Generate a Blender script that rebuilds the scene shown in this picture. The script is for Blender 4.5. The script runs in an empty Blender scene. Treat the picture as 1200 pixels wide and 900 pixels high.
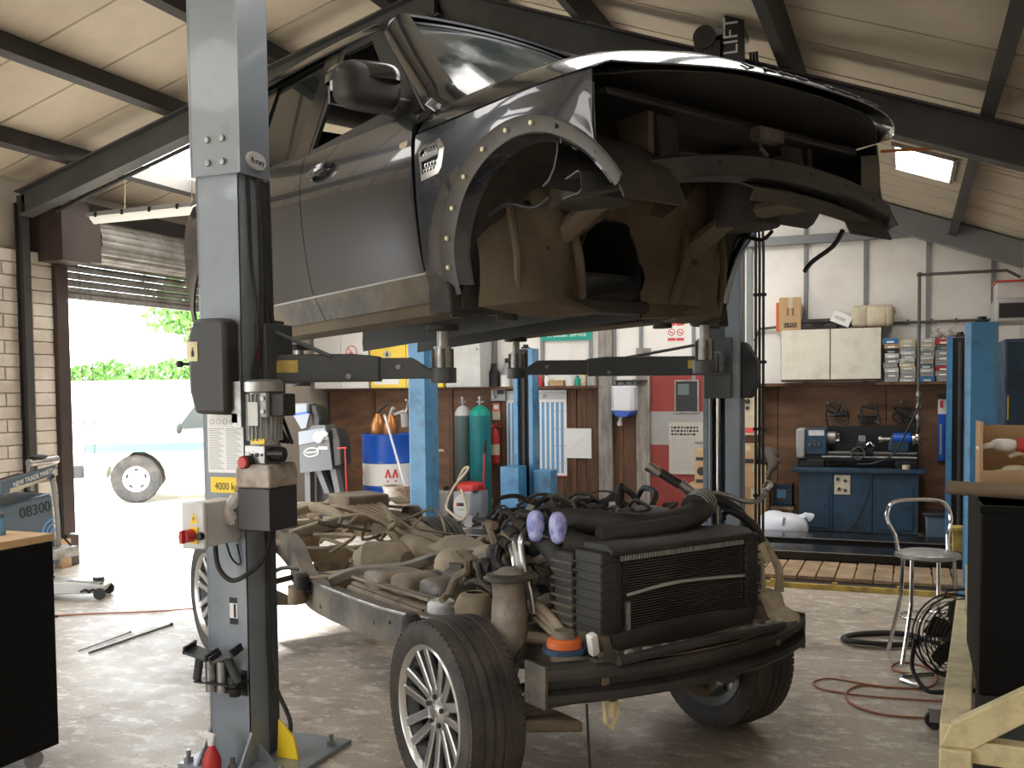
import bpy, bmesh, math, random
from mathutils import Vector, Matrix, Euler
SC = bpy.context.scene
COL = SC.collection
PI = math.pi
rad = math.radians
random.seed(7)

# ------------------------------------------------------------------ camera
# world frame: x = along the gable wall (0 = door wall, 8.9 = opposite wall), y = depth (0 = gable wall), z up
FPX, CAMH, PITCH, ROLL, CY = 1148.0, 1.69, rad(-2.676), rad(-0.602), 510.7
CAMP = Vector((7.750, -12.162, CAMH))
TH = rad(22)
def _rz(v, t):
    c, s = math.cos(t), math.sin(t)
    return Vector((v[0]*c - v[1]*s, v[0]*s + v[1]*c, v[2]))
_f = Vector((0, math.cos(PITCH), math.sin(PITCH))); _u = Vector((0, -math.sin(PITCH), math.cos(PITCH))); _r = Vector((1, 0, 0))
CR = _rz(_r*math.cos(ROLL) + _u*math.sin(ROLL), TH)
CU = _rz(-_r*math.sin(ROLL) + _u*math.cos(ROLL), TH)
CF = _rz(_f, TH)
cd = bpy.data.cameras.new('camera'); cam = bpy.data.objects.new('camera', cd); COL.objects.link(cam)
cam.matrix_world = Matrix(((CR.x, CU.x, -CF.x, CAMP.x), (CR.y, CU.y, -CF.y, CAMP.y), (CR.z, CU.z, -CF.z, CAMP.z), (0, 0, 0, 1)))
cd.sensor_width = 36; cd.sensor_fit = 'HORIZONTAL'; cd.lens = 36*FPX/1200; cd.shift_y = (CY-450)/1200
cd.clip_start = 0.05; cd.clip_end = 400
SC.camera = cam

# ------------------------------------------------------------------ light
SC.view_settings.view_transform = 'Standard'; SC.view_settings.look = 'None'
SC.view_settings.gamma = 1; SC.view_settings.use_curve_mapping = False
SC.view_settings.exposure = 0.48
SKY, SUN, SKYLIGHT = 7.5, 18.0, 4.2
wd = bpy.data.worlds.new('world'); SC.world = wd; wd.use_nodes = True
bg = wd.node_tree.nodes['Background']; bg.inputs[0].default_value = (0.84, 0.92, 1.0, 1); bg.inputs[1].default_value = SKY
sd = bpy.data.lights.new('sun', 'SUN'); sd.energy = SUN; sd.angle = rad(3); sd.color = (1, 0.985, 0.96)
so = bpy.data.objects.new('sun', sd); COL.objects.link(so)
so.rotation_euler = Vector((0.74, -0.42, -0.50)).to_track_quat('-Z', 'Y').to_euler()
def portal(loc, sx, sy, direction):
    l = bpy.data.lights.new('daylight_portal', 'AREA'); l.shape = 'RECTANGLE'; l.size = sx; l.size_y = sy; l.cycles.is_portal = True
    o = bpy.data.objects.new('daylight_portal', l); COL.objects.link(o); o.location = loc
    o.rotation_euler = Vector(direction).to_track_quat('-Z', 'Y').to_euler()
SC.cycles.max_bounces = 8; SC.cycles.diffuse_bounces = 5; SC.cycles.glossy_bounces = 4; SC.cycles.transmission_bounces = 6
SC.cycles.sample_clamp_indirect = 6.0; SC.cycles.caustics_reflective = False; SC.cycles.caustics_refractive = False

# ------------------------------------------------------------------ pixel -> place (a pixel gives a direction, a plane the distance)
def P(u, v, x=None, y=None, z=None):
    d = CF + CR*((u-600)/FPX) - CU*((v-CY)/FPX)
    if x is not None: t = (x-CAMP.x)/d.x
    elif y is not None: t = (y-CAMP.y)/d.y
    else: t = (z-CAMP.z)/d.z
    return CAMP + d*t
def WR(x0, y0, x1, y1, y=0.0):
    """pixel rectangle on the plane at depth y -> x0, x1, z0, z1"""
    c = (x0+x1)/2
    m = (y0+y1)/2
    return P(x0, m, y=y).x, P(x1, m, y=y).x, P(c, y1, y=y).z, P(c, y0, y=y).z

# ------------------------------------------------------------------ materials
def mat(name, col, rough=0.5, metal=0.0, var=0.0, vs=6.0, dirt=None, damt=0.5, ds=3.0, bump=0.0, bs=40.0, coat=0.0, spec=0.5, emit=0.0, alpha=1.0, trans=0.0, stretch=(1, 1, 1), rvar=0.0, dthr=0.5, world=False):
    m = bpy.data.materials.new(name); m.use_nodes = True; nt = m.node_tree; n = nt.nodes; L = nt.links
    b = n['Principled BSDF']
    b.inputs['Roughness'].default_value = rough; b.inputs['Metallic'].default_value = metal
    b.inputs['Coat Weight'].default_value = coat; b.inputs['Coat Roughness'].default_value = 0.04
    b.inputs['Specular IOR Level'].default_value = spec; b.inputs['Alpha'].default_value = alpha
    b.inputs['Transmission Weight'].default_value = trans
    c = tuple(col)+(1,)
    b.inputs['Base Color'].default_value = c
    if emit: b.inputs['Emission Color'].default_value = c; b.inputs['Emission Strength'].default_value = emit
    out = None
    if var or dirt or bump or rvar:
        g = n.new('ShaderNodeNewGeometry') if world else n.new('ShaderNodeTexCoord')
        mp = n.new('ShaderNodeMapping'); L.new(g.outputs['Position' if world else 'Object'], mp.inputs[0]); mp.inputs['Scale'].default_value = stretch
        def noise(s, det=5, r=0.6):
            q = n.new('ShaderNodeTexNoise'); q.inputs['Scale'].default_value = s; q.inputs['Detail'].default_value = det; q.inputs['Roughness'].default_value = r
            L.new(mp.outputs[0], q.inputs[0]); return q
        if var:
            q = noise(vs); mx = n.new('ShaderNodeMix'); mx.data_type = 'RGBA'
            mx.inputs[6].default_value = tuple(max(0, k*(1-var)) for k in col)+(1,); mx.inputs[7].default_value = tuple(min(1, k*(1+var)) for k in col)+(1,)
            L.new(q.outputs[0], mx.inputs[0]); out = mx.outputs[2]
        if dirt:
            q = noise(ds, 7, 0.65); rp = n.new('ShaderNodeValToRGB')
            rp.color_ramp.elements[0].position = dthr-0.12; rp.color_ramp.elements[1].position = dthr+0.14
            rp.color_ramp.elements[0].color = (0, 0, 0, 1); rp.color_ramp.elements[1].color = (damt, damt, damt, 1)
            L.new(q.outputs[0], rp.inputs[0])
            mx = n.new('ShaderNodeMix'); mx.data_type = 'RGBA'; L.new(rp.outputs[0], mx.inputs[0])
            if out: L.new(out, mx.inputs[6])
            else: mx.inputs[6].default_value = c
            mx.inputs[7].default_value = tuple(dirt)+(1,); out = mx.outputs[2]
            rr = n.new('ShaderNodeMapRange'); rr.inputs[3].default_value = rough; rr.inputs[4].default_value = min(1, max(rough, 0.8)); L.new(rp.outputs[0], rr.inputs[0]); L.new(rr.outputs[0], b.inputs['Roughness'])
        if out: L.new(out, b.inputs['Base Color'])
        if rvar:
            q = noise(ds*1.7); rr = n.new('ShaderNodeMapRange'); rr.inputs[3].default_value = max(0.02, rough-rvar); rr.inputs[4].default_value = min(1, rough+rvar); L.new(q.outputs[0], rr.inputs[0]); L.new(rr.outputs[0], b.inputs['Roughness'])
        if bump:
            q = noise(bs, 6); bp = n.new('ShaderNodeBump'); bp.inputs['Strength'].default_value = bump; bp.inputs['Distance'].default_value = 0.01
            L.new(q.outputs[0], bp.inputs['Height']); L.new(bp.outputs[0], b.inputs['Normal'])
    return m
DUST = (0.30, 0.235, 0.155)
MT = {}
def M(k): return MT[k]
def defmat(k, *a, **kw): MT[k] = mat(k, *a, **kw)
defmat('tan_panel', (0.62, 0.545, 0.43), 0.85, var=0.12, vs=1.5, dirt=(0.38, 0.32, 0.24), damt=0.5, ds=0.9)
defmat('steel_dark', (0.030, 0.029, 0.028), 0.6, var=0.3, dirt=(0.07, 0.06, 0.05), damt=0.5)
defmat('steel_rafter', (0.085, 0.085, 0.083), 0.55, var=0.2, dirt=(0.05, 0.05, 0.045), damt=0.6, ds=2)
defmat('white_panel', (0.86, 0.845, 0.82), 0.6, var=0.03, vs=2, dirt=(0.58, 0.54, 0.48), damt=0.35, ds=2.2, dthr=0.58)
defmat('batten', (0.22, 0.235, 0.25), 0.5, var=0.15)
defmat('ply_brown', (0.205, 0.105, 0.055), 0.7, var=0.35, vs=3, stretch=(1, 1, 4), dirt=(0.06, 0.035, 0.022), damt=0.7, ds=1.6)
defmat('plank_brown', (0.15, 0.072, 0.035), 0.7, var=0.4, vs=7, stretch=(5, 1, 0.6), dirt=(0.04, 0.022, 0.015), damt=0.7, ds=2.5, bump=0.3, bs=20)
defmat('plank_grey', (0.36, 0.34, 0.31), 0.75, var=0.25, vs=8, stretch=(3, 1, 0.6), dirt=(0.15, 0.12, 0.10), damt=0.7, ds=5, bump=0.3)
defmat('block_white', (0.66, 0.60, 0.53), 0.8, var=0.08, vs=4, dirt=(0.40, 0.33, 0.26), damt=0.6, ds=3, bump=0.25, bs=25)
defmat('mortar', (0.52, 0.47, 0.41), 0.9, var=0.1)
defmat('jamb', (0.045, 0.028, 0.024), 0.6, var=0.3)
defmat('shutter', (0.34, 0.33, 0.31), 0.45, metal=0.6, var=0.2, dirt=(0.12, 0.10, 0.08), damt=0.6, ds=4)
defmat('lift_grey', (0.235, 0.27, 0.305), 0.30, var=0.06, coat=0.3, dirt=(0.12, 0.11, 0.10), damt=0.35, ds=9, dthr=0.66)
defmat('lift_dark', (0.055, 0.065, 0.072), 0.38, var=0.15, dirt=(0.10, 0.09, 0.08), damt=0.4, ds=6)
defmat('lift_blue', (0.055, 0.22, 0.42), 0.35, var=0.12, coat=0.2, dirt=(0.05, 0.06, 0.07), damt=0.75, ds=7, dthr=0.62)
defmat('black', (0.012, 0.012, 0.012), 0.5)
defmat('black_gloss', (0.012, 0.012, 0.013), 0.22, rvar=0.08)
defmat('black_plastic', (0.018, 0.018, 0.018), 0.5, var=0.3, vs=20, dirt=(0.055, 0.049, 0.040), damt=0.55, ds=6)
defmat('rubber', (0.018, 0.018, 0.018), 0.65, var=0.2, dirt=(0.07, 0.06, 0.05), damt=0.5, ds=8)
defmat('tyre', (0.030, 0.029, 0.028), 0.72, var=0.25, vs=12, dirt=(0.12, 0.10, 0.08), damt=0.55, ds=5, bump=0.35, bs=70)
defmat('alloy', (0.62, 0.62, 0.62), 0.28, metal=0.9, var=0.08)
defmat('alloy_dark', (0.05, 0.05, 0.05), 0.5, metal=0.4)
defmat('chrome', (0.75, 0.75, 0.76), 0.12, metal=1.0)
defmat('steel', (0.40, 0.40, 0.39), 0.35, metal=0.9, var=0.2, dirt=(0.12, 0.09, 0.06), damt=0.5, ds=12)
defmat('dusty', (0.155, 0.125, 0.09), 0.8, var=0.35, vs=9, dirt=DUST, damt=0.85, ds=5, dthr=0.47, bump=0.35, bs=30)
defmat('dusty_light', (0.25, 0.205, 0.145), 0.85, var=0.25, vs=9, dirt=(0.40, 0.32, 0.22), damt=0.8, ds=4, dthr=0.5, bump=0.35, bs=30)
defmat('dusty_dark', (0.040, 0.036, 0.030), 0.65, var=0.4, vs=9, dirt=(0.16, 0.13, 0.09), damt=0.8, ds=6, bump=0.3, bs=30)
defmat('frame_black', (0.045, 0.046, 0.047), 0.4, var=0.3, dirt=(0.22, 0.185, 0.14), damt=0.85, ds=4.5, dthr=0.47)
defmat('alloy_cast', (0.34, 0.31, 0.27), 0.6, metal=0.4, var=0.3, vs=12, dirt=(0.17, 0.13, 0.09), damt=0.8, ds=7, bump=0.4)
defmat('paint', (0.034, 0.037, 0.044), 0.26, metal=0.45, coat=1.0, spec=0.5)
defmat('bonnet_paint', (0.060, 0.063, 0.070), 0.25, metal=0.5, coat=1.0)
defmat('sill_dirty', (0.05, 0.05, 0.05), 0.6, var=0.2, dirt=(0.20, 0.16, 0.11), damt=0.7, ds=5)
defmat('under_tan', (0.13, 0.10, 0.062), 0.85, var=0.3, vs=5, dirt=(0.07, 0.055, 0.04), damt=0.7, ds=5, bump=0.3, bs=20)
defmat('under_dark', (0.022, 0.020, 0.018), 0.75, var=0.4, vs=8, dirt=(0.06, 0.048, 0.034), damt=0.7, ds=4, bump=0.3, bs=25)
defmat('glass_dark', (0.010, 0.012, 0.012), 0.04, spec=0.22)
defmat('beam_black', (0.020, 0.020, 0.020), 0.42, var=0.3, dirt=(0.075, 0.065, 0.05), damt=0.5, ds=6, dthr=0.55)
defmat('flange', (0.042, 0.042, 0.044), 0.5, var=0.2, dirt=(0.12, 0.105, 0.085), damt=0.6, ds=7)
defmat('window_glass', (0.80, 0.88, 0.86), 0.03, trans=0.92, spec=0.5)
defmat('cream', (0.62, 0.56, 0.42), 0.55, var=0.12, vs=4, dirt=(0.35, 0.27, 0.16), damt=0.5, ds=6)
defmat('cream_paint', (0.66, 0.58, 0.33), 0.5, var=0.12, vs=6, dirt=(0.28, 0.20, 0.10), damt=0.6, ds=9, dthr=0.58)
defmat('white', (0.80, 0.80, 0.79), 0.5, var=0.04)
defmat('white_plastic', (0.72, 0.74, 0.80), 0.35)
defmat('light_grey', (0.62, 0.63, 0.62), 0.45, var=0.05, dirt=(0.35, 0.33, 0.3), damt=0.35, ds=6)
defmat('grey', (0.33, 0.33, 0.32), 0.5, var=0.1)
defmat('cab_white', (0.72, 0.69, 0.60), 0.5, var=0.06, dirt=(0.42, 0.36, 0.27), damt=0.5, ds=4, dthr=0.6)
defmat('yellow', (0.86, 0.60, 0.02), 0.4, var=0.04)
defmat('yellow_dirty', (0.62, 0.45, 0.10), 0.6, var=0.2, dirt=(0.12, 0.09, 0.05), damt=0.7, ds=8)
defmat('red', (0.50, 0.035, 0.03), 0.45, var=0.1)
defmat('red_door', (0.30, 0.040, 0.032), 0.5, var=0.12, vs=3, dirt=(0.12, 0.03, 0.025), damt=0.4, ds=4)
defmat('orange', (0.62, 0.13, 0.03), 0.5)
defmat('blue', (0.01, 0.09, 0.50), 0.35, var=0.08)
defmat('blue_mid', (0.03, 0.20, 0.50), 0.45)
defmat('lathe_blue', (0.018, 0.058, 0.105), 0.4, var=0.15, dirt=(0.012, 0.016, 0.02), damt=0.6, ds=5)
defmat('lathe_dark', (0.02, 0.022, 0.024), 0.4, var=0.2, metal=0.3)
defmat('teal', (0.0, 0.24, 0.27), 0.4, var=0.1, dirt=(0.05, 0.12, 0.12), damt=0.5, ds=4)
defmat('teal_grey', (0.10, 0.17, 0.18), 0.5, var=0.1, dirt=(0.13, 0.15, 0.13), damt=0.6, ds=3)
defmat('green_sign', (0.0, 0.34, 0.26), 0.45)
defmat('copper', (0.46, 0.19, 0.06), 0.35, metal=0.5, var=0.2)
defmat('cardboard', (0.50, 0.33, 0.18), 0.8, var=0.1, vs=5)
defmat('wood_light', (0.55, 0.36, 0.18), 0.6, var=0.2, vs=5, stretch=(1, 6, 6))
defmat('board', (0.40, 0.28, 0.17), 0.8, var=0.3, vs=6, dirt=(0.14, 0.095, 0.06), damt=0.7, ds=5, bump=0.3)
defmat('paper', (0.82, 0.82, 0.80), 0.7)
defmat('ink', (0.03, 0.03, 0.035), 0.7)
defmat('ink_grey', (0.35, 0.36, 0.38), 0.7)
defmat('ink_red', (0.65, 0.08, 0.08), 0.7)
defmat('ink_blue', (0.16, 0.36, 0.62), 0.7)
defmat('glove', (0.20, 0.22, 0.60), 0.45, var=0.3, vs=40, dirt=(0.62, 0.64, 0.85), damt=0.8, ds=30)
defmat('cloth_grey', (0.10, 0.085, 0.07), 0.9, var=0.3, bump=0.4)
defmat('plastic_bag', (0.70, 0.72, 0.78), 0.4, var=0.08, bump=0.2, bs=15)
defmat('pipe_grey', (0.10, 0.095, 0.09), 0.5, var=0.2)
defmat('clear_film', (0.62, 0.58, 0.56), 0.25, var=0.2, alpha=0.75)
defmat('trolley_blue', (0.10, 0.14, 0.18), 0.45, var=0.1)
defmat('cord_orange', (0.36, 0.12, 0.05), 0.5)
defmat('leaf', (0.10, 0.22, 0.035), 0.6, var=0.5, vs=3)
defmat('purple', (0.45, 0.12, 0.45), 0.5)
defmat('car_cream', (0.55, 0.55, 0.48), 0.35, coat=0.5)
defmat('car_green', (0.10, 0.27, 0.26), 0.4)
defmat('render_white', (0.80, 0.80, 0.78), 0.8)
defmat('unseen_skylight', (1.0, 0.98, 0.95), 0.5, emit=SKYLIGHT)  # for the extra rooflights out of view, added for daylight
defmat('skylight_bright', (1.0, 0.96, 0.90), 0.5, emit=SKYLIGHT*4)
defmat('added_skylight_mid', (1.0, 0.97, 0.92), 0.5, emit=SKYLIGHT*2.2)  # for the hidden rooflight added to brighten the back wall
defmat('tube_lens', (0.85, 0.84, 0.78), 0.3, emit=0.25)
defmat('cabinet_black', (0.004, 0.004, 0.004), 0.6, spec=0.15)

def floor_mat():
    m = bpy.data.materials.new('concrete_floor'); m.use_nodes = True; nt = m.node_tree; n = nt.nodes; L = nt.links; b = n['Principled BSDF']
    g = n.new('ShaderNodeNewGeometry')
    def noise(s, det=6, r=0.62, st=(1, 1, 1)):
        mp = n.new('ShaderNodeMapping'); mp.inputs['Scale'].default_value = st; L.new(g.outputs['Position'], mp.inputs[0])
        q = n.new('ShaderNodeTexNoise'); q.inputs['Scale'].default_value = s; q.inputs['Detail'].default_value = det; q.inputs['Roughness'].default_value = r; L.new(mp.outputs[0], q.inputs[0]); return q.outputs[0]
    def ramp(x, p0, p1):
        r = n.new('ShaderNodeValToRGB'); r.color_ramp.elements[0].position = p0; r.color_ramp.elements[1].position = p1; L.new(x, r.inputs[0]); return r.outputs[0]
    def mix(f, a, c):
        x = n.new('ShaderNodeMix'); x.data_type = 'RGBA'; L.new(f, x.inputs[0])
        for i, k in ((6, a), (7, c)):
            if isinstance(k, tuple): x.inputs[i].default_value = k+(1,)
            else: L.new(k, x.inputs[i])
        return x.outputs[2]
    base = mix(ramp(noise(0.7), 0.35, 0.65), (0.35, 0.29, 0.23), (0.49, 0.43, 0.355))
    base = mix(ramp(noise(7, 8, 0.7, (1, 1.6, 1)), 0.52, 0.60), base, (0.66, 0.62, 0.55))      # worn pale paint flakes
    base = mix(ramp(noise(22, 6, 0.7, (1, 2.2, 1)), 0.60, 0.66), base, (0.66, 0.62, 0.55))
    base = mix(ramp(noise(1.9, 7, 0.65), 0.56, 0.70), base, (0.15, 0.105, 0.07))                # oil stains
    base = mix(ramp(noise(48, 5, 0.7), 0.60, 0.66), base, (0.12, 0.095, 0.07))
    base = mix(ramp(noise(70, 4, 0.7, (1, 1.8, 1)), 0.62, 0.67), base, (0.70, 0.66, 0.60))
    L.new(base, b.inputs['Base Color'])
    rr = n.new('ShaderNodeMapRange'); rr.inputs[3].default_value = 0.25; rr.inputs[4].default_value = 0.75; L.new(noise(3.0, 6), rr.inputs[0]); L.new(rr.outputs[0], b.inputs['Roughness'])
    bp = n.new('ShaderNodeBump'); bp.inputs['Strength'].default_value = 0.35; bp.inputs['Distance'].default_value = 0.006; L.new(noise(18, 8, 0.7), bp.inputs['Height']); L.new(bp.outputs[0], b.inputs['Normal'])
    return m
MT['concrete'] = floor_mat()

# ------------------------------------------------------------------ mesh builder
class MB:
    def __init__(s, T=None): s.v = []; s.f = []; s.T = T or Matrix()
    def add(s, vs, fs):
        n = len(s.v); s.v += [s.T @ Vector(v) for v in vs]; s.f += [tuple(i+n for i in f) for f in fs]; return s
    def box(s, c, d, rot=None):
        x, y, z = d[0]/2, d[1]/2, d[2]/2
        vs = [Vector((i, j, k)) for i in (-x, x) for j in (-y, y) for k in (-z, z)]
        if rot:
            R = Euler(rot).to_matrix(); vs = [R @ v for v in vs]
        c = Vector(c); vs = [v+c for v in vs]
        return s.add(vs, [(0, 1, 3, 2), (4, 6, 7, 5), (0, 4, 5, 1), (2, 3, 7, 6), (0, 2, 6, 4), (1, 5, 7, 3)])
    def bb(s, x0, x1, y0, y1, z0, z1): return s.box(((x0+x1)/2, (y0+y1)/2, (z0+z1)/2), (abs(x1-x0), abs(y1-y0), abs(z1-z0)))
    def tube(s, pts, r, n=8, closed=False, cap=True, sm=0):
        pts = [Vector(p) for p in pts]
        if sm: pts = spline(pts, sm, closed)
        N = len(pts); rs = r if isinstance(r, (list, tuple)) else [r]*N
        if len(rs) != N: rs = [rs[min(len(rs)-1, int(i*(len(rs)-1)/(N-1)+.5))] for i in range(N)]
        t0 = (pts[1]-pts[0]).normalized(); up = Vector((0, 0, 1)) if abs(t0.z) < 0.9 else Vector((1, 0, 0))
        nn = (up - t0*up.dot(t0)).normalized(); vs = []; fs = []
        for i, p in enumerate(pts):
            if closed: t = (pts[(i+1) % N]-pts[i-1]).normalized()
            else: t = (pts[min(i+1, N-1)]-pts[max(i-1, 0)]).normalized()
            nn = nn - t*nn.dot(t)
            nn = nn.normalized() if nn.length > 1e-6 else t.orthogonal().normalized()
            bb = t.cross(nn)
            for k in range(n):
                a = 2*PI*k/n; vs.append(p + (nn*math.cos(a)+bb*math.sin(a))*rs[i])
        for i in range(N if closed else N-1):
            j = (i+1) % N
            for k in range(n): fs.append((i*n+k, i*n+(k+1) % n, j*n+(k+1) % n, j*n+k))
        if cap and not closed: fs += [tuple(range(n-1, -1, -1)), tuple((N-1)*n+k for k in range(n))]
        return s.add(vs, fs)
    def cyl(s, p0, p1, r, r1=None, n=16): return s.tube([p0, p1], [r, r if r1 is None else r1], n)
    def lathe(s, prof, n=24, c=(0, 0, 0), ax='z', closed=False):
        vs = []; fs = []; K = len(prof)
        for i in range(n):
            a = 2*PI*i/n; ca, sa = math.cos(a), math.sin(a)
            for (r, h) in prof:
                p = {'z': (r*ca, r*sa, h), 'y': (r*ca, h, -r*sa), 'x': (h, r*ca, r*sa)}[ax]
                vs.append(Vector(p)+Vector(c))
        for i in range(n):
            j = (i+1) % n
            for k in range(K if closed else K-1):
                l = (k+1) % K
                fs.append((i*K+k, j*K+k, j*K+l, i*K+l))
        return s.add(vs, fs)
    def prism(s, poly, y0, y1, ax='y'):
        """poly of 2-D points extruded along an axis (y: (x,z); x: (y,z); z: (x,y))"""
        def mk(p, h): return {'y': (p[0], h, p[1]), 'x': (h, p[0], p[1]), 'z': (p[0], p[1], h)}[ax]
        n = len(poly); vs = [mk(p, y0) for p in poly]+[mk(p, y1) for p in poly]
        return s.add(vs, [tuple(range(n-1, -1, -1)), tuple(range(n, 2*n))]+[(i, (i+1) % n, n+(i+1) % n, n+i) for i in range(n)])
    def grid(s, rows, th=0.0, closed=False):
        R = len(rows); C = len(rows[0]); vs = [v for r in rows for v in r]
        fs = [(i*C+j, i*C+(j+1) % C, (i+1)*C+(j+1) % C, (i+1)*C+j) for i in range(R-1) for j in range(C if closed else C-1)]
        return s.add(vs, fs)
    def loft(s, secs):
        s.grid(secs, closed=True); n = len(secs[0]); N = len(s.v)
        b = N-len(secs)*n
        s.f += [tuple(b+k for k in range(n-1, -1, -1)), tuple(N-n+k for k in range(n))]; return s
    def blob(s, c, d, n=12, m=8, p=2.0):
        """super-ellipsoid"""
        def sg(x): return math.copysign(abs(x)**(2/p), x)
        rows = []
        for i in range(m+1):
            t = -PI/2+PI*i/m
            rows.append([Vector(c)+Vector((d[0]*sg(math.cos(t))*sg(math.cos(2*PI*j/n)), d[1]*sg(math.cos(t))*sg(math.sin(2*PI*j/n)), d[2]*sg(math.sin(t)))) for j in range(n)])
        return s.grid(rows, closed=True)
def spline(pts, k, closed=False):
    out = []; N = len(pts)
    for i in range(N if closed else N-1):
        if closed: p0, p1, p2, p3 = pts[i-1], pts[i], pts[(i+1) % N], pts[(i+2) % N]
        else: p0, p1, p2, p3 = pts[max(i-1, 0)], pts[i], pts[i+1], pts[min(i+2, N-1)]
        for j in range(k):
            t = j/k
            out.append(0.5*((2*p1)+(p2-p0)*t+(2*p0-5*p1+4*p2-p3)*t*t+(3*p1-p0-3*p2+p3)*t**3))
    if not closed: out.append(pts[-1])
    return out
WM = {}
def obj(name, mb, m, parent=None, w=False, smooth=35, bevel=0.0, solid=0.0, offset=0.0, seg=2, mesh=None):
    me = mesh
    if me is None:
        me = bpy.data.meshes.new(name)
        vs = mb.v
        if w and parent is not None:
            inv = WM[parent].inverted(); vs = [inv @ v for v in vs]
        me.from_pydata([tuple(v) for v in vs], [], mb.f); me.validate()
        bm = bmesh.new(); bm.from_mesh(me); bmesh.ops.remove_doubles(bm, verts=bm.verts, dist=1e-5); bmesh.ops.recalc_face_normals(bm, faces=bm.faces); bm.to_mesh(me); bm.free()
        me.materials.append(MT[m] if isinstance(m, str) else m)
        if smooth:
            me.shade_smooth(); me.set_sharp_from_angle(angle=rad(smooth))
    o = bpy.data.objects.new(name, me); COL.objects.link(o)
    if parent is not None: o.parent = parent; WM[o] = WM[parent]
    else: WM[o] = Matrix()
    if solid:
        q = o.modifiers.new('solid', 'SOLIDIFY'); q.thickness = solid; q.offset = offset
        if smooth: q = o.modifiers.new('split', 'EDGE_SPLIT'); q.split_angle = rad(smooth)
    if bevel:
        q = o.modifiers.new('bevel', 'BEVEL'); q.width = bevel; q.segments = seg; q.limit_method = 'ANGLE'; q.angle_limit = rad(40)
    return o
def thing(name, label, cat, loc=(0, 0, 0), rz=0.0, group=None, rot=None):
    o = bpy.data.objects.new(name, None); COL.objects.link(o); o.empty_display_size = 0.1
    o.location = loc; o.rotation_euler = rot or (0, 0, rz); o['label'] = label; o['category'] = cat; o['kind'] = 'thing'
    if group: o['group'] = group
    WM[o] = Matrix.Translation(Vector(loc)) @ Euler(rot or (0, 0, rz)).to_matrix().to_4x4()
    return o
def tag(o, label, cat, group=None, kind=None):
    o['label'] = label; o['category'] = cat; o['kind'] = 'thing'
    if group: o['group'] = group
    if kind: o['kind'] = kind
    return o
def struct(name, mb, m, **kw):
    o = obj(name, mb, m, **kw); o['kind'] = 'structure'; return o
def copy_tree(root, loc, rz, label=None, group=None):
    r = root.copy(); COL.objects.link(r); r.location = loc; r.rotation_euler = (0, 0, rz)
    if label: r['label'] = label
    if group: r['group'] = group
    for ch in list(root.children):
        c = ch.copy(); COL.objects.link(c); c.parent = r
        for g in ch.children:
            d = g.copy(); COL.objects.link(d); d.parent = c
    return r
def text(name, s, size, m, parent, loc, rot=(PI/2, 0, 0), depth=0.002, sx=1.0, align='CENTER'):
    """flat lettering as a mesh; loc and rot are in the parent's frame"""
    cu = bpy.data.curves.new('txt', 'FONT'); cu.body = s; cu.size = size; cu.extrude = depth; cu.align_x = align; cu.align_y = 'CENTER'; cu.resolution_u = 3
    t = bpy.data.objects.new('txt', cu); me = bpy.data.meshes.new_from_object(t); bpy.data.objects.remove(t)
    me.transform(Matrix.Translation(Vector(loc)) @ Euler(rot).to_matrix().to_4x4() @ Matrix.Diagonal((sx, 1, 1, 1)))
    me.materials.clear(); me.materials.append(MT[m])
    o = bpy.data.objects.new(name, me); COL.objects.link(o)
    if parent is not None: o.parent = parent; WM[o] = WM[parent]
    return o
def sheet(name, m, parent, x0, x1, z0, z1, y, th=0.006, w=True, bevel=0.0):
    return obj(name, MB().bb(x0, x1, y-th, y, z0, z1), m, parent, w=w, bevel=bevel)
# ================================================================== the building
RX, FB = 8.9, -14.0
RIDGE, ZL0, ZR = 4.39, 3.74, 4.93
def zroof(x): return ZL0 + (ZR-ZL0)*x/RIDGE if x < RIDGE else ZR - 0.371*(x-RIDGE)
struct('floor', MB().bb(-0.25, RX+0.2, FB, 0.15, -0.15, 0), 'concrete')
MT['ground_out'] = mat('ground_out', (0.62, 0.57, 0.48), 0.9, var=0.15, vs=1.2, bump=0.3, bs=9, world=True)
struct('ground', MB().bb(-60, 40, -50, 60, -0.30, -0.16), 'ground_out')
struct('yard_apron', MB().bb(-30, -0.25, -14, 22, -0.16, -0.01), 'ground_out')

# roof sheets, one by one, cut around the rooflights
LIGHTS = [(0.62, 1.62, -4.88, -3.66), (7.62, 8.10, -3.25, -2.30), (5.05, 6.45, -3.1, -1.3), (0.9, 3.3, -9.7, -8.3), (5.6, 7.9, -8.1, -6.85), (5.6, 8.0, -12.2, -11.0), (0.9, 3.3, -12.6, -11.4)]  # first two are seen; the others are unseen, added for daylight
ceil = struct('ceiling', MB().add([(-0.3, FB, ZL0-0.08+0.16), (RIDGE, FB, ZR+0.16), (RIDGE, 0.15, ZR+0.16), (-0.3, 0.15, ZL0-0.08+0.16)], [(0, 1, 2, 3)]).add([(RIDGE, FB, ZR+0.16), (RX+0.3, FB, zroof(RX+0.3)+0.16), (RX+0.3, 0.15, zroof(RX+0.3)+0.16), (RIDGE, 0.15, ZR+0.16)], [(0, 1, 2, 3)]), 'steel_dark')
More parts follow.
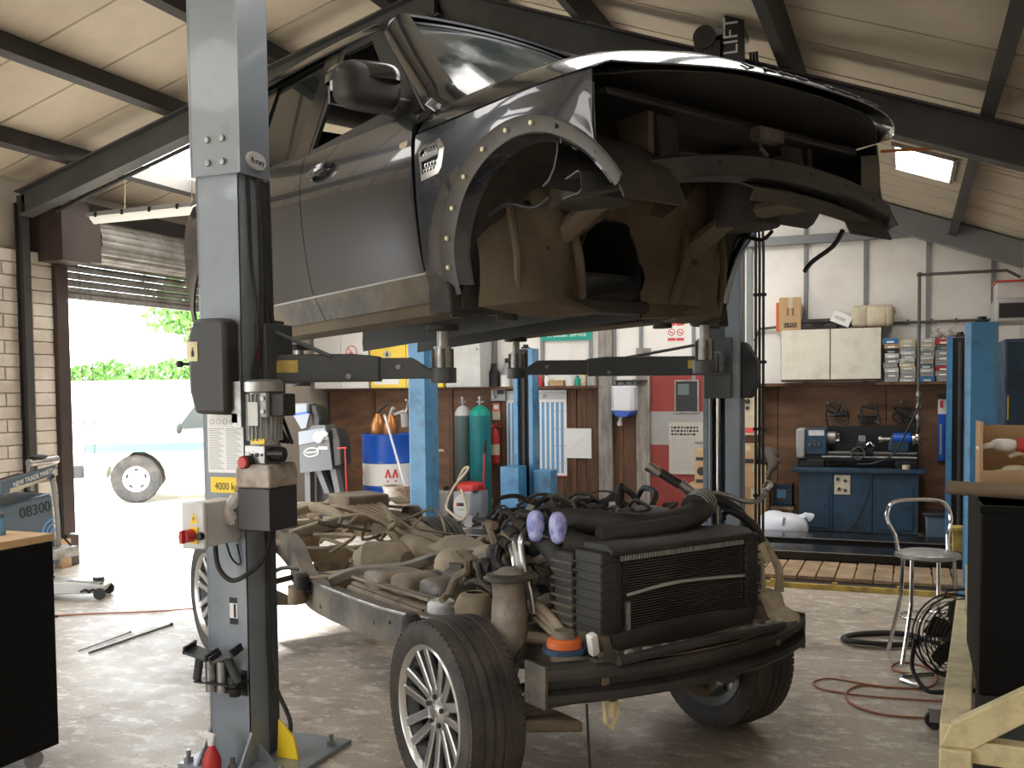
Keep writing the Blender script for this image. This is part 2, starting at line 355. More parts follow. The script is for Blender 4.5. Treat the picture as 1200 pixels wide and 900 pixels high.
# (the outer skin is opened over each rooflight below)
bpy.data.objects.remove(ceil)
cuts = sorted(set([round(-0.61*k, 3) for k in range(24) if -0.61*k > FB] + [FB, 0.15] + [l[2] for l in LIGHTS] + [l[3] for l in LIGHTS]))
def sheet_piece(x0, x1, y0, y1, g=0.014):
    z0, z1 = zroof(x0), zroof(x1)
    return MB().add([(x0, y0+g, z0), (x1, y0+g, z1), (x1, y1-g, z1), (x0, y1-g, z0), (x0, y0+g, z0+0.08), (x1, y0+g, z1+0.08), (x1, y1-g, z1+0.08), (x0, y1-g, z0+0.08)],
        [(0, 1, 2, 3), (7, 6, 5, 4), (0, 4, 5, 1), (1, 5, 6, 2), (2, 6, 7, 3), (3, 7, 4, 0)])
def skin_piece(mb, x0, x1, y0, y1):
    z0, z1 = zroof(x0)+0.09, zroof(x1)+0.09
    mb.add([(x0, y0, z0), (x1, y0, z1), (x1, y1, z1), (x0, y1, z0)], [(0, 1, 2, 3)])
ceil_mb = MB(); pieces = []
for (xa, xb) in ((-0.30, RIDGE-0.002), (RIDGE+0.002, RX+0.30)):
    ls_ = [l for l in LIGHTS if xa < l[0] < xb]
    ends = sorted(set([l[2] for l in ls_]+[l[3] for l in ls_]))
    cuts = sorted(set([c for c in [round(-0.61*k, 3) for k in range(24)] if c > FB and all(abs(c-e) > 0.22 for e in ends)] + [FB, 0.15] + ends))
    for y0, y1 in zip(cuts[:-1], cuts[1:]):
        sp = [(xa, xb)]
        for l in LIGHTS:
            if xa < l[0] < xb and l[2]-1e-6 <= y0 and y1 <= l[3]+1e-6:
                sp = [w_ for (p, q) in sp for w_ in ([(p, l[0]), (l[1], q)] if p < l[0] < q else [(p, q)])]
        for (p, q) in sp:
            pieces.append(sheet_piece(p, q, y0, y1, 0.012 if y1-y0 > 0.1 else 0.0)); skin_piece(ceil_mb, p, q, y0, y1)
ceil = struct('ceiling', ceil_mb, 'steel_dark', solid=0.01)
for mb in pieces: obj('roof_panel', mb, 'tan_panel', ceil, smooth=0)
for i, l in enumerate(LIGHTS):
    z0, z1 = zroof(l[0])+0.05, zroof(l[1])+0.05
    wn = struct('window_%d' % (i+1), MB().add([(l[0], l[2], z0), (l[1], l[2], z1), (l[1], l[3], z1), (l[0], l[3], z0)], [(0, 1, 2, 3)]), 'skylight_bright' if i < 2 else ('added_skylight_mid' if i == 2 else 'unseen_skylight'))  # panes past the second are unseen additions that bring in daylight
    fr = MB()
    for (ya) in (l[2], l[3]):
        fr.box(((l[0]+l[1])/2, ya, (z0+z1)/2-0.03), (math.hypot(l[1]-l[0], z1-z0), 0.03, 0.10), (0, -math.atan2(z1-z0, l[1]-l[0]), 0))
    for xa, za in ((l[0], z0), (l[1], z1)): fr.bb(xa-0.015, xa+0.015, l[2], l[3], za-0.08, za+0.02)
    obj('skylight_frame', fr, 'plank_grey', wn)
# purlins (along the building) and rafters (across it)
nt = 0
def trim(mb, m, **kw):
    global nt; nt += 1
    return struct('trim_%d' % nt, mb, m, **kw)
for x in (0.70, 1.82, 2.90, 3.95, 4.75, 5.60, 7.03, 8.24):
    z = zroof(x); s = math.atan((ZR-ZL0)/RIDGE) if x < RIDGE else -math.atan(0.371)
    T = Matrix.Translation((x, 0, z)) @ Matrix.Rotation(-s, 4, 'Y')
    trim(MB(T).bb(-0.035, 0.035, FB, 0.0, -0.155, -0.002).bb(-0.035, 0.05, FB, 0, -0.165, -0.15), 'steel_dark')
def rafter(y, drop, h=0.24, fl=0.15, m='steel_rafter'):
    for (xa, xb) in ((0.05, RIDGE), (RIDGE, RX-0.05)):
        za, zb = zroof(xa)-drop, zroof(xb)-drop; L = math.hypot(xb-xa, zb-za); a = math.atan2(zb-za, xb-xa)
        T = Matrix.Translation((xa, y, za)) @ Matrix.Rotation(-a, 4, 'Y')
        t = trim(MB(T).bb(0, L, -0.006, 0.006, -h+0.01, -0.01), m)
        obj('flange', MB(T).bb(0, L, -fl/2, fl/2, -0.014, 0), m, t); obj('flange', MB(T).bb(0, L, -fl/2, fl/2, -h, -h+0.014), m, t)
    trim(MB().bb(RIDGE-0.02, RIDGE+0.02, y-fl/2, y+fl/2, ZR-drop-h-0.12, ZR-drop), m)
    for x in (0.055, RX-0.055):
        c = trim(MB().bb(x-0.05, x+0.05, y-0.006, y+0.006, 0, zroof(x)-drop-0.03), 'steel_dark')
        for k in (-0.045, 0.045): obj('flange', MB().bb(x+k-0.006, x+k+0.006, y-0.04, y+0.04, 0, zroof(x)-drop-0.1), 'steel_dark', c)
rafter(-5.3, 0.17); rafter(-10.7, 0.17)
t = trim(MB(Matrix.Translation((RIDGE, -0.14, ZR-0.02)) @ Matrix.Rotation(math.atan(0.371), 4, 'Y')).bb(0, 4.95, -0.08, 0.08, -0.26, 0), 'batten')
t = trim(MB(Matrix.Translation((0, -0.14, ZL0-0.02)) @ Matrix.Rotation(-math.atan((ZR-ZL0)/RIDGE), 4, 'Y')).bb(0, 4.5, -0.08, 0.08, -0.26, 0), 'batten')

# ---- gable wall
wb = struct('wall_back', MB().prism([(-0.25, 0), (RX+0.25, 0), (RX+0.25, zroof(RX+.25)), (RIDGE, ZR), (-0.25, ZL0)], 0.04, 0.20), 'steel_dark')
LEDGE = 1.735
bat = [round(6.62+0.667*k, 3) for k in range(-9, 4)]
edges = [0.0]+[b for b in bat if 0.2 < b < RX-0.1]+[RX]
for x0, x1 in zip(edges[:-1], edges[1:]):
    pts = [(x0+0.004, LEDGE), (x1-0.004, LEDGE), (x1-0.004, zroof(x1)-0.03)]
    if x0 < RIDGE < x1: pts.append((RIDGE, ZR-0.03))
    pts.append((x0+0.004, zroof(x0)-0.03))
    obj('wall_panel', MB().prism(pts, 0.0, 0.04), 'white_panel', wb, smooth=0)
for b in edges[1:-1]: obj('batten', MB().bb(b-0.022, b+0.022, -0.03, 0.0, LEDGE, zroof(b)-0.03), 'batten', wb)
x0 = P(703, 420, y=0).x
obj('batten', MB().bb(4.25, 4.29, -0.03, 0.0, LEDGE, 3.2), 'batten', wb)
obj('wall_rail', MB().bb(5.5, 8.30, -0.10, -0.03, 3.375, 3.475), 'batten', wb, bevel=0.006)
obj('wall_rail', MB().bb(5.95, 6.0, -0.06, -0.0, LEDGE, 3.40), 'batten', wb)
for (la_, lb_) in ((0.0, P(703, 450, y=0).x), (5.62, RX)): obj('ledge', MB().bb(la_, lb_, -0.16, 0.0, LEDGE-0.035, LEDGE), 'plank_brown', wb)
# lower boarding: sheets of brown ply
ZB = LEDGE-0.04
ply = [0.0, 0.72, 1.94, 3.02]
for x0, x1 in zip(ply[:-1], ply[1:]): obj('ply_board', MB().bb(x0+0.004, x1-0.004, 0.0, 0.04, 0, ZB), 'ply_brown', wb)
for x in (0.72, 0.74+0.62, 1.94): obj('board_strip', MB().bb(x-0.03, x+0.03, -0.02, 0.0, 0, ZB), 'plank_brown', wb)
for x0, x1 in ((5.62, 6.3), (6.3, 7.52), (7.52, 8.9)): obj('ply_board', MB().bb(x0+0.004, x1-0.004, 0.0, 0.04, 0, ZB), 'ply_brown', wb)
# vertical planks and posts left of the red door
def vplank(u0, u1, m, th, y0=0.04, z0=0.0, z1=ZB):
    a, c, _, _ = WR(u0, 455, u1, 520); obj('plank', MB().bb(a+0.002, c-0.002, -th, y0, z0, z1), m, wb, bevel=0.003)
xs = [576, 588, 600, 612, 625, 638, 650, 661, 669, 676, 687, 703]
for i, (a, c) in enumerate(zip(xs[:-1], xs[1:])): vplank(a, c, 'plank_brown', 0.004+0.008*((i*7) % 3))
vplank(703, 719, 'plank_grey', 0.07, z1=2.55); vplank(719, 731, 'plank_brown', 0.004); vplank(731, 747, 'plank_brown', 0.012); vplank(747, 763, 'plank_grey', 0.07, z1=2.2)
# red door with a grey band
a, c, _, _ = WR(763, 440, 838, 560)
d1 = struct('door_1', MB().bb(a, c, -0.025, 0.05, 0, 1.93), 'red_door', bevel=0.004)
obj('door_band', MB().bb(a+0.002, c-0.002, -0.031, -0.025, 0.98, 1.40), 'grey', d1)
f = WR(793, 447, 818, 482); ob = obj('door_window', MB().bb(f[0], f[1], -0.035, -0.02, f[2], f[3]), 'ink', d1); obj('window_note', MB().bb(f[0]+0.02, f[0]+(f[1]-f[0])*.6, -0.038, -0.035, f[2]+(f[3]-f[2])*.55, f[3]-0.03), 'teal_grey', d1)
fr = MB()
for (p, q, r, s) in ((f[0]-.02, f[0], f[2]-.02, f[3]+.02), (f[1], f[1]+.02, f[2]-.02, f[3]+.02), (f[0], f[1], f[2]-.02, f[2]), (f[0], f[1], f[3], f[3]+.02)): fr.bb(p, q, -0.047, -0.02, r, s)
obj('window_frame', fr, 'plank_grey', d1)
obj('door_handle', MB().cyl((c-0.12, 0, 1.02), (c-0.12, -0.05, 1.02), 0.012).cyl((c-0.12, -0.05, 1.02), (c-0.24, -0.05, 1.02), 0.010), 'steel', d1)
obj('plank', MB().bb(c, 5.62, -0.03, 0.04, 0, ZB), 'plank_grey', wb)

# ---- door wall
DY0, DY1 = -4.76, -2.4  # far door edge is hidden, placed to keep the sun off the machine
wl = struct('wall_left', MB().bb(-0.25, -0.06, FB, -12.2, 0, 3.72).bb(-0.25, -0.06, -12.2, -8.9, 2.7, 3.72).bb(-0.25, -0.06, -8.9, DY0-0.02, 0, 3.72).bb(-0.25, -0.06, DY1, 0.04, 0, 3.72).bb(-0.25, -0.06, DY0-.02, DY1, 3.42, 3.72), 'mortar')  # second opening, out of view towards the camera, added to let daylight in
brick_mesh = {}
def block(y0, y1, z0, z1, proud):
    obj('block', MB().bb(-0.06, proud, y0, y1, z0, z1), 'block_white', wl, bevel=0.006, seg=1)
for r in range(25):
    z0 = 0.005+r*0.122; pr = 0.012+random.uniform(-.004, .004)
    block(-5.205, -4.96, z0, z0+0.116, 0.05+random.uniform(-.003, .003))
    off = 0.2*(r % 2)
    for k in range(3):
        ya = -5.29-0.42*k-off*1.05; yb = ya-0.41
        if k == 0 and off: block(-5.29-off*1.05+0.01, -5.29, z0, z0+0.116, pr)
        if yb > -6.7: block(yb, ya, z0, z0+0.116, pr+random.uniform(-.003, .003))
struct('wall_right', MB().bb(RX, RX+0.2, FB, 0.04, 0, 3.3), 'block_white')
struct('wall_front', MB().bb(-0.25, 1.6, FB-0.2, FB, 0, 3.8).bb(3.2, RX+0.2, FB-0.2, FB, 0, 3.8).prism([(1.6, 2.4), (3.2, 2.4), (3.2, 3.8), (7.0, 3.8), (RIDGE, ZR), (1.6, 4.1)], FB-0.2, FB), 'block_white')  # doorway behind the camera is added to let daylight in
dj = struct('door_2', MB().bb(-0.06, 0.10, DY0-0.20, DY0-0.06, 0.32, 3.35).bb(-0.10, 0.04, DY0-0.06, DY0, 0.32, 2.95), 'jamb')
obj('jamb_foot', MB().bb(-0.06, 0.10, DY0-0.16, DY0-0.02, 0, 0.30), 'jamb', dj)
obj('jamb_foot', MB().bb(0.02, 0.14, DY0-0.28, DY0-0.16, 0.0, 0.28), 'cardboard', dj)
obj('guide_rail', MB().bb(-0.06, 0.06, DY1-0.02, DY1+0.10, 0, 3.2), 'jamb', dj)
# curtain slats: each a shallow curved lath
ZS = 2.70
lath = None
for k in range(7):
    z0 = ZS+0.075*k
    sec = [(-0.050+0.016*math.sin(PI*j/6), z0+0.070*j/6) for j in range(7)]
    mb = MB().grid([[(x, y, z) for (x, z) in sec] for y in (DY0-0.02, DY1)])
    obj('shutter_slat', mb, 'shutter', dj, solid=0.004)
obj('bottom_rail', MB().bb(-0.065, -0.02, DY0-0.02, DY1, ZS-0.05, ZS), 'shutter', dj)
# rolled-up curtain: laths around the barrel
RC, ZC, XC = 0.20, 3.22, 0.13
for k in range(16):
    a0 = 2*PI*k/16; sec = []
    for j in range(5):
        a = a0+2*PI/16*(0.94*j/4); rr = RC+0.012*math.sin(PI*j/4); sec.append((XC+rr*math.cos(a), ZC+rr*math.sin(a)))
    obj('roll_slat', MB().grid([[(x, y, z) for (x, z) in sec] for y in (DY0+0.16, DY1-0.1)]), 'shutter', dj, solid=0.004)
obj('roll_barrel', MB().cyl((XC, DY0+0.10, ZC), (XC, DY1-0.05, ZC), RC-0.02, n=24), 'shutter', dj)
obj('end_plate', MB().bb(-0.06, 0.36, DY0-0.02, DY0+0.12, 2.98, 3.46), 'jamb', dj)
obj('end_plate', MB().bb(-0.06, 0.36, DY0-0.36, DY0-0.02, 2.96, 3.55), 'jamb', dj)
obj('lintel', MB().bb(-0.06, 0.05, DY0, DY1, 3.42, 3.62), 'steel_dark', dj)
# hand chain of the shutter: links as small loops
cl = bpy.data.meshes.new('chain_link')
lm = MB().tube([(0.010*math.cos(t), 0, 0.018*math.sin(t)) for t in [2*PI*k/8 for k in range(8)]], 0.0028, 5, closed=True)
cl.from_pydata([tuple(v) for v in lm.v], [], lm.f); cl.materials.append(MT['pipe_grey'])
ch = thing('hand_chain', 'hand chain hanging beside the shutter door jamb', 'chain', (0.16, DY0+0.03, 0.9))
for s in (0, 1):
    for k in range(62 if s else 66):
        o = obj('chain_link', None, None, ch, mesh=cl); o.location = (0.0, 0.13*s, 0.02+0.030*k); o.rotation_euler = (0, 0, PI/2*(k % 2))
portal((-0.28, (DY0+DY1)/2, 1.35), DY1-DY0, 2.7, (1, 0, 0))
portal((-0.28, -10.55, 1.35), 3.3, 2.7, (1, 0, 0))
portal((2.4, FB-0.22, 1.2), 1.6, 2.4, (0, 1, 0))

# ================================================================== outside
def foliage(name, c, d, n, size, label, cat, parent=None):
    mb = MB(); rnd = random.Random(hash(name) % 1000+n)
    for i in range(n):
        u = Vector((rnd.gauss(0, 1), rnd.gauss(0, 1), rnd.gauss(0, 1))).normalized()*rnd.uniform(0.75, 1.0)
        p = Vector(c)+Vector((u.x*d[0], u.y*d[1], u.z*d[2])); s = size*rnd.uniform(0.6, 1.3)
        R = Euler((rnd.uniform(0, 6), rnd.uniform(0, 6), rnd.uniform(0, 6))).to_matrix()
        mb.add([p+R @ Vector(q) for q in ((-s, 0, 0), (0, -s*.55, 0.1*s), (s, 0, 0), (0, s*.55, 0.1*s))], [(0, 1, 2, 3)])
    return mb
FWD = Vector((-0.3746, 0.927, 0)); RGT = Vector((0.927, 0.3746, 0))
def far(u, dist, z=0.0): return Vector((CAMP.x, CAMP.y, 0)) + FWD*dist + RGT*((u-600)/FPX*dist) + Vector((0, 0, z))
g = far(60, 27); T = Matrix.Translation(g) @ Matrix.Rotation(TH, 4, 'Z')
tag(struct('yard_wall', MB(T).bb(-9, 5.5, -0.9, -0.6, -0.16, 2.05), 'render_white'), 'white rendered wall along the far side of the yard', 'wall')
hg = thing('hedge', 'clipped green hedge growing over the white yard wall', 'hedge', tuple(g), TH)
mb = MB(); rn = random.Random(3)
for k in range(46):
    x = -8.5+14*k/46; mb2 = foliage('h%d' % k, (x, 0.2, 2.25+0.12*math.sin(k)), (0.42, 0.5, 0.30), 90, 0.10, '', ''); mb.add(mb2.v, mb2.f)
q = obj('hedge_foliage', mb, 'leaf', hg, smooth=0); q['kind'] = 'stuff'
obj('hedge_stem', MB().tube([(-8, 0.2, 1.9), (0, 0.25, 2.1), (5, 0.2, 1.95)], 0.05, 6), 'plank_brown', hg)
g2 = far(222, 30)
tr = thing('yard_tree', 'leafy tree rising beyond the yard wall', 'tree', tuple(g2))
obj('trunk', MB().tube([(0, 0, -0.16), (0.1, 0, 2), (0, 0.1, 4)], [0.16, 0.13, 0.08], 8), 'plank_brown', tr)
mb = MB()
for k in range(9):
    a = k*2.4; mb2 = foliage('t%d' % k, (0.75*math.cos(a), 0.6*math.sin(a), 3.7+0.33*k % 1.9), (0.75, 0.75, 0.6), 130, 0.13, '', ''); mb.add(mb2.v, mb2.f)
q = obj('tree_foliage', mb, 'leaf', tr, smooth=0); q['kind'] = 'stuff'
g3 = far(96, 19.5)
rl = thing('yard_railing', 'purple painted railing in the yard beside the parked vehicle', 'railing', tuple(g3), TH)
for z in (0.12, 1.12): obj('rail', MB().box((0, 0, z), (1.0, 0.04, 0.05)), 'purple', rl)
for k in range(7): obj('bar', MB().box((-0.45+0.15*k, 0, 0.5), (0.02, 0.02, 1.32)), 'purple', rl)

# parked pale 4x4 in the yard, front to the left
vp = P(160, 590, z=-0.01)
CV = thing('parked_vehicle', 'pale cream and green four-wheel-drive parked in the yard', 'car', (vp.x, vp.y, -0.01), rad(38))
# local x towards the rear, y away from the camera
def pcar(name, poly, y0, y1, m, **kw): return obj(name, MB().prism(poly, y0, y1), m, CV, **kw)
body = [(-0.78, 0.45), (-0.82, 0.75), (-0.76, 1.0), (0.42, 1.10), (0.95, 1.12), (3.3, 1.16), (3.42, 0.9), (3.4, 0.45), (2.95, 0.42)] + [(2.55+0.44*math.cos(a), 0.38+0.44*math.sin(a)) for a in [PI*k/10 for k in range(11)]] + [(2.05, 0.36), (0.50, 0.36)] + [(0.44*math.cos(a), 0.38+0.44*math.sin(a)) for a in [PI*k/10 for k in range(11)]]
pcar('body_shell', body, 0.0, 1.7, 'car_cream', bevel=0.03)
cabin = [(0.42, 1.10), (0.95, 1.72), (3.20, 1.76), (3.38, 1.14)]
pcar('cabin', cabin, 0.10, 1.6, 'car_cream', bevel=0.04)
pcar('window', [(0.62, 1.14), (1.0, 1.64), (1.42, 1.65), (1.42, 1.16)], 0.085, 0.10, 'window_glass'); pcar('window', [(1.52, 1.16), (1.52, 1.65), (2.3, 1.67), (2.36, 1.17)], 0.085, 0.10, 'window_glass')
pcar('side_stripe', [(-0.72, 0.80), (-0.72, 0.93), (3.38, 0.93), (3.38, 0.80)], -0.012, 0.002, 'car_green')
for x in (1.30, 2.2): pcar('door_handle', [(x, 1.02), (x, 1.05), (x+0.16, 1.05), (x+0.16, 1.02)], -0.03, 0.0, 'black')
for x in (0.56, 1.46, 2.4): pcar('door_gap', [(x, 0.45), (x, 1.10), (x+0.008, 1.10), (x+0.008, 0.45)], -0.004, 0.002, 'black')
obj('front_bumper', MB().bb(-0.95, -0.74, -0.04, 1.74, 0.42, 0.62), 'black_plastic', CV, bevel=0.03)
obj('wing_mirror', MB().blob((0.66, -0.12, 1.16), (0.05, 0.11, 0.09)), 'black_plastic', CV)
obj('door_mirror_bracket', MB().box((0.66, -0.02, 1.12), (0.04, 0.1, 0.03)), 'black_plastic', CV)
for x in (0.0, 2.55):
    for y in (0.13, 1.57):
        o = obj('road_wheel', MB().lathe([(0.20, -0.09), (0.34, -0.11), (0.375, -0.08), (0.375, 0.08), (0.34, 0.11), (0.20, 0.09)], 24, (x, y, 0.375), 'y', closed=True), 'tyre', CV)
        obj('steel_rim', MB().lathe([(0.0, -0.06), (0.07, -0.075), (0.09, -0.04), (0.17, -0.03), (0.21, -0.085), (0.215, 0.08), (0.0, 0.02)], 24, (x, y, 0.375), 'y'), 'white', o)
        for k in range(5):
            a = 2*PI*k/5+.3; obj('rim_slot', MB().box((x+0.14*math.cos(a), y-0.036, 0.375+0.14*math.sin(a)), (0.03, 0.02, 0.06), (0, -a, 0)), 'black', o)
# ================================================================== car body pose (needed by the lift arms)
BODY_LOC = Vector((6.785, -7.813, 1.706)); BODY_YAW = rad(-29.44); BODY_PIT = 0.019
BODY_M = Matrix.Translation(BODY_LOC) @ Matrix.Rotation(BODY_YAW, 4, 'Z') @ Matrix.Rotation(-BODY_PIT, 4, 'Y')
def BW(x, y, z): return BODY_M @ Vector((x, y, z))
PADS = {1: [BW(-0.735, -0.75, 0.300), BW(-2.24, -0.72, 0.300)], 2: [BW(-0.42, 0.70, 0.350), BW(-2.05, 0.74, 0.370)]}

# ================================================================== two-post lift, near column
def arm(root, p0, p1, zc, m='lift_dark', sticker=True):
    """telescopic swing arm from the carriage pivot p0 to the pad p1"""
    d = Vector((p1.x-p0.x, p1.y-p0.y, 0)); L = d.length; a = math.atan2(d.y, d.x)
    T = Matrix.Translation((p0.x, p0.y, zc)) @ Matrix.Rotation(a, 4, 'Z')
    k = 0.62*L
    o = obj('swing_arm', MB(T).prism([(-0.08, -0.065), (-0.08, 0.062), (k-0.10, 0.062), (k+0.02, 0.05), (k+0.02, -0.065)], -0.055, 0.055), m, root, w=True, bevel=0.006)
    e = obj('arm_extension', MB(T).prism([(k-0.06, -0.055), (k-0.02, -0.01), (k-0.02, 0.042), (L-0.14, 0.042), (L-0.02, -0.035), (L-0.02, -0.052)], -0.042, 0.042), m, root, w=True, bevel=0.005)
    obj('arm_bolt', MB(T).cyl((k-0.12, -0.062, -0.04), (k-0.12, 0.062, -0.04), 0.013, n=10), 'steel', o, w=True)
    obj('arm_bolt', MB(T).cyl((L-0.2, -0.048, 0.0), (L-0.2, 0.048, 0.0), 0.012, n=10), 'steel', e, w=True)
    if sticker:
        for s in (-1, 1): obj('arm_sticker', MB(T).bb(0.02, 0.15, s*0.0555-0.001, s*0.0555+0.001, -0.02, 0.035), 'yellow_dirty', o, w=True)
    # pad: collar, extension sleeve, screw and rubber
    zt = p1.z; zb = zc-0.075
    obj('pad_collar', MB().cyl((p1.x, p1.y, zb), (p1.x, p1.y, zb+0.07), 0.062, n=20), m, root, w=True, bevel=0.004)
    ps = obj('pad_sleeve', MB().cyl((p1.x, p1.y, zb+0.07), (p1.x, p1.y, zt-0.10), 0.040, n=20), 'steel', root, w=True)
    for q in range(4):
        t = q*PI/2+0.5; obj('sleeve_rib', MB().cyl((p1.x+0.042*math.cos(t), p1.y+0.042*math.sin(t), zb+0.03), (p1.x+0.042*math.cos(t), p1.y+0.042*math.sin(t), zt-0.11), 0.009, n=8), 'dusty_dark', ps, w=True)
    obj('pad_screw', MB().cyl((p1.x, p1.y, zt-0.12), (p1.x, p1.y, zt-0.02), 0.026, n=16), 'steel', root, w=True)
    obj('lift_pad', MB().cyl((p1.x, p1.y, zt-0.03), (p1.x, p1.y, zt), 0.075, n=24), 'rubber', root, w=True, bevel=0.006)
L1 = thing('lift_column', 'grey two-post lift column with hydraulic motor and control box', 'lift', (4.925, -8.50, 0))
cx, cy, W2, D2 = 0.0, 0.0, 0.1125, 0.10
obj('base_plate', MB().bb(-0.22, 0.36, -0.20, 0.34, 0, 0.022), 'lift_grey', L1, bevel=0.004)
# C-section column, open towards the car (its +y side)
obj('column', MB().bb(-W2, W2, -D2, -D2+0.012, 0.02, 2.75).bb(-W2, -W2+0.012, -D2, D2, 0.02, 2.75).bb(W2-0.012, W2, -D2, D2-0.02, 0.02, 2.75).bb(-W2, -W2+0.05, D2-0.012, D2, 0.02, 2.75), 'lift_grey', L1, bevel=0.004)
sl = obj('column_head', MB().bb(-W2-0.022, W2+0.022, -D2-0.016, -D2-0.004, 2.645, 4.25).bb(-W2-0.022, -W2-0.01, -D2-0.016, D2+0.01, 2.645, 4.25).bb(W2+0.010, W2+0.022, -D2-0.016, D2, 2.645, 4.25), 'lift_grey', L1, bevel=0.004)
for dx in (-0.035, 0.045):
    for z in (2.70, 2.80): obj('head_bolt', MB().lathe([(0.0, -0.012), (0.012, -0.009), (0.016, 0)], 12, (dx, -D2-0.016, z), 'y'), 'steel', sl)
bd = obj('badge', MB().lathe([(0.0, 0.012), (0.052, 0.010), (0.058, 0.0)], 28, (0, 0, 0), 'x'), 'light_grey', sl)
bd.data.transform(Matrix.Translation((W2+0.022, -0.005, 2.715)) @ Matrix.Diagonal((1, 1.25, 0.72, 1)))
text('badge_letters', 'Rotary', 0.034, 'ink', sl, (W2+0.0345, -0.005, 2.712), (PI/2, 0, PI/2), 0.0008)
for p in ((-0.19, -0.16), (0.06, -0.17), (0.31, -0.16), (0.31, 0.24)):
    obj('anchor_bolt', MB().cyl((p[0], p[1], 0.022), (p[0], p[1], 0.045), 0.022, n=6).cyl((p[0], p[1], 0.03), (p[0], p[1], 0.075), 0.011, n=10), 'steel', L1)
for x in (-W2-0.006, W2-0.006): obj('gusset', MB().prism([(-D2, 0.022), (-D2, 0.17), (-D2-0.10, 0.022)], x, x+0.012, 'x'), 'lift_grey', L1)
obj('gusset', MB().prism([(W2, 0.022), (W2, 0.10), (W2+0.08, 0.022)], -0.05, -0.038), 'lift_grey', L1)
# yellow toe guard beside the base
obj('toe_guard', MB().prism([(0.16, 0.022), (0.17, 0.20), (0.25, 0.13), (0.275, 0.022)], 0.02, 0.032), 'yellow', L1, bevel=0.003)
# black latch cover with bevelled corners
cv = obj('latch_cover', MB().prism([(-0.075, 1.60), (-0.105, 1.70), (-0.105, 1.94), (-0.07, 2.015), (0.085, 2.015), (0.10, 1.99), (0.10, 1.61), (0.08, 1.595)], -D2-0.10, -D2), 'black_plastic', L1, bevel=0.02, seg=3)
obj('latch_lever', MB().cyl((-0.10, -D2-0.06, 1.82), (-0.15, -D2-0.075, 1.82), 0.007, n=8).blob((-0.165, -D2-0.08, 1.82), (0.018, 0.018, 0.016)), 'black', cv)
st = obj('cover_sticker', MB().bb(-0.098, -0.048, -D2-0.103, -D2-0.100, 1.83, 1.915), 'cream_paint', cv)
obj('sticker_mark', MB().bb(-0.080, -0.066, -D2-0.1045, -D2-0.103, 1.85, 1.875).bb(-0.076, -0.070, -D2-0.1045, -D2-0.103, 1.87, 1.89), 'ink', cv)
# data sheet and rating plate
sh = obj('safety_sheet', MB().bb(-0.085, 0.108, -D2-0.003, -D2, 1.335, 1.60), 'paper', L1)
for k in range(24):
    z = 1.53-0.0078*k
    for (xa, xb) in ((-0.078, 0.005), (0.015, 0.10)):
        e = xb-0.035*((k*37) % 10)/10
        obj('print_line', MB().bb(xa, e, -D2-0.0036, -D2-0.003, z, z+0.0028), 'ink_grey', sh)
for k in range(5): obj('print_picture', MB().tube([Vector((-0.06+0.036*k+0.012*math.cos(t), -D2-0.0034, 1.563+0.012*math.sin(t))) for t in [2*PI*j/8 for j in range(8)]], 0.0012, 4, closed=True), 'ink_grey', sh)
pl = obj('rating_plate', MB().bb(-0.075, 0.108, -D2-0.003, -D2, 1.245, 1.315), 'yellow', L1)
text('rating_text', '4000 kg', 0.046, 'ink', pl, (0.010, -D2-0.0035, 1.273), depth=0.0004, sx=0.85)
# electrical control box with isolator
cb = obj('control_box', MB().bb(-0.035, 0.08, -D2-0.23, -D2, 1.035, 1.225), 'light_grey', L1, bevel=0.008)
obj('box_lid', MB().bb(-0.038, 0.083, -D2-0.245, -D2-0.22, 1.030, 1.230), 'light_grey', cb, bevel=0.008)
obj('isolator_plate', MB().bb(0.008, 0.05, -D2-0.250, -D2-0.245, 1.055, 1.125), 'yellow', cb)
obj('isolator_knob', MB().lathe([(0, -0.05), (0.026, -0.05), (0.028, 0)], 20, (0.018, -D2-0.25, 1.09), 'y').box((0.018, -D2-0.305, 1.09), (0.014, 0.025, 0.055)), 'red', cb)
obj('push_button', MB().lathe([(0, -0.022), (0.015, -0.022), (0.017, 0)], 16, (0.068, -D2-0.245, 1.088), 'y'), 'black', cb)
wt = obj('warning_triangle', MB().prism([(0.008, 1.14), (0.052, 1.14), (0.03, 1.185)], -D2-0.2475, -D2-0.245), 'yellow', cb)
obj('triangle_mark', MB().prism([(0.03, 1.172), (0.024, 1.158), (0.030, 1.158), (0.026, 1.146), (0.036, 1.162), (0.030, 1.162)], -D2-0.2485, -D2-0.2475), 'ink', cb)
obj('crumpled_film', MB().tube([(0.092, -D2-0.08, 1.12), (0.11, -D2-0.10, 1.15), (0.095, -D2-0.10, 1.18), (0.115, -D2-0.08, 1.22), (0.12, -D2-0.06, 1.25)], [0.012, 0.030, 0.024, 0.032, 0.014], 9, sm=3), 'clear_film', cb)
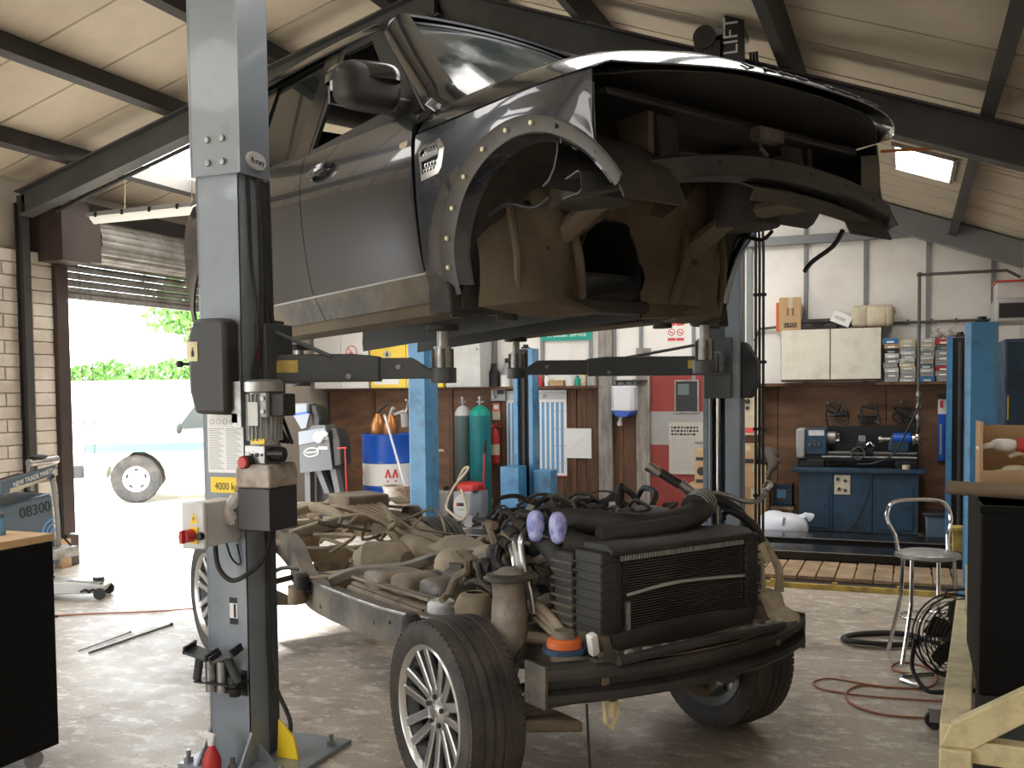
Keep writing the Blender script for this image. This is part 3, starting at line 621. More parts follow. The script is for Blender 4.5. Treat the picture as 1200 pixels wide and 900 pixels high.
# hydraulic power pack: motor over a valve block over a tank
mx, my = 0.250, -0.13
hp = obj('hydraulic_tank', MB().bb(mx-0.085, mx+0.085, my-0.10, my+0.10, 1.10, 1.285), 'black_gloss', L1, bevel=0.006)
obj('tank_top', MB().prism([(mx-0.088, 1.285), (mx-0.088, 1.36), (mx-0.075, 1.385), (mx+0.075, 1.385), (mx+0.088, 1.36), (mx+0.088, 1.285)], my-0.103, my+0.103), 'light_grey', hp, bevel=0.008)
MT['tank_grimy'] = mat('tank_grimy', (0.40, 0.37, 0.33), 0.4, var=0.15, dirt=(0.22, 0.14, 0.08), damt=0.8, ds=14)
hp.children[0].data.materials[0] = MT['tank_grimy']
obj('filler_cap', MB().lathe([(0.0, -0.03), (0.022, -0.028), (0.026, -0.015)], 18, (mx-0.035, my-0.10, 1.395), 'y'), 'red', hp)
obj('filler_neck', MB().lathe([(0.028, -0.018), (0.028, 0.03)], 18, (mx-0.035, my-0.10, 1.395), 'y'), 'black', hp)
vb = obj('valve_block', MB().bb(mx-0.058, mx+0.045, my-0.075, my+0.05, 1.385, 1.465), 'steel', hp, bevel=0.004)
for k, r in enumerate((0.013, 0.006, 0.009, 0.006)): obj('port', MB().cyl((mx-0.042+0.024*k, my-0.079, 1.425), (mx-0.042+0.024*k, my-0.06, 1.425), r, n=12), 'black' if k else 'white', vb)
obj('valve_solenoid', MB().cyl((mx+0.045, my-0.02, 1.425), (mx+0.10, my-0.02, 1.425), 0.032, n=16).cyl((mx+0.05, my-0.06, 1.43), (mx+0.13, my-0.06, 1.43), 0.012, n=10), 'black', vb)
obj('block_label', MB().bb(mx-0.02, mx+0.045, my-0.078, my-0.070, 1.472, 1.494), 'yellow', vb)
mo = obj('electric_motor', MB().cyl((mx, my-0.01, 1.465), (mx, my-0.01, 1.70), 0.062, n=24), 'grey', hp)
for k in range(22):
    a = 2*PI*k/22; obj('cooling_fin', MB().box((mx+0.068*math.cos(a), my-0.01+0.068*math.sin(a), 1.585), (0.018, 0.004, 0.20), (0, 0, a)), 'grey', mo)
obj('motor_cowl', MB().lathe([(0.0, 1.75), (0.070, 1.745), (0.083, 1.735), (0.083, 1.695), (0.070, 1.69)], 26, (mx, my-0.01, 0)), 'steel', mo)
obj('motor_plate', MB().bb(mx-0.028, mx+0.022, my-0.088, my-0.080, 1.55, 1.65), 'light_grey', mo)
obj('terminal_box', MB().bb(mx+0.05, mx+0.135, my-0.06, my+0.03, 1.59, 1.685), 'black_plastic', mo, bevel=0.006)
tb = obj('terminal_face', MB().bb(mx+0.036, mx+0.066, my-0.085, my-0.06, 1.585, 1.69), 'grey', mo, bevel=0.004)
for z in (1.61, 1.665): obj('cable_gland', MB().cyl((mx+0.05, my-0.095, z), (mx+0.05, my-0.085, z), 0.010, n=10), 'steel', tb)
obj('motor_bracket', MB().bb(W2-0.02, W2+0.03, -D2-0.06, -D2-0.03, 1.54, 1.74).bb(W2-0.02, W2+0.01, -D2-0.06, 0.02, 1.56, 1.60), 'steel', L1)
# hoses: hanging loop at the box, bundle up the side, cable to the floor
obj('hose_loop', MB().tube([(0.02, -D2-0.10, 1.03), (0.025, -D2-0.09, 0.93), (0.07, -D2-0.07, 0.87), (0.13, -D2-0.05, 0.885), (0.17, -0.06, 0.95), (0.19, 0.0, 1.10)], 0.011, 8, sm=5), 'rubber', L1)
obj('hose_loop', MB().tube([(0.04, -D2-0.05, 1.03), (0.05, -D2-0.03, 0.96), (0.075, -D2-0.015, 0.93), (0.085, -D2-0.012, 0.945), (0.07, -D2-0.014, 1.02)], 0.0045, 6, sm=5), 'black', L1)
for k in range(4):
    x = W2+0.012+0.02*(k % 2); y = -0.05+0.04*k
    obj('hydraulic_hose', MB().tube([(x, y, 2.64), (x+0.012*math.sin(k*2), y+0.01, 2.3), (x+0.02+0.015*math.cos(k*3), y, 1.95), (x+0.01, y-0.01, 1.72), (mx+0.03+0.02*k, my+0.06, 1.47)], 0.0085, 7, sm=4), 'rubber', L1)
obj('hydraulic_hose', MB().tube([(W2+0.03, 0.02, 1.10), (W2+0.035, 0.0, 0.80), (W2+0.022, 0.02, 0.45), (W2+0.05, 0.03, 0.33), (W2+0.115, 0.03, 0.20), (W2+0.085, 0.06, 0.10), (W2+0.02, 0.10, 0.03)], 0.010, 8, sm=5), 'rubber', L1)
obj('side_channel', MB().bb(W2+0.001, W2+0.010, 0.03, 0.10, 0.03, 2.64), 'lift_dark', L1)
# tool pictogram and adapter rack with four adapters
pg = obj('pictogram', MB().bb(0.0+0.012, 0.054, -D2-0.002, -D2, 0.655, 0.775), 'paper', L1)
obj('pictogram_header', MB().bb(0.012, 0.054, -D2-0.003, -D2-0.002, 0.75, 0.775), 'ink', pg); obj('pictogram_footer', MB().bb(0.012, 0.054, -D2-0.003, -D2-0.002, 0.655, 0.682), 'ink', pg); obj('pictogram_mark', MB().bb(0.034, 0.046, -D2-0.003, -D2-0.002, 0.685, 0.745), 'ink', pg)
rk = obj('adapter_rack', MB().bb(-0.10, 0.10, -D2-0.008, -D2, 0.335, 0.45).bb(-0.12, 0.11, -D2-0.10, -D2-0.0, 0.40, 0.408), 'black', L1, bevel=0.003)
for k, x in enumerate((-0.055, 0.005)): obj('spacer_tube', MB().lathe([(0.020, 0.36), (0.026, 0.36), (0.026, 0.50), (0.020, 0.50)], 16, (x, -D2-0.055, 0), closed=True), 'steel', rk)
def cradle(x, tilt, z):
    T = Matrix.Translation((x, -D2-0.085, z)) @ Euler((0.12, tilt, 0.1)).to_matrix().to_4x4()
    c = obj('frame_adapter', MB(T).cyl((0, 0, -0.13), (0, 0, -0.005), 0.019, n=14).bb(-0.055, 0.055, -0.045, 0.045, -0.008, 0.004), 'lift_dark', rk, bevel=0.003)
    for x_ in (-0.062, 0.052): obj('adapter_lip', MB(T).bb(x_, x_+0.010, -0.045, 0.045, -0.008, 0.026), 'black', rk)
cradle(-0.088, 0.25, 0.535); cradle(0.055, -0.35, 0.535)
obj('adapter_knob', MB().lathe([(0.0, 0.445), (0.028, 0.44), (0.032, 0.40), (0.022, 0.39), (0.030, 0.38), (0.024, 0.35), (0, 0.35)], 16, (0.075, -D2-0.06, 0)), 'black', rk)
# carriage and its two swing arms
cg = obj('carriage', MB().bb(-0.05, 0.14, D2-0.02, D2+0.08, 1.62, 2.02).bb(0.02, 0.17, -0.01, D2+0.10, 1.74, 2.0), 'lift_dark', L1, bevel=0.006)
obj('carriage_sticker', MB().bb(0.125, 0.150, -0.0125, -0.0105, 1.83, 1.92), 'red', cg)
obj('arm_restraint', MB().cyl((0.13, 0.06, 1.98), (0.40, 0.16, 1.85), 0.010, n=8), 'lift_dark', cg)
piv = Vector((4.925+0.10, -8.50+0.10, 1.76)); piv2 = Vector((4.925-0.02, -8.50+0.16, 1.76))
arm(L1, piv, PADS[1][0], 1.80); arm(L1, piv2, PADS[1][1], 1.80, sticker=False)

# ================================================================== far column
L2 = thing('lift_column', 'dark grey two-post lift column with black sign at its head', 'lift', (6.60, -5.52, 0))
obj('base_plate', MB().bb(-0.30, 0.26, -0.30, 0.26, 0, 0.022), 'lift_grey', L2)
obj('column', MB().bb(-0.10, 0.13, 0.09, 0.102, 0.02, 4.0).bb(0.118, 0.13, -0.10, 0.10, 0.02, 4.0).bb(-0.10, -0.088, -0.02, 0.10, 0.02, 4.0).bb(0.03, 0.13, -0.10, -0.088, 0.02, 4.0), 'lift_grey', L2, bevel=0.004)
obj('lifting_ram', MB().cyl((-0.03, -0.03, 0.03), (-0.03, -0.03, 2.0), 0.022, n=14), 'chrome', L2)
obj('ram_body', MB().cyl((-0.075, -0.07, 0.03), (-0.075, -0.07, 1.75), 0.014, n=12).bb(-0.12, -0.09, -0.08, 0.0, 0.03, 3.9), 'lift_grey', L2)
obj('carriage', MB().bb(-0.10, 0.08, -0.16, -0.06, 1.62, 2.02), 'lift_dark', L2, bevel=0.006)
cv = obj('latch_cover', MB().prism([(0.13, 1.62), (0.19, 1.62), (0.235, 1.72), (0.235, 1.86), (0.16, 1.99), (0.13, 1.99)], -0.08, 0.08), 'black_plastic', L2, bevel=0.01)
obj('safety_sheet', MB().bb(0.045, 0.115, -0.103, -0.100, 1.78, 1.86), 'grey', L2)
for k in range(3): obj('hydraulic_hose', MB().tube([(0.20+0.025*k, 0.10, 0.05), (0.20+0.025*k, 0.10, 2.6), (0.17+0.02*k, 0.06, 3.9)], 0.009, 7), 'rubber', L2)
for k in range(7): obj('hose_clip', MB().bb(0.185, 0.27, 0.085, 0.112, 0.5+0.45*k, 0.52+0.45*k), 'black', L2)
sg = obj('head_sign', MB().bb(0.03, 0.155, -0.125, -0.105, 3.35, 4.10), 'black', L2, bevel=0.004)
text('sign_letters', 'LIFT', 0.135, 'paper', sg, (0.075, -0.1265, 4.085), (PI/2, -PI/2, 0), 0.001, align='RIGHT')
obj('pulley', MB().cyl((-0.10, -0.13, 3.98), (-0.10, -0.06, 3.98), 0.075, n=20).bb(-0.17, 0.0, -0.11, -0.02, 3.7, 3.95), 'steel_dark', L2)
obj('head_cable', MB().tube([(0.09, -0.1, 4.10), (0.13, -0.1, 4.20), (0.10, -0.08, 4.28), (-0.1, -0.05, 4.27)], 0.012, 8, sm=4), 'rubber', L2)
obj('head_plate', MB().bb(-0.14, 0.15, -0.12, 0.12, 3.98, 4.02), 'lift_grey', L2)
p2a = Vector((6.60-0.02, -5.52-0.12, 1.76)); p2b = Vector((6.60-0.08, -5.52-0.10, 1.76))
arm(L2, p2a, PADS[2][0], 1.84, sticker=False); arm(L2, p2b, PADS[2][1], 1.84)
obj('arm_restraint', MB().tube([(p2b.x-6.6+0.02, p2b.y+5.52-0.05, 1.99), ((p2b.x+PADS[2][1].x)/2-6.6, (p2b.y+PADS[2][1].y)/2+5.52, 1.88)], 0.010, 8), 'lift_dark', L2)
# spray bottle standing in front of the near column
bp = P(263, 905, z=0.0)
sb = thing('spray_bottle', 'red trigger spray bottle with white head at the lift base', 'bottle', (bp.x-0.01, bp.y-0.07, 0))
obj('bottle_body', MB().lathe([(0, 0), (0.038, 0.002), (0.040, 0.02), (0.040, 0.085), (0.028, 0.115), (0.016, 0.135), (0.014, 0.15), (0, 0.15)], 20), 'red', sb)
tg = obj('trigger_head', MB().cyl((0, 0, 0.145), (0, 0, 0.172), 0.017, n=14).box((-0.012, 0, 0.186), (0.065, 0.022, 0.026), (0, 0.1, 0)).box((-0.055, 0, 0.188), (0.024, 0.018, 0.018)), 'white', sb, bevel=0.004)
obj('trigger', MB().tube([(-0.02, 0, 0.178), (-0.035, 0, 0.155), (-0.042, 0, 0.13)], 0.006, 6, sm=3), 'white', sb)
# ================================================================== car body hanging on the lift
CB = thing('car_body', 'dark grey car body without bumper or wheels raised on the lift', 'car body', tuple(BODY_LOC), rot=(0, -BODY_PIT, BODY_YAW))
HW = [(0.30, 0.80), (0.38, 0.875), (0.50, 0.905), (0.58, 0.925), (0.80, 0.948), (1.02, 0.955), (1.12, 0.945), (1.22, 0.918), (1.27, 0.895), (1.55, 0.80), (1.80, 0.705), (1.95, 0.63)]
def hw(z):
    for (a, b), (c, d) in zip(HW[:-1], HW[1:]):
        if z <= c: return b+(d-b)*max(0, (z-a))/(c-a)
    return HW[-1][1]
def YB(x, z):
    t = max(0, x-0.05); r = max(0, -3.3-x)
    return hw(z)-0.16*t*t*1.6-0.12*r*r
def belt(x): return 1.205+(-0.64-x)*0.033
def zrail(x): return 1.83+0.09*(1-math.exp((x+1.2)/0.7)) if x < -1.2 else 1.83
def side(name, m, fn, **kw):
    return [obj(name, fn(s), m, CB, **kw) for s in (-1, 1)]
def patch(s, fx0, fx1, fz0, fz1, nx=10, nz=9, dy=0.0):
    """body-side patch; fx*(v) give x at height fraction v, fz*(x) the heights"""
    rows = []
    for j in range(nz+1):
        v = j/nz; row = []
        for i in range(nx+1):
            u = i/nx; x = fx0(v)*(1-u)+fx1(v)*u; z = fz0(x)*(1-v)+fz1(x)*v
            row.append((x, s*(YB(x, z)+dy), z))
        rows.append(row)
    return MB().grid(rows)
def ring(s, cx, cz, R, lim, th0, th1, n=30, rows=6, dy=0.0):
    """fender around an arch of radius R; lim = (x0, x1, ztop)"""
    out = []
    for k in range(n+1):
        th = th0+(th1-th0)*k/n; c, sn = math.cos(th), math.sin(th); t = 9
        if c < -1e-6: t = min(t, (lim[0]-cx)/c)
        if c > 1e-6: t = min(t, (lim[1]-cx)/c)
        if sn > 1e-6: t = min(t, (lim[2]-cz)/sn)
        row = []
        for j in range(rows+1):
            r = R+(max(t, R)-R)*j/rows; x = cx+r*c; z = cz+r*sn
            row.append((x, s*(YB(x, z)+dy+0.012*max(0, 1-(r-R)/0.08)), z))
        out.append(row)
    return MB().grid(out)
ACX, ACZ, AR = 0.08, 0.45, 0.555
fd = side('front_door', 'paint', lambda s: patch(s, lambda v: -1.655-0.055*v, lambda v: -0.618-0.02*v, lambda x: 0.515+0.01*0, belt), solid=0.02)
rd = side('rear_door', 'paint', lambda s: patch(s, lambda v: -2.42-0.30*min(1, max(0, (v-0.15)/0.5)), lambda v: -1.662-0.055*v, lambda x: 0.515, belt), solid=0.02)
for s, d in zip((-1, 1), fd):
    # lower door cladding below the bright strip, then the sill
    pass
side('door_cladding', 'sill_dirty', lambda s: patch(s, lambda v: -1.60-0.055*v, lambda v: -0.60, lambda x: 0.385, lambda x: 0.505, nz=5), solid=0.012)
side('door_cladding', 'sill_dirty', lambda s: patch(s, lambda v: -2.16-0.05*v, lambda v: -1.607-0.055*v, lambda x: 0.385, lambda x: 0.505, nz=5), solid=0.012)
side('cladding_strip', 'grey', lambda s: patch(s, lambda v: -2.22, lambda v: -0.615, lambda x: 0.505, lambda x: 0.518, nz=1, dy=0.006), solid=0.008)
side('sill', 'under_tan', lambda s: MB().grid([[(x, s*y, z+(0.045 if s > 0 else 0)) for (y, z) in ((0.80, 0.42), (0.870, 0.382), (0.862, 0.335), (0.80, 0.318), (0.70, 0.33))] for x in [-0.50-0.1*k for k in range(18)]]), solid=0.008)
fw = side('front_wing', 'paint', lambda s: ring(s, ACX, ACZ, AR, (-0.612, 0.46, 1.098), PI, rad(36)), solid=0.012)
side('wing_tail', 'paint', lambda s: patch(s, lambda v: -0.60-0.012*v, lambda v: ACX-AR, lambda x: 0.40, lambda x: 0.452, nx=3, nz=3), solid=0.012)
side('sill_end', 'under_dark', lambda s: MB().prism([(-0.60, 0.33), (-0.60, 0.50), (-0.50, 0.52), (-0.44, 0.43), (-0.43, 0.32)], s*0.80, s*0.915), bevel=0.01)
rq = side('rear_quarter', 'paint', lambda s: ring(s, -2.86, 0.45, 0.44, (-3.37, -2.40, 1.26), PI, 0.0, rows=5), solid=0.012)
# arch lip with its trim clips
def arch_lip(s, R0, R1, d0, d1, th0, th1, n=36):
    return MB().grid([[(ACX+r*math.cos(t), s*(YB(ACX+r*math.cos(t), ACZ+r*math.sin(t))+dy), ACZ+r*math.sin(t)) for (r, dy) in ((R0, d0), (R0-0.006, d0+0.004), ((R0+R1)/2, (d0+d1)/2-0.004), (R1, d1))] for t in [th0+(th1-th0)*k/n for k in range(n+1)]])
lip = side('wheel_arch_flange', 'flange', lambda s: arch_lip(s, AR, 0.497, 0.014, -0.012, PI+0.10, rad(28)), solid=0.006)
side('wheel_arch_return', 'paint', lambda s: arch_lip(s, 0.497, 0.472, -0.012, -0.075, PI+0.02, rad(30)), solid=0.006)
MT['clip_cream'] = mat('clip_cream', (0.62, 0.58, 0.38), 0.5)
for s, o in zip((-1, 1), lip):
    for a in (173, 160, 146, 130, 113, 96, 80, 66):
        t = rad(a); r = 0.527; x, z = ACX+r*math.cos(t), ACZ+r*math.sin(t)
        obj('trim_clip', MB().lathe([(0, s*0.010), (0.009, s*0.008), (0.011, 0)], 10, (x, s*(YB(x, z)+0.004), z), 'y'), 'clip_cream' if a > 70 else 'black', o)
# gaps: dark backing behind the door lines
side('inner_side', 'black', lambda s: patch(s, lambda v: -2.4, lambda v: -0.55, lambda x: 0.53, lambda x: 1.19, dy=-0.06), solid=0.005)
# glasshouse
def upper(s, pts, dy=0.0):
    return MB().add([(x, s*(hw(z)+dy), z) for (x, z) in pts], [tuple(range(len(pts)))])
side('window_frame', 'black', lambda s: MB().add([(x, s*(hw(z)-0.004), z) for (x, z) in [(-0.60, 1.215), (-1.26, 1.805), (-1.66, 1.835), (-1.84, 1.845), (-1.84, 1.245), (-0.86, 1.295), (-1.33, 1.765), (-1.62, 1.785), (-1.66, 1.265)]], [(0, 1, 6, 5), (1, 2, 7, 6), (2, 3, 4, 8), (2, 8, 7), (0, 5, 8, 4)]), solid=0.02, smooth=0)
side('door_glass', 'glass_dark', lambda s: upper(s, [(-1.87, 1.26), (-1.87, 1.80), (-2.50, 1.825), (-2.60, 1.30)], -0.012), solid=0.005)
side('door_glass', 'glass_dark', lambda s: upper(s, [(-2.74, 1.32), (-2.70, 1.83), (-3.14, 1.83), (-3.22, 1.36)], -0.012), solid=0.005)
obj('door_glass', upper(1, [(-0.86, 1.29), (-1.33, 1.765), (-1.62, 1.785), (-1.66, 1.265)], -0.012), 'glass_dark', CB, solid=0.005)
obj('headliner', MB().grid([[(x, 0.60*t, zrail(x)+0.01+0.03*(1-t*t)) for t in (-1, -.5, 0, .5, 1)] for x in (-1.25, -1.8, -2.4, -2.9, -3.30)]), 'black', CB, solid=0.006)
side('pillar_trim', 'black_gloss', lambda s: upper(s, [(-1.69, 1.248), (-1.69, 1.83), (-1.86, 1.84), (-1.86, 1.25)], 0.004), solid=0.01)
side('rear_pillar', 'black_gloss', lambda s: upper(s, [(-2.48, 1.26), (-2.48, 1.845), (-2.74, 1.855), (-2.78, 1.27)], 0.0), solid=0.01)
side('rear_pillar', 'paint', lambda s: upper(s, [(-3.12, 1.27), (-3.12, 1.86), (-3.34, 1.86), (-3.40, 1.27)], 0.0), solid=0.01)
side('window_sill_strip', 'black', lambda s: patch(s, lambda v: -2.75, lambda v: -0.62, lambda x: belt(x), lambda x: belt(x)+0.03, nz=1, dy=0.004), solid=0.008)
# screen pillar and roof rail
side('screen_pillar', 'paint', lambda s: MB().grid([[(-0.52-0.70*k/10-dx, s*(min(hw(1.24+0.595*k/10), 0.905)+dy-(0.03 if k < 0 else 0)), 1.24+0.595*k/10+dz) for (dx, dy, dz) in ((-0.045, -0.085, 0.045), (-0.015, -0.04, 0.038), (0.03, -0.004, 0.012), (0.075, 0.0, -0.005))] for k in [-1.6, -0.8]+list(range(11))]), solid=0.012)
side('roof_rail', 'paint', lambda s: MB().grid([[(x, s*y, z) for (y, z) in ((hw(1.80)+0.006, zrail(x)-0.035), (hw(1.83)+0.004, zrail(x)), (0.655, zrail(x)+0.03), (0.60, zrail(x)+0.042))] for x in [-1.20-0.125*k for k in range(18)]]), solid=0.012)
side('rain_gutter', 'black', lambda s: MB().tube([(x, s*(hw(1.83)+0.004), zrail(x)-0.005) for x in [-1.22-0.25*k for k in range(9)]], 0.008, 6))
obj('roof', MB().grid([[(x, 0.61*t, zrail(x)+0.042+0.035*(1-t*t)) for t in [-1+k/6 for k in range(13)]] for x in [-1.17-0.13*k for k in range(18)]]), 'paint', CB, solid=0.012)
def wscreen(v, t): 
    xb, xt = -0.42-0.14*t*t, -1.165-0.05*t*t; zb, zt = 1.262, 1.872-0.03*t*t; w = 0.80*(1-v)+0.645*v
    return (xb+(xt-xb)*v, w*t, zb+(zt-zb)*v)
MT['screen_glass'] = mat('screen_glass', (0.10, 0.12, 0.12), 0.06, trans=0.75, spec=0.6, dirt=(0.30, 0.30, 0.28), damt=0.35, ds=3)
obj('windscreen', MB().grid([[wscreen(0.03+0.95*j/8, -0.97+1.94*i/14) for i in range(15)] for j in range(9)]), 'screen_glass', CB, solid=0.005)
obj('screen_surround', MB().tube([wscreen(0.0, -1), wscreen(0.5, -1), wscreen(1, -1)]+[wscreen(1, -1+0.2*k) for k in range(1, 10)]+[wscreen(1, 1), wscreen(0.5, 1), wscreen(0, 1)], 0.014, 6), 'black', CB)
obj('scuttle_panel', MB().grid([[(-0.56+0.14*(1-t*t)+dx, 0.76*t, z) for t in [-1+k/6 for k in range(13)]] for (dx, z) in ((-0.06, 1.225), (0.03, 1.245), (0.10, 1.205))]), 'black_plastic', CB, solid=0.01)
obj('screen_sticker', MB().add([wscreen(0.10, 0.16), wscreen(0.10, 0.22), wscreen(0.30, 0.19)], [(0, 1, 2)]), 'paper', CB, solid=0.006)
# bonnet: clamshell
def bon(s, t):
    xr = -0.60+0.14*(1-t*t); xf = 0.80-0.27*abs(t)**3.0
    x = xr+(xf-xr)*s; w = 0.945-0.115*max(0, (x+0.05))**2*1.25
    zt = 1.272-0.018*s-0.070*s**3+0.012*math.exp(-((abs(t)-0.55)/0.10)**2)
    e = abs(t)**13; f = s**11
    z = zt-e*(zt-1.108)-(1-e)*f*(zt-1.095)
    return (x+0.015*(1-e)*math.sin(PI*min(1, max(0, (s-0.85)/0.15)))*0, w*t, z)
SS = [0, .1, .2, .3, .4, .5, .6, .7, .78, .85, .9, .93, .955, .975, .99, 1.0]
TS = [-1, -.985, -.96, -.92, -.86, -.78, -.68, -.58, -.48, -.36, -.24, -.12]; TS = TS+[0]+[-t for t in reversed(TS)]
bo = obj('bonnet', MB().grid([[bon(s, t) for t in TS] for s in SS]), 'bonnet_paint', CB, solid=0.006)
obj('bonnet_inner', MB().grid([[(lambda p: (p[0]-0.02, p[1]*0.97, min(p[2], 1.19)-0.035))(bon(s, t)) for t in TS[2:-2]] for s in SS[:13]]), 'under_dark', bo, solid=0.004)
word = 'LAND ROVER'
for i, ch_ in enumerate(word):
    if ch_ == ' ': continue
    y = -0.42+0.87*i/9; t = y/0.87; p0 = Vector(bon(0.955, t)); p1 = Vector(bon(0.99, t)); d = (p1-p0).normalized()
    yv = (-d); ax_y = Vector((0, 1, 0)); ax_y = (ax_y-yv*ax_y.dot(yv)).normalized(); nz = ax_y.cross(yv).normalized()
    if nz.z < 0: nz = -nz
    R = Matrix((ax_y, yv, nz)).transposed().to_4x4()
    pm = Vector(bon(0.974, t))
    cu = bpy.data.curves.new('txt', 'FONT'); cu.body = ch_; cu.size = 0.085; cu.extrude = 0.003; cu.align_x = 'CENTER'; cu.align_y = 'CENTER'; cu.resolution_u = 2
    tt = bpy.data.objects.new('txt', cu); me = bpy.data.meshes.new_from_object(tt); bpy.data.objects.remove(tt)
    me.transform(Matrix.Translation(pm+nz*0.006) @ R @ Matrix.Diagonal((1.15, 0.62, 1, 1))); me.materials.clear(); me.materials.append(MT['steel_dark'])
    obj('bonnet_letter', None, None, bo, mesh=me)
# side vent, repeater, handle, mirror
for s, o in zip((-1, 1), fw):
    f = lambda x, z, d=0.0: (x, s*(YB(x, z)+d), z)
    out = [(-0.565, 0.895), (-0.575, 1.02), (-0.555, 1.037), (-0.42, 1.045), (-0.385, 1.0), (-0.415, 0.925), (-0.44, 0.905)]
    inn = [(-0.548, 0.915), (-0.555, 1.010), (-0.54, 1.022), (-0.43, 1.026), (-0.405, 0.995), (-0.43, 0.935), (-0.45, 0.923)]
    n = len(out)
    obj('vent_frame', MB().add([f(*p, 0.004) for p in out]+[f(*p, 0.016) for p in inn], [(i, (i+1) % n, n+(i+1) % n, n+i) for i in range(n)]).add([f(-0.552, 0.968, 0.016), f(-0.416, 0.978, 0.016), f(-0.412, 1.0, 0.016), f(-0.552, 0.990, 0.016)], [(0, 1, 2, 3)]), 'alloy', o, solid=0.008)
    v = obj('vent_mesh', MB().add([f(*p, 0.003) for p in inn], [tuple(range(n))]), 'black', o, solid=0.002)
    for i in range(6):
        for j in range(2):
            for kz in (0.942, 1.006):
                x = -0.535+0.022*i; z = kz-0.012+0.022*j
                obj('vent_cell', MB().tube([f(x+0.011*(j % 2)+0.011*math.cos(q), z+0.010*math.sin(q), 0.006) for q in [PI/3*k for k in range(6)]], 0.0022, 4, closed=True), 'alloy', o) if s < 0 else None
    obj('side_repeater', MB().blob((-0.70, s*(YB(-0.70, 1.075)), 1.075), (0.038, 0.012, 0.018), p=4), 'cream', o)
for s, o in zip((-1, 1), fd):
    y = lambda d=0: s*(YB(-1.45, 1.11)+d)
    obj('handle_recess', MB().blob((-1.455, y(0.002), 1.11), (0.050, 0.010, 0.055), p=2.5), 'black', o)
    obj('door_handle', MB().tube([(-1.56, y(0.01), 1.095), (-1.535, y(0.038), 1.102), (-1.45, y(0.045), 1.115), (-1.385, y(0.035), 1.125), (-1.365, y(0.008), 1.125)], [0.016, 0.019, 0.021, 0.019, 0.014], 10, sm=3), 'paint', o)
for s, o in zip((-1, 1), rd):
    y = lambda d=0: s*(YB(-2.45, 1.11)+d)
    obj('door_handle', MB().tube([(-2.56, y(0.01), 1.095), (-2.535, y(0.038), 1.102), (-2.45, y(0.045), 1.115), (-2.385, y(0.035), 1.125), (-2.365, y(0.008), 1.125)], [0.016, 0.019, 0.021, 0.019, 0.014], 10, sm=3), 'paint', o)
    obj('dirt_mark', MB().blob((-1.93, s*(YB(-1.93, 0.66)+0.001), 0.66), (0.022, 0.004, 0.05), p=2), 'light_grey', o)
for s in (-1, 1):
    mr = obj('door_mirror', MB().grid([[(-0.79+0.095*math.copysign(abs(math.cos(p_))**0.55*abs(math.cos(q_))**0.5, math.cos(q_))-0.10*(yy_*0.135)/0.3, s*(1.10+0.135*yy_), 1.345+0.085*abs(math.sin(p_))**0.6) for (q_, p_, yy_) in [(2*PI*j/28, PI/2*i/7, math.copysign(abs(math.cos(PI/2*i/7))**0.55*abs(math.sin(2*PI*j/28))**0.5, math.sin(2*PI*j/28))) for j in range(28)]] for i in range(8)], closed=True), 'paint', CB, smooth=70)
    obj('mirror_lower', MB().blob((-0.785, s*1.085, 1.325), (0.085, 0.150, 0.095), n=24, m=14, p=3.6), 'black_plastic', mr, smooth=70)
    obj('mirror_arm', MB().box((-0.78, s*0.92, 1.265), (0.12, 0.12, 0.06)), 'black_plastic', mr, bevel=0.015)
    obj('mirror_glass', MB().bb(-0.905, -0.89, s*0.97, s*1.21, 1.265, 1.40), 'chrome', mr)
    obj('mirror_lamp', MB().box((-0.835, s*1.215, 1.325), (0.03, 0.03, 0.04)), 'light_grey', mr)
# front end: carrier bar, posts, lamp boxes
bar = [(0.33, -0.86, 0.742), (0.40, -0.72, 0.765), (0.46, -0.52, 0.812), (0.55, -0.25, 0.840), (0.585, 0.0, 0.846), (0.585, 0.25, 0.840), (0.57, 0.52, 0.826), (0.545, 0.75, 0.80), (0.52, 0.90, 0.775)]
bp_ = spline([Vector(p) for p in bar], 4)
fb = obj('front_carrier', MB().grid([[(p.x-0.09, p.y*0.99, p.z+0.02), (p.x-0.012, p.y, p.z+0.035), (p.x, p.y, p.z+0.026), (p.x+0.004, p.y, p.z-0.034), (p.x-0.012, p.y, p.z-0.046), (p.x-0.11, p.y*0.99, p.z-0.05)] for p in bp_]), 'beam_black', CB, solid=0.006)
for k in range(3, len(bp_)-2, 4): obj('carrier_hole', MB().cyl((bp_[k].x+0.0, bp_[k].y, bp_[k].z), (bp_[k].x+0.008, bp_[k].y, bp_[k].z), 0.009, n=8), 'black', fb)
obj('lower_valance', MB().grid([[(p.x-0.10, p.y, p.z-0.05), (p.x-0.03, p.y, p.z-0.085), (p.x-0.05, p.y, p.z-0.13)] for p in bp_[14:-2]]), 'under_dark', CB, solid=0.01)
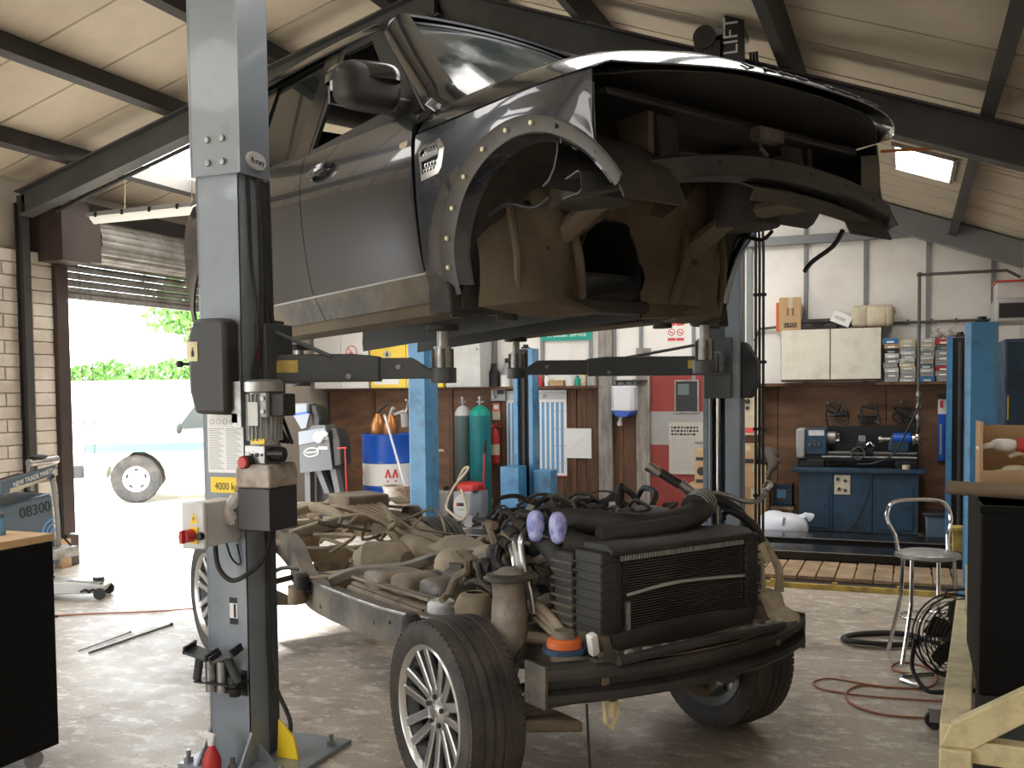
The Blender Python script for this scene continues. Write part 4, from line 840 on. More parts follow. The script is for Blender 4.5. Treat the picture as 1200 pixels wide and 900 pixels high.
for s in (-1, 1):
    obj('lamp_post', MB().grid([[(0.33+0.02*math.sin(z*9), s*(0.36+dy), z) for (dy) in (0.0, 0.03, 0.05, 0.08, 0.11)] for z in (0.80, 0.86, 0.92, 0.99, 1.06)]), 'under_dark', CB, solid=0.03)
    obj('lamp_bracket', MB().box((0.36, s*0.30, 0.885), (0.05, 0.09, 0.05)).cyl((0.38, s*0.28, 0.885), (0.40, s*0.28, 0.885), 0.02, n=10), 'frame_black', CB, bevel=0.006)
    lb = obj('lamp_box', MB().grid([[(0.10+0.10*abs(math.cos(q)), s*(0.47+0.38*k/5), 0.93+0.17*math.sin(q)) for q in [-1.5+0.375*j for j in range(9)]] for k in range(6)]), 'black', CB, solid=0.01)
    obj('wing_front_edge', MB().grid([[(0.46, s*(YB(0.46, z)), z), (0.40, s*(YB(0.46, z)-0.05), z)] for z in (0.80, 0.9, 1.0, 1.05)]), 'frame_black', CB, solid=0.008)
obj('grommet', MB().lathe([(0, 0.006), (0.020, 0.005), (0.024, 0.0)], 16, (0.24, -0.80, 0.90), 'x'), 'grey', CB)
obj('slam_panel', MB().bb(0.20, 0.42, -0.80, 0.80, 1.04, 1.075), 'black', CB, bevel=0.01)
obj('bonnet_latch', MB().box((0.44, 0.1, 1.02), (0.05, 0.16, 0.05)).tube([(0.44, 0.05, 1.0), (0.45, 0.04, 0.96), (0.44, 0.10, 0.94)], 0.008, 6), 'frame_black', CB)
# bulkhead with the tunnel opening, dusty
def tun(th): # tunnel outline (y,z)
    return (0.20*math.cos(th)*(1.0+0.12*abs(math.sin(2*th))), 0.46+0.33*max(-0.36, math.sin(th))*(1.0+0.08*abs(math.sin(2*th))))
rows = []
for k in range(33):
    th = -0.38+(PI+0.76)*k/32; iy, iz = tun(th); c, sn = math.cos(th), math.sin(th)
    t = min(0.80/abs(c) if abs(c) > 1e-6 else 9, (1.16-0.46)/sn if sn > 1e-6 else ((0.46-0.325)/-sn if sn < -1e-6 else 9))
    oy, oz = t*c, 0.46+t*sn
    rows.append([(-0.40+0.16*math.sin(PI*j/5)*(1 if iz < 0.75 else 0.35)+0.03*math.sin(7*th+j), iy+(oy-iy)*j/5, iz+(oz-iz)*j/5) for j in range(6)])
obj('bulkhead', MB().grid(rows), 'under_tan', CB, solid=0.01)
for (y_, z_, r_) in ((-0.50, 0.62, 0.030), (-0.62, 0.78, 0.022), (-0.36, 0.86, 0.035), (0.46, 0.60, 0.030), (0.55, 0.80, 0.022), (0.38, 0.92, 0.03)): obj('bulkhead_plug', MB().lathe([(0, 0.012), (r_*.8, 0.010), (r_, 0.0)], 14, (-0.27, y_, z_), 'x'), 'black', CB)
for s in (-1, 1):
    for (pts_, r_) in (([(-0.28, 0.30, 0.40), (-0.24, 0.36, 0.62), (-0.30, 0.42, 0.86), (-0.38, 0.46, 1.05)], 0.022), ([(-0.30, 0.66, 0.36), (-0.27, 0.68, 0.60), (-0.33, 0.70, 0.90)], 0.018)): obj('bulkhead_rib', MB().tube([(x_, s*y_, z_) for (x_, y_, z_) in pts_], r_, 8, sm=4), 'under_tan', CB)
obj('tunnel', MB().grid([[(-0.40-0.25*i, tun(-0.38+(PI+0.76)*k/20)[0], tun(-0.38+(PI+0.76)*k/20)[1]*(1-0.02*i)) for k in range(21)] for i in range(9)]), 'black', CB, solid=0.01)
for s in (-1, 1):
    obj('floor_pan', MB().grid([[(-0.42-0.30*i, s*(0.19+0.63*j/5), 0.47+0.012*math.sin(i*2.1+j)) for j in range(6)] for i in range(9)]), 'under_dark', CB, solid=0.012)
    obj('floor_rail', MB().bb(-1.9, -0.55, s*0.46, s*0.56, 0.43, 0.47), 'under_dark', CB, bevel=0.01)
    # inner wing: apron with a curved lower edge and a strut bulge
    ap = [(-0.42, 1.12), (-0.42, 0.55), (-0.36, 0.60), (-0.25, 0.74), (-0.10, 0.80), (0.08, 0.80), (0.22, 0.76), (0.32, 0.78), (0.36, 0.84), (0.36, 1.04), (0.0, 1.12)]
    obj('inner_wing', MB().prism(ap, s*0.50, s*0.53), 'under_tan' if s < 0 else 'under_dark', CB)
    obj('wheelhouse', MB().grid([[(ACX+0.50*math.cos(t), s*y, ACZ+0.02+0.50*math.sin(t)) for t in [rad(20)+rad(165)*k/16 for k in range(17)]] for y in (0.53, 0.66, 0.78, 0.86)]), 'under_dark', CB, solid=0.008)
    obj('wheelhouse_wall', MB().add([(-0.42, s*0.20, 0.34), (-0.42, s*0.86, 0.34), (-0.44, s*0.86, 1.05), (-0.44, s*0.50, 1.10)], [(0, 1, 2, 3)]), 'under_dark', CB, solid=0.01)
    obj('strut_tower', MB().lathe([(0.0, 0.99), (0.10, 0.985), (0.13, 0.93), (0.15, 0.80), (0.15, 0.745), (0.0, 0.735)], 18, (0.02, s*0.50, 0)), 'under_dark', CB, solid=0.006)
    obj('wing_rail', MB().tube([(-0.42, s*0.40, 0.60), (-0.20, s*0.42, 0.70), (0.0, s*0.42, 0.78), (0.20, s*0.45, 0.80), (0.36, s*0.48, 0.80)], [0.05, 0.05, 0.045, 0.04, 0.04], 8, sm=3), 'under_tan', CB)
    obj('pipe_bracket', MB().tube([(-0.30, s*0.80, 0.72), (-0.22, s*0.76, 0.76), (-0.08, s*0.74, 0.72), (0.0, s*0.72, 0.75)], 0.010, 7, sm=3), 'black', CB)
    obj('splash_flap', MB().box((-0.46, s*0.83, 0.42), (0.02, 0.10, 0.22), (0, 0.2, 0)), 'black_plastic', CB)
    for k in range(5): obj('body_bolt', MB().cyl((-0.20+0.11*k, s*0.535, 0.86+0.05*math.sin(k*2)), (-0.20+0.11*k, s*0.55, 0.86+0.05*math.sin(k*2)), 0.012, n=8), 'black', CB)
obj('loom_end', MB().tube([(0.30, 0.86, 0.72), (0.22, 0.90, 0.66), (0.12, 0.88, 0.60), (0.10, 0.84, 0.55)], 0.012, 6, sm=3), 'black', CB)
obj('loom_end', MB().tube([(0.38, 0.92, 0.80), (0.42, 0.98, 0.82), (0.44, 1.0, 0.76), (0.42, 0.98, 0.70)], 0.006, 6, sm=3), 'paper', CB)
obj('front_crossmember', MB().bb(-0.50, -0.38, -0.75, 0.75, 0.355, 0.42), 'under_dark', CB, bevel=0.015)
for s in (-1, 1): obj('body_mount', MB().cyl((-0.55, s*0.52, 0.31), (-0.55, s*0.52, 0.37), 0.05, n=16).box((-0.55, s*0.52, 0.36), (0.18, 0.12, 0.04)), 'under_dark', CB)
# cabin: dash, seats, steering wheel, tail
obj('dashboard', MB().grid([[(x, 0.74*t, z) for t in (-1, -.6, -.2, .2, .6, 1)] for (x, z) in ((-0.55, 1.20), (-0.75, 1.22), (-0.95, 1.15), (-1.0, 0.95), (-0.95, 0.75))]), 'black_plastic', CB, solid=0.01)
obj('steering_wheel', MB(Matrix.Translation((-1.15, -0.36, 1.08)) @ Matrix.Rotation(-0.4, 4, 'Y')).tube([(0, 0.19*math.cos(t), 0.19*math.sin(t)) for t in [2*PI*k/20 for k in range(20)]], 0.015, 8, closed=True).box((0, 0, 0), (0.04, 0.36, 0.05)), 'black', CB)
for y in (-0.36, 0.36):
    st_ = obj('seat', MB().blob((-1.65, y, 0.72), (0.27, 0.25, 0.10), p=3.5), 'black_plastic', CB)
    obj('seat_back', MB().loft([[(-1.90-0.14*k/4+dx, y+dy*(1-0.1*k/4), 0.75+0.58*k/4) for (dx, dy) in ((0.06, -0.22), (0.09, 0), (0.06, 0.22), (-0.06, 0.22), (-0.06, -0.22))] for k in range(5)]), 'black_plastic', st_, bevel=0.03)
    obj('headrest', MB().blob((-2.06, y, 1.45), (0.05, 0.13, 0.09), p=3), 'black_plastic', st_)
obj('rear_bench', MB().blob((-2.6, 0, 0.74), (0.25, 0.65, 0.10), p=4).blob((-2.85, 0, 1.05), (0.08, 0.65, 0.35), p=4), 'black_plastic', CB)
obj('load_floor', MB().bb(-3.34, -0.45, -0.80, 0.80, 0.53, 0.55), 'black', CB)
obj('tailgate', MB().grid([[(-3.40+0.10*max(0, (z-1.25))+0.05*t*t, 0.86*t*(1 if z < 1.25 else 1-0.35*(z-1.25)), z) for t in [-1+k/4 for k in range(9)]] for z in (0.50, 0.8, 1.1, 1.25)]), 'paint', CB, solid=0.02)
obj('tail_glass', MB().grid([[(-3.40+0.10*(z-1.25)+0.05*t*t, 0.86*t*(1-0.40*(z-1.25)), z) for t in [-1+k/4 for k in range(9)]] for z in (1.26, 1.5, 1.75, 1.90)]), 'glass_dark', CB, solid=0.006)
# ================================================================== rolling chassis on its wheels
CH = thing('rolling_chassis', 'dusty rolling car chassis with engine and radiator standing on four wheels', 'chassis', (6.455, -7.904, 0), rad(-33.5))
rc = random.Random(11)
def cpart(name, mb, m, parent=None, **kw): return obj(name, mb, m, parent or CH, **kw)
def rail_loft(pts, w, h, n=4):
    """rectangular box section along a path (x forward)"""
    P_ = spline([Vector(p) for p in pts], n); secs = []
    for i, p in enumerate(P_):
        t = (P_[min(i+1, len(P_)-1)]-P_[max(i-1, 0)]).normalized(); sd_ = Vector((-t.y, t.x, 0)).normalized(); up = t.cross(sd_); up = up if up.z > 0 else -up
        secs.append([p+sd_*a*w/2+up*b*h/2 for (a, b) in ((-1, -1), (-1, 1), (1, 1), (1, -1))])
    return MB().loft(secs)
# ---- wheels
WB = 2.885
def make_wheel(name, x, y, s, steer=0.0):
    """s = +1: outer face towards +y"""
    T = Matrix.Translation((x, y, 0.382)) @ Matrix.Rotation(steer, 4, 'Z') @ Matrix.Diagonal((1, s, 1, 1))
    R = 0.382
    prof = [(0.268, -0.112), (0.285, -0.120), (0.325, -0.130), (0.352, -0.124), (0.372, -0.106)]
    for g in (-0.062, -0.022, 0.022, 0.062): prof += [(R-0.001-0.010*abs(g)/0.1, g-0.008), (R-0.012, g-0.005), (R-0.012, g+0.005), (R-0.001-0.010*abs(g)/0.1, g+0.008)]
    prof += [(0.372, 0.106), (0.352, 0.124), (0.325, 0.130), (0.285, 0.120), (0.268, 0.112)]
    w = obj(name, MB(T).lathe(prof, 56, ax='y', closed=True), 'tyre', CH, smooth=28)
    # shoulder blocks
    sh = MB(T)
    for k in range(64):
        a = 2*PI*k/64
        for yy in (-0.108, 0.108):
            sh.box((0.3635*math.cos(a), yy*0.99, 0.3635*math.sin(a)), (0.014, 0.026, 0.030), (0, -a, 0))
    q = obj('tread_shoulder', sh, 'tyre', w); q['kind'] = 'stuff'
    rim = obj('wheel_rim', MB(T).lathe([(0.263, 0.118), (0.270, 0.124), (0.276, 0.118), (0.276, 0.105), (0.262, 0.095), (0.255, 0.088), (0.252, 0.098)], 48, ax='y', closed=True), 'alloy', w)
    obj('rim_barrel', MB(T).lathe([(0.258, 0.092), (0.240, 0.06), (0.232, -0.10), (0.268, -0.118), (0.225, -0.10), (0.222, 0.05), (0.250, 0.085)], 48, ax='y', closed=True), 'alloy_dark', w)
    obj('brake_disc', MB(T).lathe([(0.0, -0.01), (0.175, -0.01), (0.175, 0.012), (0.08, 0.012), (0.075, 0.04), (0.0, 0.04)], 32, ax='y'), 'alloy_dark', w)
    for k in range(7):
        for e in (-1, 1):
            a = 2*PI*k/7+0.15; d0, d1 = 0.030*e, 0.044*e
            c, n_ = Vector((math.cos(a), 0, math.sin(a))), Vector((-math.sin(a), 0, math.cos(a)))
            rows = []
            for (r, off, y1, wd, dep) in ((0.055, 0.020*e, 0.082, 0.019, 0.035), (0.11, 0.027*e, 0.086, 0.018, 0.028), (0.19, 0.037*e, 0.096, 0.0185, 0.022), (0.262, d1, 0.108, 0.020, 0.022)):
                p = c*r+n_*off
                rows.append([p+n_*(-wd)+Vector((0, y1-dep, 0)), p+n_*(-wd)+Vector((0, y1-0.005, 0)), p+n_*(-wd*.7)+Vector((0, y1, 0)), p+n_*(wd*.7)+Vector((0, y1, 0)), p+n_*wd+Vector((0, y1-0.005, 0)), p+n_*wd+Vector((0, y1-dep, 0))])
            obj('spoke', MB(T).loft(rows), 'alloy', w)
    obj('wheel_hub', MB(T).lathe([(0.0, 0.098), (0.028, 0.097), (0.031, 0.090), (0.036, 0.086), (0.085, 0.082), (0.092, 0.070), (0.085, 0.03), (0.0, 0.03)], 28, ax='y'), 'alloy', w)
    for k in range(5):
        a = 2*PI*k/5+0.3; obj('wheel_nut', MB(T).cyl((0.060*math.cos(a), 0.080, 0.060*math.sin(a)), (0.060*math.cos(a), 0.094, 0.060*math.sin(a)), 0.011, n=6), 'alloy_dark', w)
    obj('hub_carrier', MB(T).cyl((0, -0.16, 0), (0, -0.02, 0), 0.07, n=16).box((0, -0.12, 0.05), (0.09, 0.06, 0.22)), 'dusty_dark', w)
    return w
make_wheel('wheel', 0, -0.785, -1, rad(-3)); make_wheel('wheel', 0, 0.785, 1, rad(-3)); make_wheel('wheel', -WB, -0.785, -1); make_wheel('wheel', -WB, 0.785, 1)
# ---- frame
for s in (-1, 1):
    r_ = cpart('frame_rail', rail_loft([(0.58, s*0.44, 0.60), (0.30, s*0.42, 0.60), (-0.15, s*0.44, 0.57), (-0.55, s*0.53, 0.53), (-1.0, s*0.56, 0.505), (-1.80, s*0.56, 0.50), (-2.12, s*0.53, 0.54), (-2.45, s*0.47, 0.66), (-2.885, s*0.45, 0.74), (-3.3, s*0.45, 0.68), (-3.78, s*0.45, 0.62)], 0.085, 0.17), 'dusty' if s > 0 else 'frame_black')
    for k in range(7): cpart('rail_hole', MB().cyl((-0.75-0.17*k, s*0.604, 0.50+0.035*((k*5) % 3-1)), (-0.75-0.17*k, s*0.600, 0.50+0.035*((k*5) % 3-1)), 0.010 if k % 2 else 0.014, n=8), 'black', r_)
    cpart('rail_lip', MB().tube([(-0.5, s*0.565, 0.617), (-1.0, s*0.605, 0.592), (-1.75, s*0.605, 0.587)], 0.008, 6, sm=3), 'steel', r_)
    for x in (-0.62, -1.95, -3.5): cpart('body_mount', MB().lathe([(0, 0.09), (0.03, 0.088), (0.045, 0.07), (0.048, 0.02), (0.055, 0.0), (0.0, 0.0)], 18, (x, s*0.64, 0.55 if x > -3 else 0.66)).box((x, s*0.60, 0.53 if x > -3 else 0.65), (0.10, 0.10, 0.03)), 'rubber', bevel=0.004)
    cpart('mount_cup', MB().cyl((-1.97, s*0.66, 0.46), (-1.97, s*0.66, 0.56), 0.055, n=18), 'dusty', None)
cpart('crossmember', MB().bb(-2.10, -1.93, -0.60, 0.60, 0.46, 0.60), 'dusty_light', bevel=0.015)
# removable arched gearbox crossmember with a bright top face
cpart('gearbox_crossmember', rail_loft([(-1.78, -0.54, 0.60), (-1.70, -0.40, 0.655), (-1.52, -0.20, 0.68), (-1.42, 0.0, 0.74), (-1.40, 0.25, 0.72), (-1.45, 0.50, 0.60)], 0.11, 0.05), 'frame_black', bevel=0.006)
cpart('crossmember', rail_loft([(-0.60, -0.50, 0.47), (-0.60, 0.0, 0.42), (-0.60, 0.50, 0.47)], 0.12, 0.08), 'dusty', bevel=0.008)
cpart('crossmember', rail_loft([(-2.45, -0.45, 0.66), (-2.42, 0.0, 0.63), (-2.45, 0.45, 0.66)], 0.10, 0.09), 'dusty_light', bevel=0.008)
cpart('crossmember', MB().bb(-3.82, -3.66, -0.52, 0.52, 0.53, 0.70), 'dusty_light', bevel=0.015)
cpart('crossmember', MB().bb(0.40, 0.52, -0.44, 0.44, 0.50, 0.60), 'dusty_dark', bevel=0.01)
cpart('crossmember', MB().cyl((-3.25, -0.45, 0.72), (-3.25, 0.45, 0.72), 0.045, n=14), 'dusty_light')
# ---- fuel tank with ribs, pump cap and pipes
defmat('tank_black', (0.040, 0.040, 0.042), 0.4, var=0.3, dirt=(0.30, 0.24, 0.17), damt=0.9, ds=3.5, dthr=0.5)
tk = [(-0.62, 0.25), (-0.60, 0.42), (-0.75, 0.50), (-1.65, 0.50), (-1.80, 0.40), (-1.80, 0.20), (-1.60, 0.13), (-0.85, 0.13)]
def tank_sec(z, sc, cx=-1.2, cy=-0.31): return [(cx+(x-cx)*sc, cy+(-y-cy)*sc, z) for (x, y) in tk]
ft = cpart('fuel_tank', MB().loft([tank_sec(0.36, 0.9), tank_sec(0.40, 1.0), tank_sec(0.56, 1.0), tank_sec(0.60, 0.96), tank_sec(0.615, 0.88)]), 'dusty', bevel=0.02, seg=3)
for k in range(3): cpart('tank_step', MB().blob((-1.42+0.26*k, -0.31+0.02*k, 0.635+0.012*k), (0.125, 0.155-0.015*k, 0.065), n=20, m=10, p=4.5), 'dusty' if k % 2 else 'tank_black', ft, smooth=50)
cpart('pump_cap', MB().lathe([(0, 0.665), (0.07, 0.66), (0.085, 0.64), (0.085, 0.60)], 24, (-0.72, -0.40, 0)), 'light_grey', ft)
for k in range(4): cpart('fuel_pipe', MB().tube([(-1.75, -0.44+0.02*k, 0.63), (-1.35, -0.47+0.02*k, 0.645), (-1.0, -0.46+0.02*k, 0.65), (-0.75, -0.46+0.025*k, 0.655), (-0.62, -0.40+0.03*k, 0.64)], 0.009, 6, sm=4), 'dusty_dark' if k % 2 else 'dusty', ft)
# ---- gearbox, transfer box, shafts, exhaust
def cas(pts, m, name, n=18, parent=None):  # casing as a lathe-like loft along x: (x, y, z, ry, rz)
    return cpart(name, MB().loft([[(x, y+ry*math.copysign(abs(math.cos(a))**0.8, math.cos(a)), z+rz*math.copysign(abs(math.sin(a))**0.8, math.sin(a))) for a in [2*PI*k/n for k in range(n)]] for (x, y, z, ry, rz) in pts]), m, parent, smooth=40)
gb = cas([(-0.28, 0, 0.66, 0.24, 0.24), (-0.38, 0, 0.65, 0.24, 0.24), (-0.42, 0, 0.64, 0.19, 0.19), (-0.75, 0, 0.62, 0.15, 0.16), (-0.90, 0, 0.61, 0.15, 0.16)], 'alloy_cast', 'gearbox')
for k in range(10): a = 2*PI*k/10; cpart('casing_rib', MB().box((-0.62, 0.165*math.cos(a), 0.635+0.165*math.sin(a)), (0.40, 0.012, 0.03), (-a, 0.12, 0)), 'alloy_cast', gb)
for k in range(12): a = 2*PI*k/12; cpart('casing_bolt', MB().cyl((-0.41, 0.22*math.cos(a), 0.65+0.22*math.sin(a)), (-0.37, 0.22*math.cos(a), 0.65+0.22*math.sin(a)), 0.014, n=6), 'steel', gb)
tb_ = cas([(-0.90, 0.05, 0.62, 0.19, 0.19), (-1.02, 0.06, 0.61, 0.22, 0.20), (-1.12, 0.06, 0.60, 0.20, 0.18), (-1.20, 0.05, 0.60, 0.08, 0.08), (-1.28, 0.05, 0.60, 0.06, 0.06)], 'alloy_cast', 'transfer_box')
cpart('transfer_motor', MB().cyl((-1.0, -0.20, 0.70), (-0.86, -0.20, 0.70), 0.055, n=16).box((-0.93, -0.17, 0.76), (0.12, 0.08, 0.05)), 'dusty_dark', tb_)
cas([(-0.92, -0.10, 0.74, 0.07, 0.06), (-1.02, -0.12, 0.75, 0.10, 0.08), (-1.15, -0.10, 0.74, 0.11, 0.09), (-1.22, -0.08, 0.72, 0.07, 0.06)], 'dusty_light', 'transmission_mount')
cpart('heat_shield', MB().grid([[(-1.15-0.10*i, 0.10+0.12*j, 0.78-0.03*(j-1.5)**2+0.025*math.sin(i*1.4)) for j in range(4)] for i in range(7)]), 'dusty_light', solid=0.006)
cpart('driveshaft', MB().tube([(-1.28, 0.05, 0.60), (-1.4, 0.05, 0.59), (-1.41, 0.05, 0.59), (-2.45, 0.0, 0.52), (-2.46, 0, 0.52), (-2.6, 0, 0.50)], [0.05, 0.05, 0.036, 0.036, 0.055, 0.055], 14), 'dusty')
ex = cpart('exhaust', MB().tube([(-0.2, 0.30, 0.45), (-0.9, 0.33, 0.46), (-1.5, 0.30, 0.50), (-1.9, 0.32, 0.58), (-2.4, 0.28, 0.62)], 0.032, 10, sm=5), 'dusty')
cpart('silencer', MB().tube([(-1.55, 0.24, 0.63), (-1.62, 0.24, 0.63), (-2.2, 0.20, 0.66), (-2.28, 0.20, 0.66)], [0.05, 0.10, 0.10, 0.05], 16), 'dusty_light', ex)
cpart('silencer', MB().tube([(-1.80, -0.02, 0.66), (-1.88, -0.04, 0.66), (-2.02, -0.18, 0.66), (-2.08, -0.22, 0.65)], [0.06, 0.11, 0.11, 0.06], 16), 'dusty_light', ex)
cpart('tail_pipe', MB().tube([(-2.28, 0.2, 0.66), (-2.6, 0.22, 0.80), (-2.9, 0.25, 0.86), (-3.3, 0.30, 0.80), (-3.8, 0.36, 0.64)], 0.030, 10, sm=5), 'dusty_light', ex)
# ---- rear suspension and drive
cas([(-2.58, 0, 0.48, 0.08, 0.08), (-2.70, 0, 0.47, 0.14, 0.14), (-2.90, 0, 0.46, 0.17, 0.16), (-3.02, 0, 0.46, 0.11, 0.11)], 'dusty', 'differential')
for s in (-1, 1):
    cpart('half_shaft', MB().tube([(-WB, s*0.15, 0.45), (-WB, s*0.32, 0.43), (-WB, s*0.33, 0.43), (-WB, s*0.66, 0.39)], [0.05, 0.045, 0.02, 0.02], 12), 'dusty_dark')
    cpart('lower_arm', MB().loft([[(x, s*y, z) for (x, z) in ((-WB-0.22*(0.75-y)/0.35-0.05, 0.30), (-WB-0.22*(0.75-y)/0.35-0.05, 0.34), (-WB+0.25*(0.75-y)/0.35+0.05, 0.34), (-WB+0.25*(0.75-y)/0.35+0.05, 0.30))] for y in (0.40, 0.55, 0.70)]), 'dusty', bevel=0.01)
    ua = cpart('upper_arm', MB().tube([(-2.62, s*0.44, 0.72), (-2.75, s*0.56, 0.70), (-2.885, s*0.68, 0.64), (-3.02, s*0.56, 0.70), (-3.18, s*0.44, 0.72)], [0.030, 0.028, 0.035, 0.028, 0.030], 10, sm=3), 'dusty_light')
    for x in (-2.62, -3.18): cpart('arm_bush', MB().cyl((x-0.04, s*0.44, 0.72), (x+0.04, s*0.44, 0.72), 0.045, n=14), 'rubber', ua)
    aspr = cpart('air_spring', MB().lathe([(0.0, 0.86), (0.05, 0.86), (0.075, 0.83), (0.082, 0.70), (0.070, 0.60), (0.075, 0.55), (0.06, 0.45), (0.03, 0.36), (0, 0.36)], 20, (-2.80, s*0.56, 0)), 'dusty_dark')
    cpart('rear_knuckle', MB().blob((-WB, s*0.66, 0.45), (0.10, 0.06, 0.20), p=3), 'dusty')
    cpart('rear_arch_shield', MB().grid([[(-WB+0.42*math.cos(t), s*y, 0.50+0.42*math.sin(t)) for t in [rad(70)+rad(65)*k/6 for k in range(7)]] for y in (0.40, 0.52)]), 'dusty', solid=0.008)
for (y, z) in ((-0.10, 0.86), (0.22, 0.89)): cpart('subframe_tube', MB().tube([(-2.45, y, z-0.10), (-2.75, y+0.04, z), (-3.3, y, z), (-3.7, y-0.06, z-0.16)], 0.035, 10, sm=4), 'dusty_light')
for x, z in ((-2.62, 0.84), (-3.15, 0.87), (-3.45, 0.84)): cpart('subframe_cross', rail_loft([(x, -0.45, z-0.08), (x+0.03, 0.0, z), (x, 0.45, z-0.08)], 0.08, 0.06), 'dusty_light', bevel=0.012)
cpart('compressor_box', MB().bb(-3.05, -2.72, 0.02, 0.34, 0.86, 1.0-0.03), 'dusty', bevel=0.015)
cpart('spare_cradle', MB().cyl((-3.42, 0, 0.50), (-3.42, 0, 0.72), 0.10, n=18), 'dusty')
for k in range(14):
    x = -2.3-1.3*rc.random(); y = rc.uniform(-0.5, 0.5); z = rc.uniform(0.70, 0.88)
    cpart('brake_pipe', MB().tube([(x, y, z), (x+rc.uniform(0.05, 0.3), y+rc.uniform(-.2, .2), z+rc.uniform(-.05, .06)), (x+rc.uniform(0.2, 0.5), y+rc.uniform(-.3, .3), z+rc.uniform(-.1, .05)), (x+rc.uniform(.3, .6), y+rc.uniform(-.3, .3), z-0.05)], rc.choice([0.008, 0.012, 0.018]), 7, sm=4), rc.choice(['dusty', 'dusty_light', 'dusty_dark']))
for k in range(5):
    o_ = 0.025*k; cpart('brake_pipe', MB().tube([(-1.9, 0.42-o_, 0.62), (-2.2, 0.40-o_, 0.66), (-2.4, 0.30-o_, 0.78), (-2.7, 0.20-o_*2, 0.90), (-2.95, 0.05-o_, 0.88)], 0.013, 7, sm=4), 'dusty_light')
cpart('fuel_filler_pipe', MB().tube([(-1.75, 0.40, 0.66), (-1.95, 0.62, 0.72), (-1.7, 0.66, 0.70), (-1.2, 0.66, 0.66), (-0.9, 0.62, 0.66)], 0.022, 9, sm=5), 'dusty_light')
cpart('fuel_filler_pipe', MB().tube([(-1.9, -0.40, 0.58), (-2.25, -0.60, 0.62), (-2.45, -0.66, 0.56), (-2.60, -0.62, 0.66)], 0.013, 8, sm=5), 'black')
# ---- front suspension
for s in (-1, 1):
    st_ = cpart('suspension_strut', MB().lathe([(0.0, 0.96), (0.03, 0.96), (0.055, 0.945), (0.075, 0.935), (0.078, 0.905), (0.070, 0.895), (0.066, 0.85), (0.072, 0.80), (0.078, 0.70), (0.070, 0.62), (0.05, 0.58), (0.03, 0.50), (0.028, 0.36), (0, 0.36)], 24, (0.12, s*0.585, 0)), 'alloy_cast')
    cpart('strut_top', MB().lathe([(0.07, 0.905), (0.098, 0.91), (0.098, 0.93), (0.07, 0.94)], 20, (0.12, s*0.585, 0)).box((0.12, s*0.53, 0.925), (0.18, 0.08, 0.014)), 'dusty_dark', st_, bevel=0.004)
    cpart('strut_boot', MB().lathe([(0.040, 0.80), (0.065, 0.79), (0.090, 0.74), (0.080, 0.66), (0.055, 0.60), (0.060, 0.58)], 20, (-0.20, s*0.55, 0)), 'dusty_light', st_, solid=0.006)
    cpart('lower_wishbone', MB().loft([[(x, s*y, z) for (x, z) in ((-0.30*(0.75-y)/0.4-0.05, 0.28), (-0.30*(0.75-y)/0.4-0.05, 0.33), (0.28*(0.75-y)/0.4+0.05, 0.33), (0.28*(0.75-y)/0.4+0.05, 0.28))] for y in (0.36, 0.5, 0.70)]), 'dusty', bevel=0.01)
    cpart('upper_wishbone', MB().tube([(-0.18, s*0.44, 0.66), (-0.08, s*0.58, 0.67), (0.0, s*0.68, 0.62), (0.10, s*0.58, 0.67), (0.24, s*0.44, 0.66)], [0.026, 0.026, 0.034, 0.026, 0.026], 10, sm=3), 'dusty')
    cpart('front_half_shaft', MB().tube([(0, s*0.18, 0.42), (0, s*0.32, 0.41), (0, s*0.33, 0.41), (0, s*0.58, 0.39), (0, s*0.59, 0.39), (0, s*0.70, 0.38)], [0.05, 0.055, 0.02, 0.02, 0.055, 0.05], 14), 'rubber')
    cpart('track_rod', MB().tube([(0.24, s*0.25, 0.40), (0.22, s*0.5, 0.39), (0.15, s*0.68, 0.37)], [0.03, 0.014, 0.014], 10), 'dusty_dark')
    cpart('brake_hose', MB().tube([(0.05, s*0.46, 0.62), (0.14, s*0.52, 0.68), (0.20, s*0.60, 0.60), (0.12, s*0.68, 0.48)], 0.009, 7, sm=4), 'black')
    cpart('bumper_bracket', MB().bb(0.42, 0.545, s*0.40-0.06, s*0.40+0.06, 0.50, 0.70), 'dusty_dark', bevel=0.01)
    cpart('tower_bracket', MB().prism([(0.30, 0.52), (0.62, 0.52), (0.62, 0.60), (0.45, 0.68), (0.28, 0.70)], s*0.47, s*0.50), 'dusty')
# orange buffer on a blue plate
bf = cpart('engine_mount', MB().lathe([(0, 0.735), (0.055, 0.735), (0.068, 0.725), (0.068, 0.700), (0.0, 0.700)], 24, (0.46, -0.56, 0)), 'orange')
cpart('mount_plate', MB().lathe([(0, 0.70), (0.085, 0.70), (0.085, 0.68), (0.0, 0.68)], 20, (0.46, -0.56, 0)).box((0.46, -0.52, 0.69), (0.12, 0.12, 0.018)), 'lathe_blue', bf)
cpart('mount_top', MB().lathe([(0, 0.765), (0.04, 0.763), (0.045, 0.735)], 16, (0.46, -0.56, 0)), 'frame_black', bf)
cpart('sensor_plug', MB().box((0.56, -0.50, 0.72), (0.035, 0.035, 0.09), (0.3, 0.2, 0)), 'paper', bf, bevel=0.006)
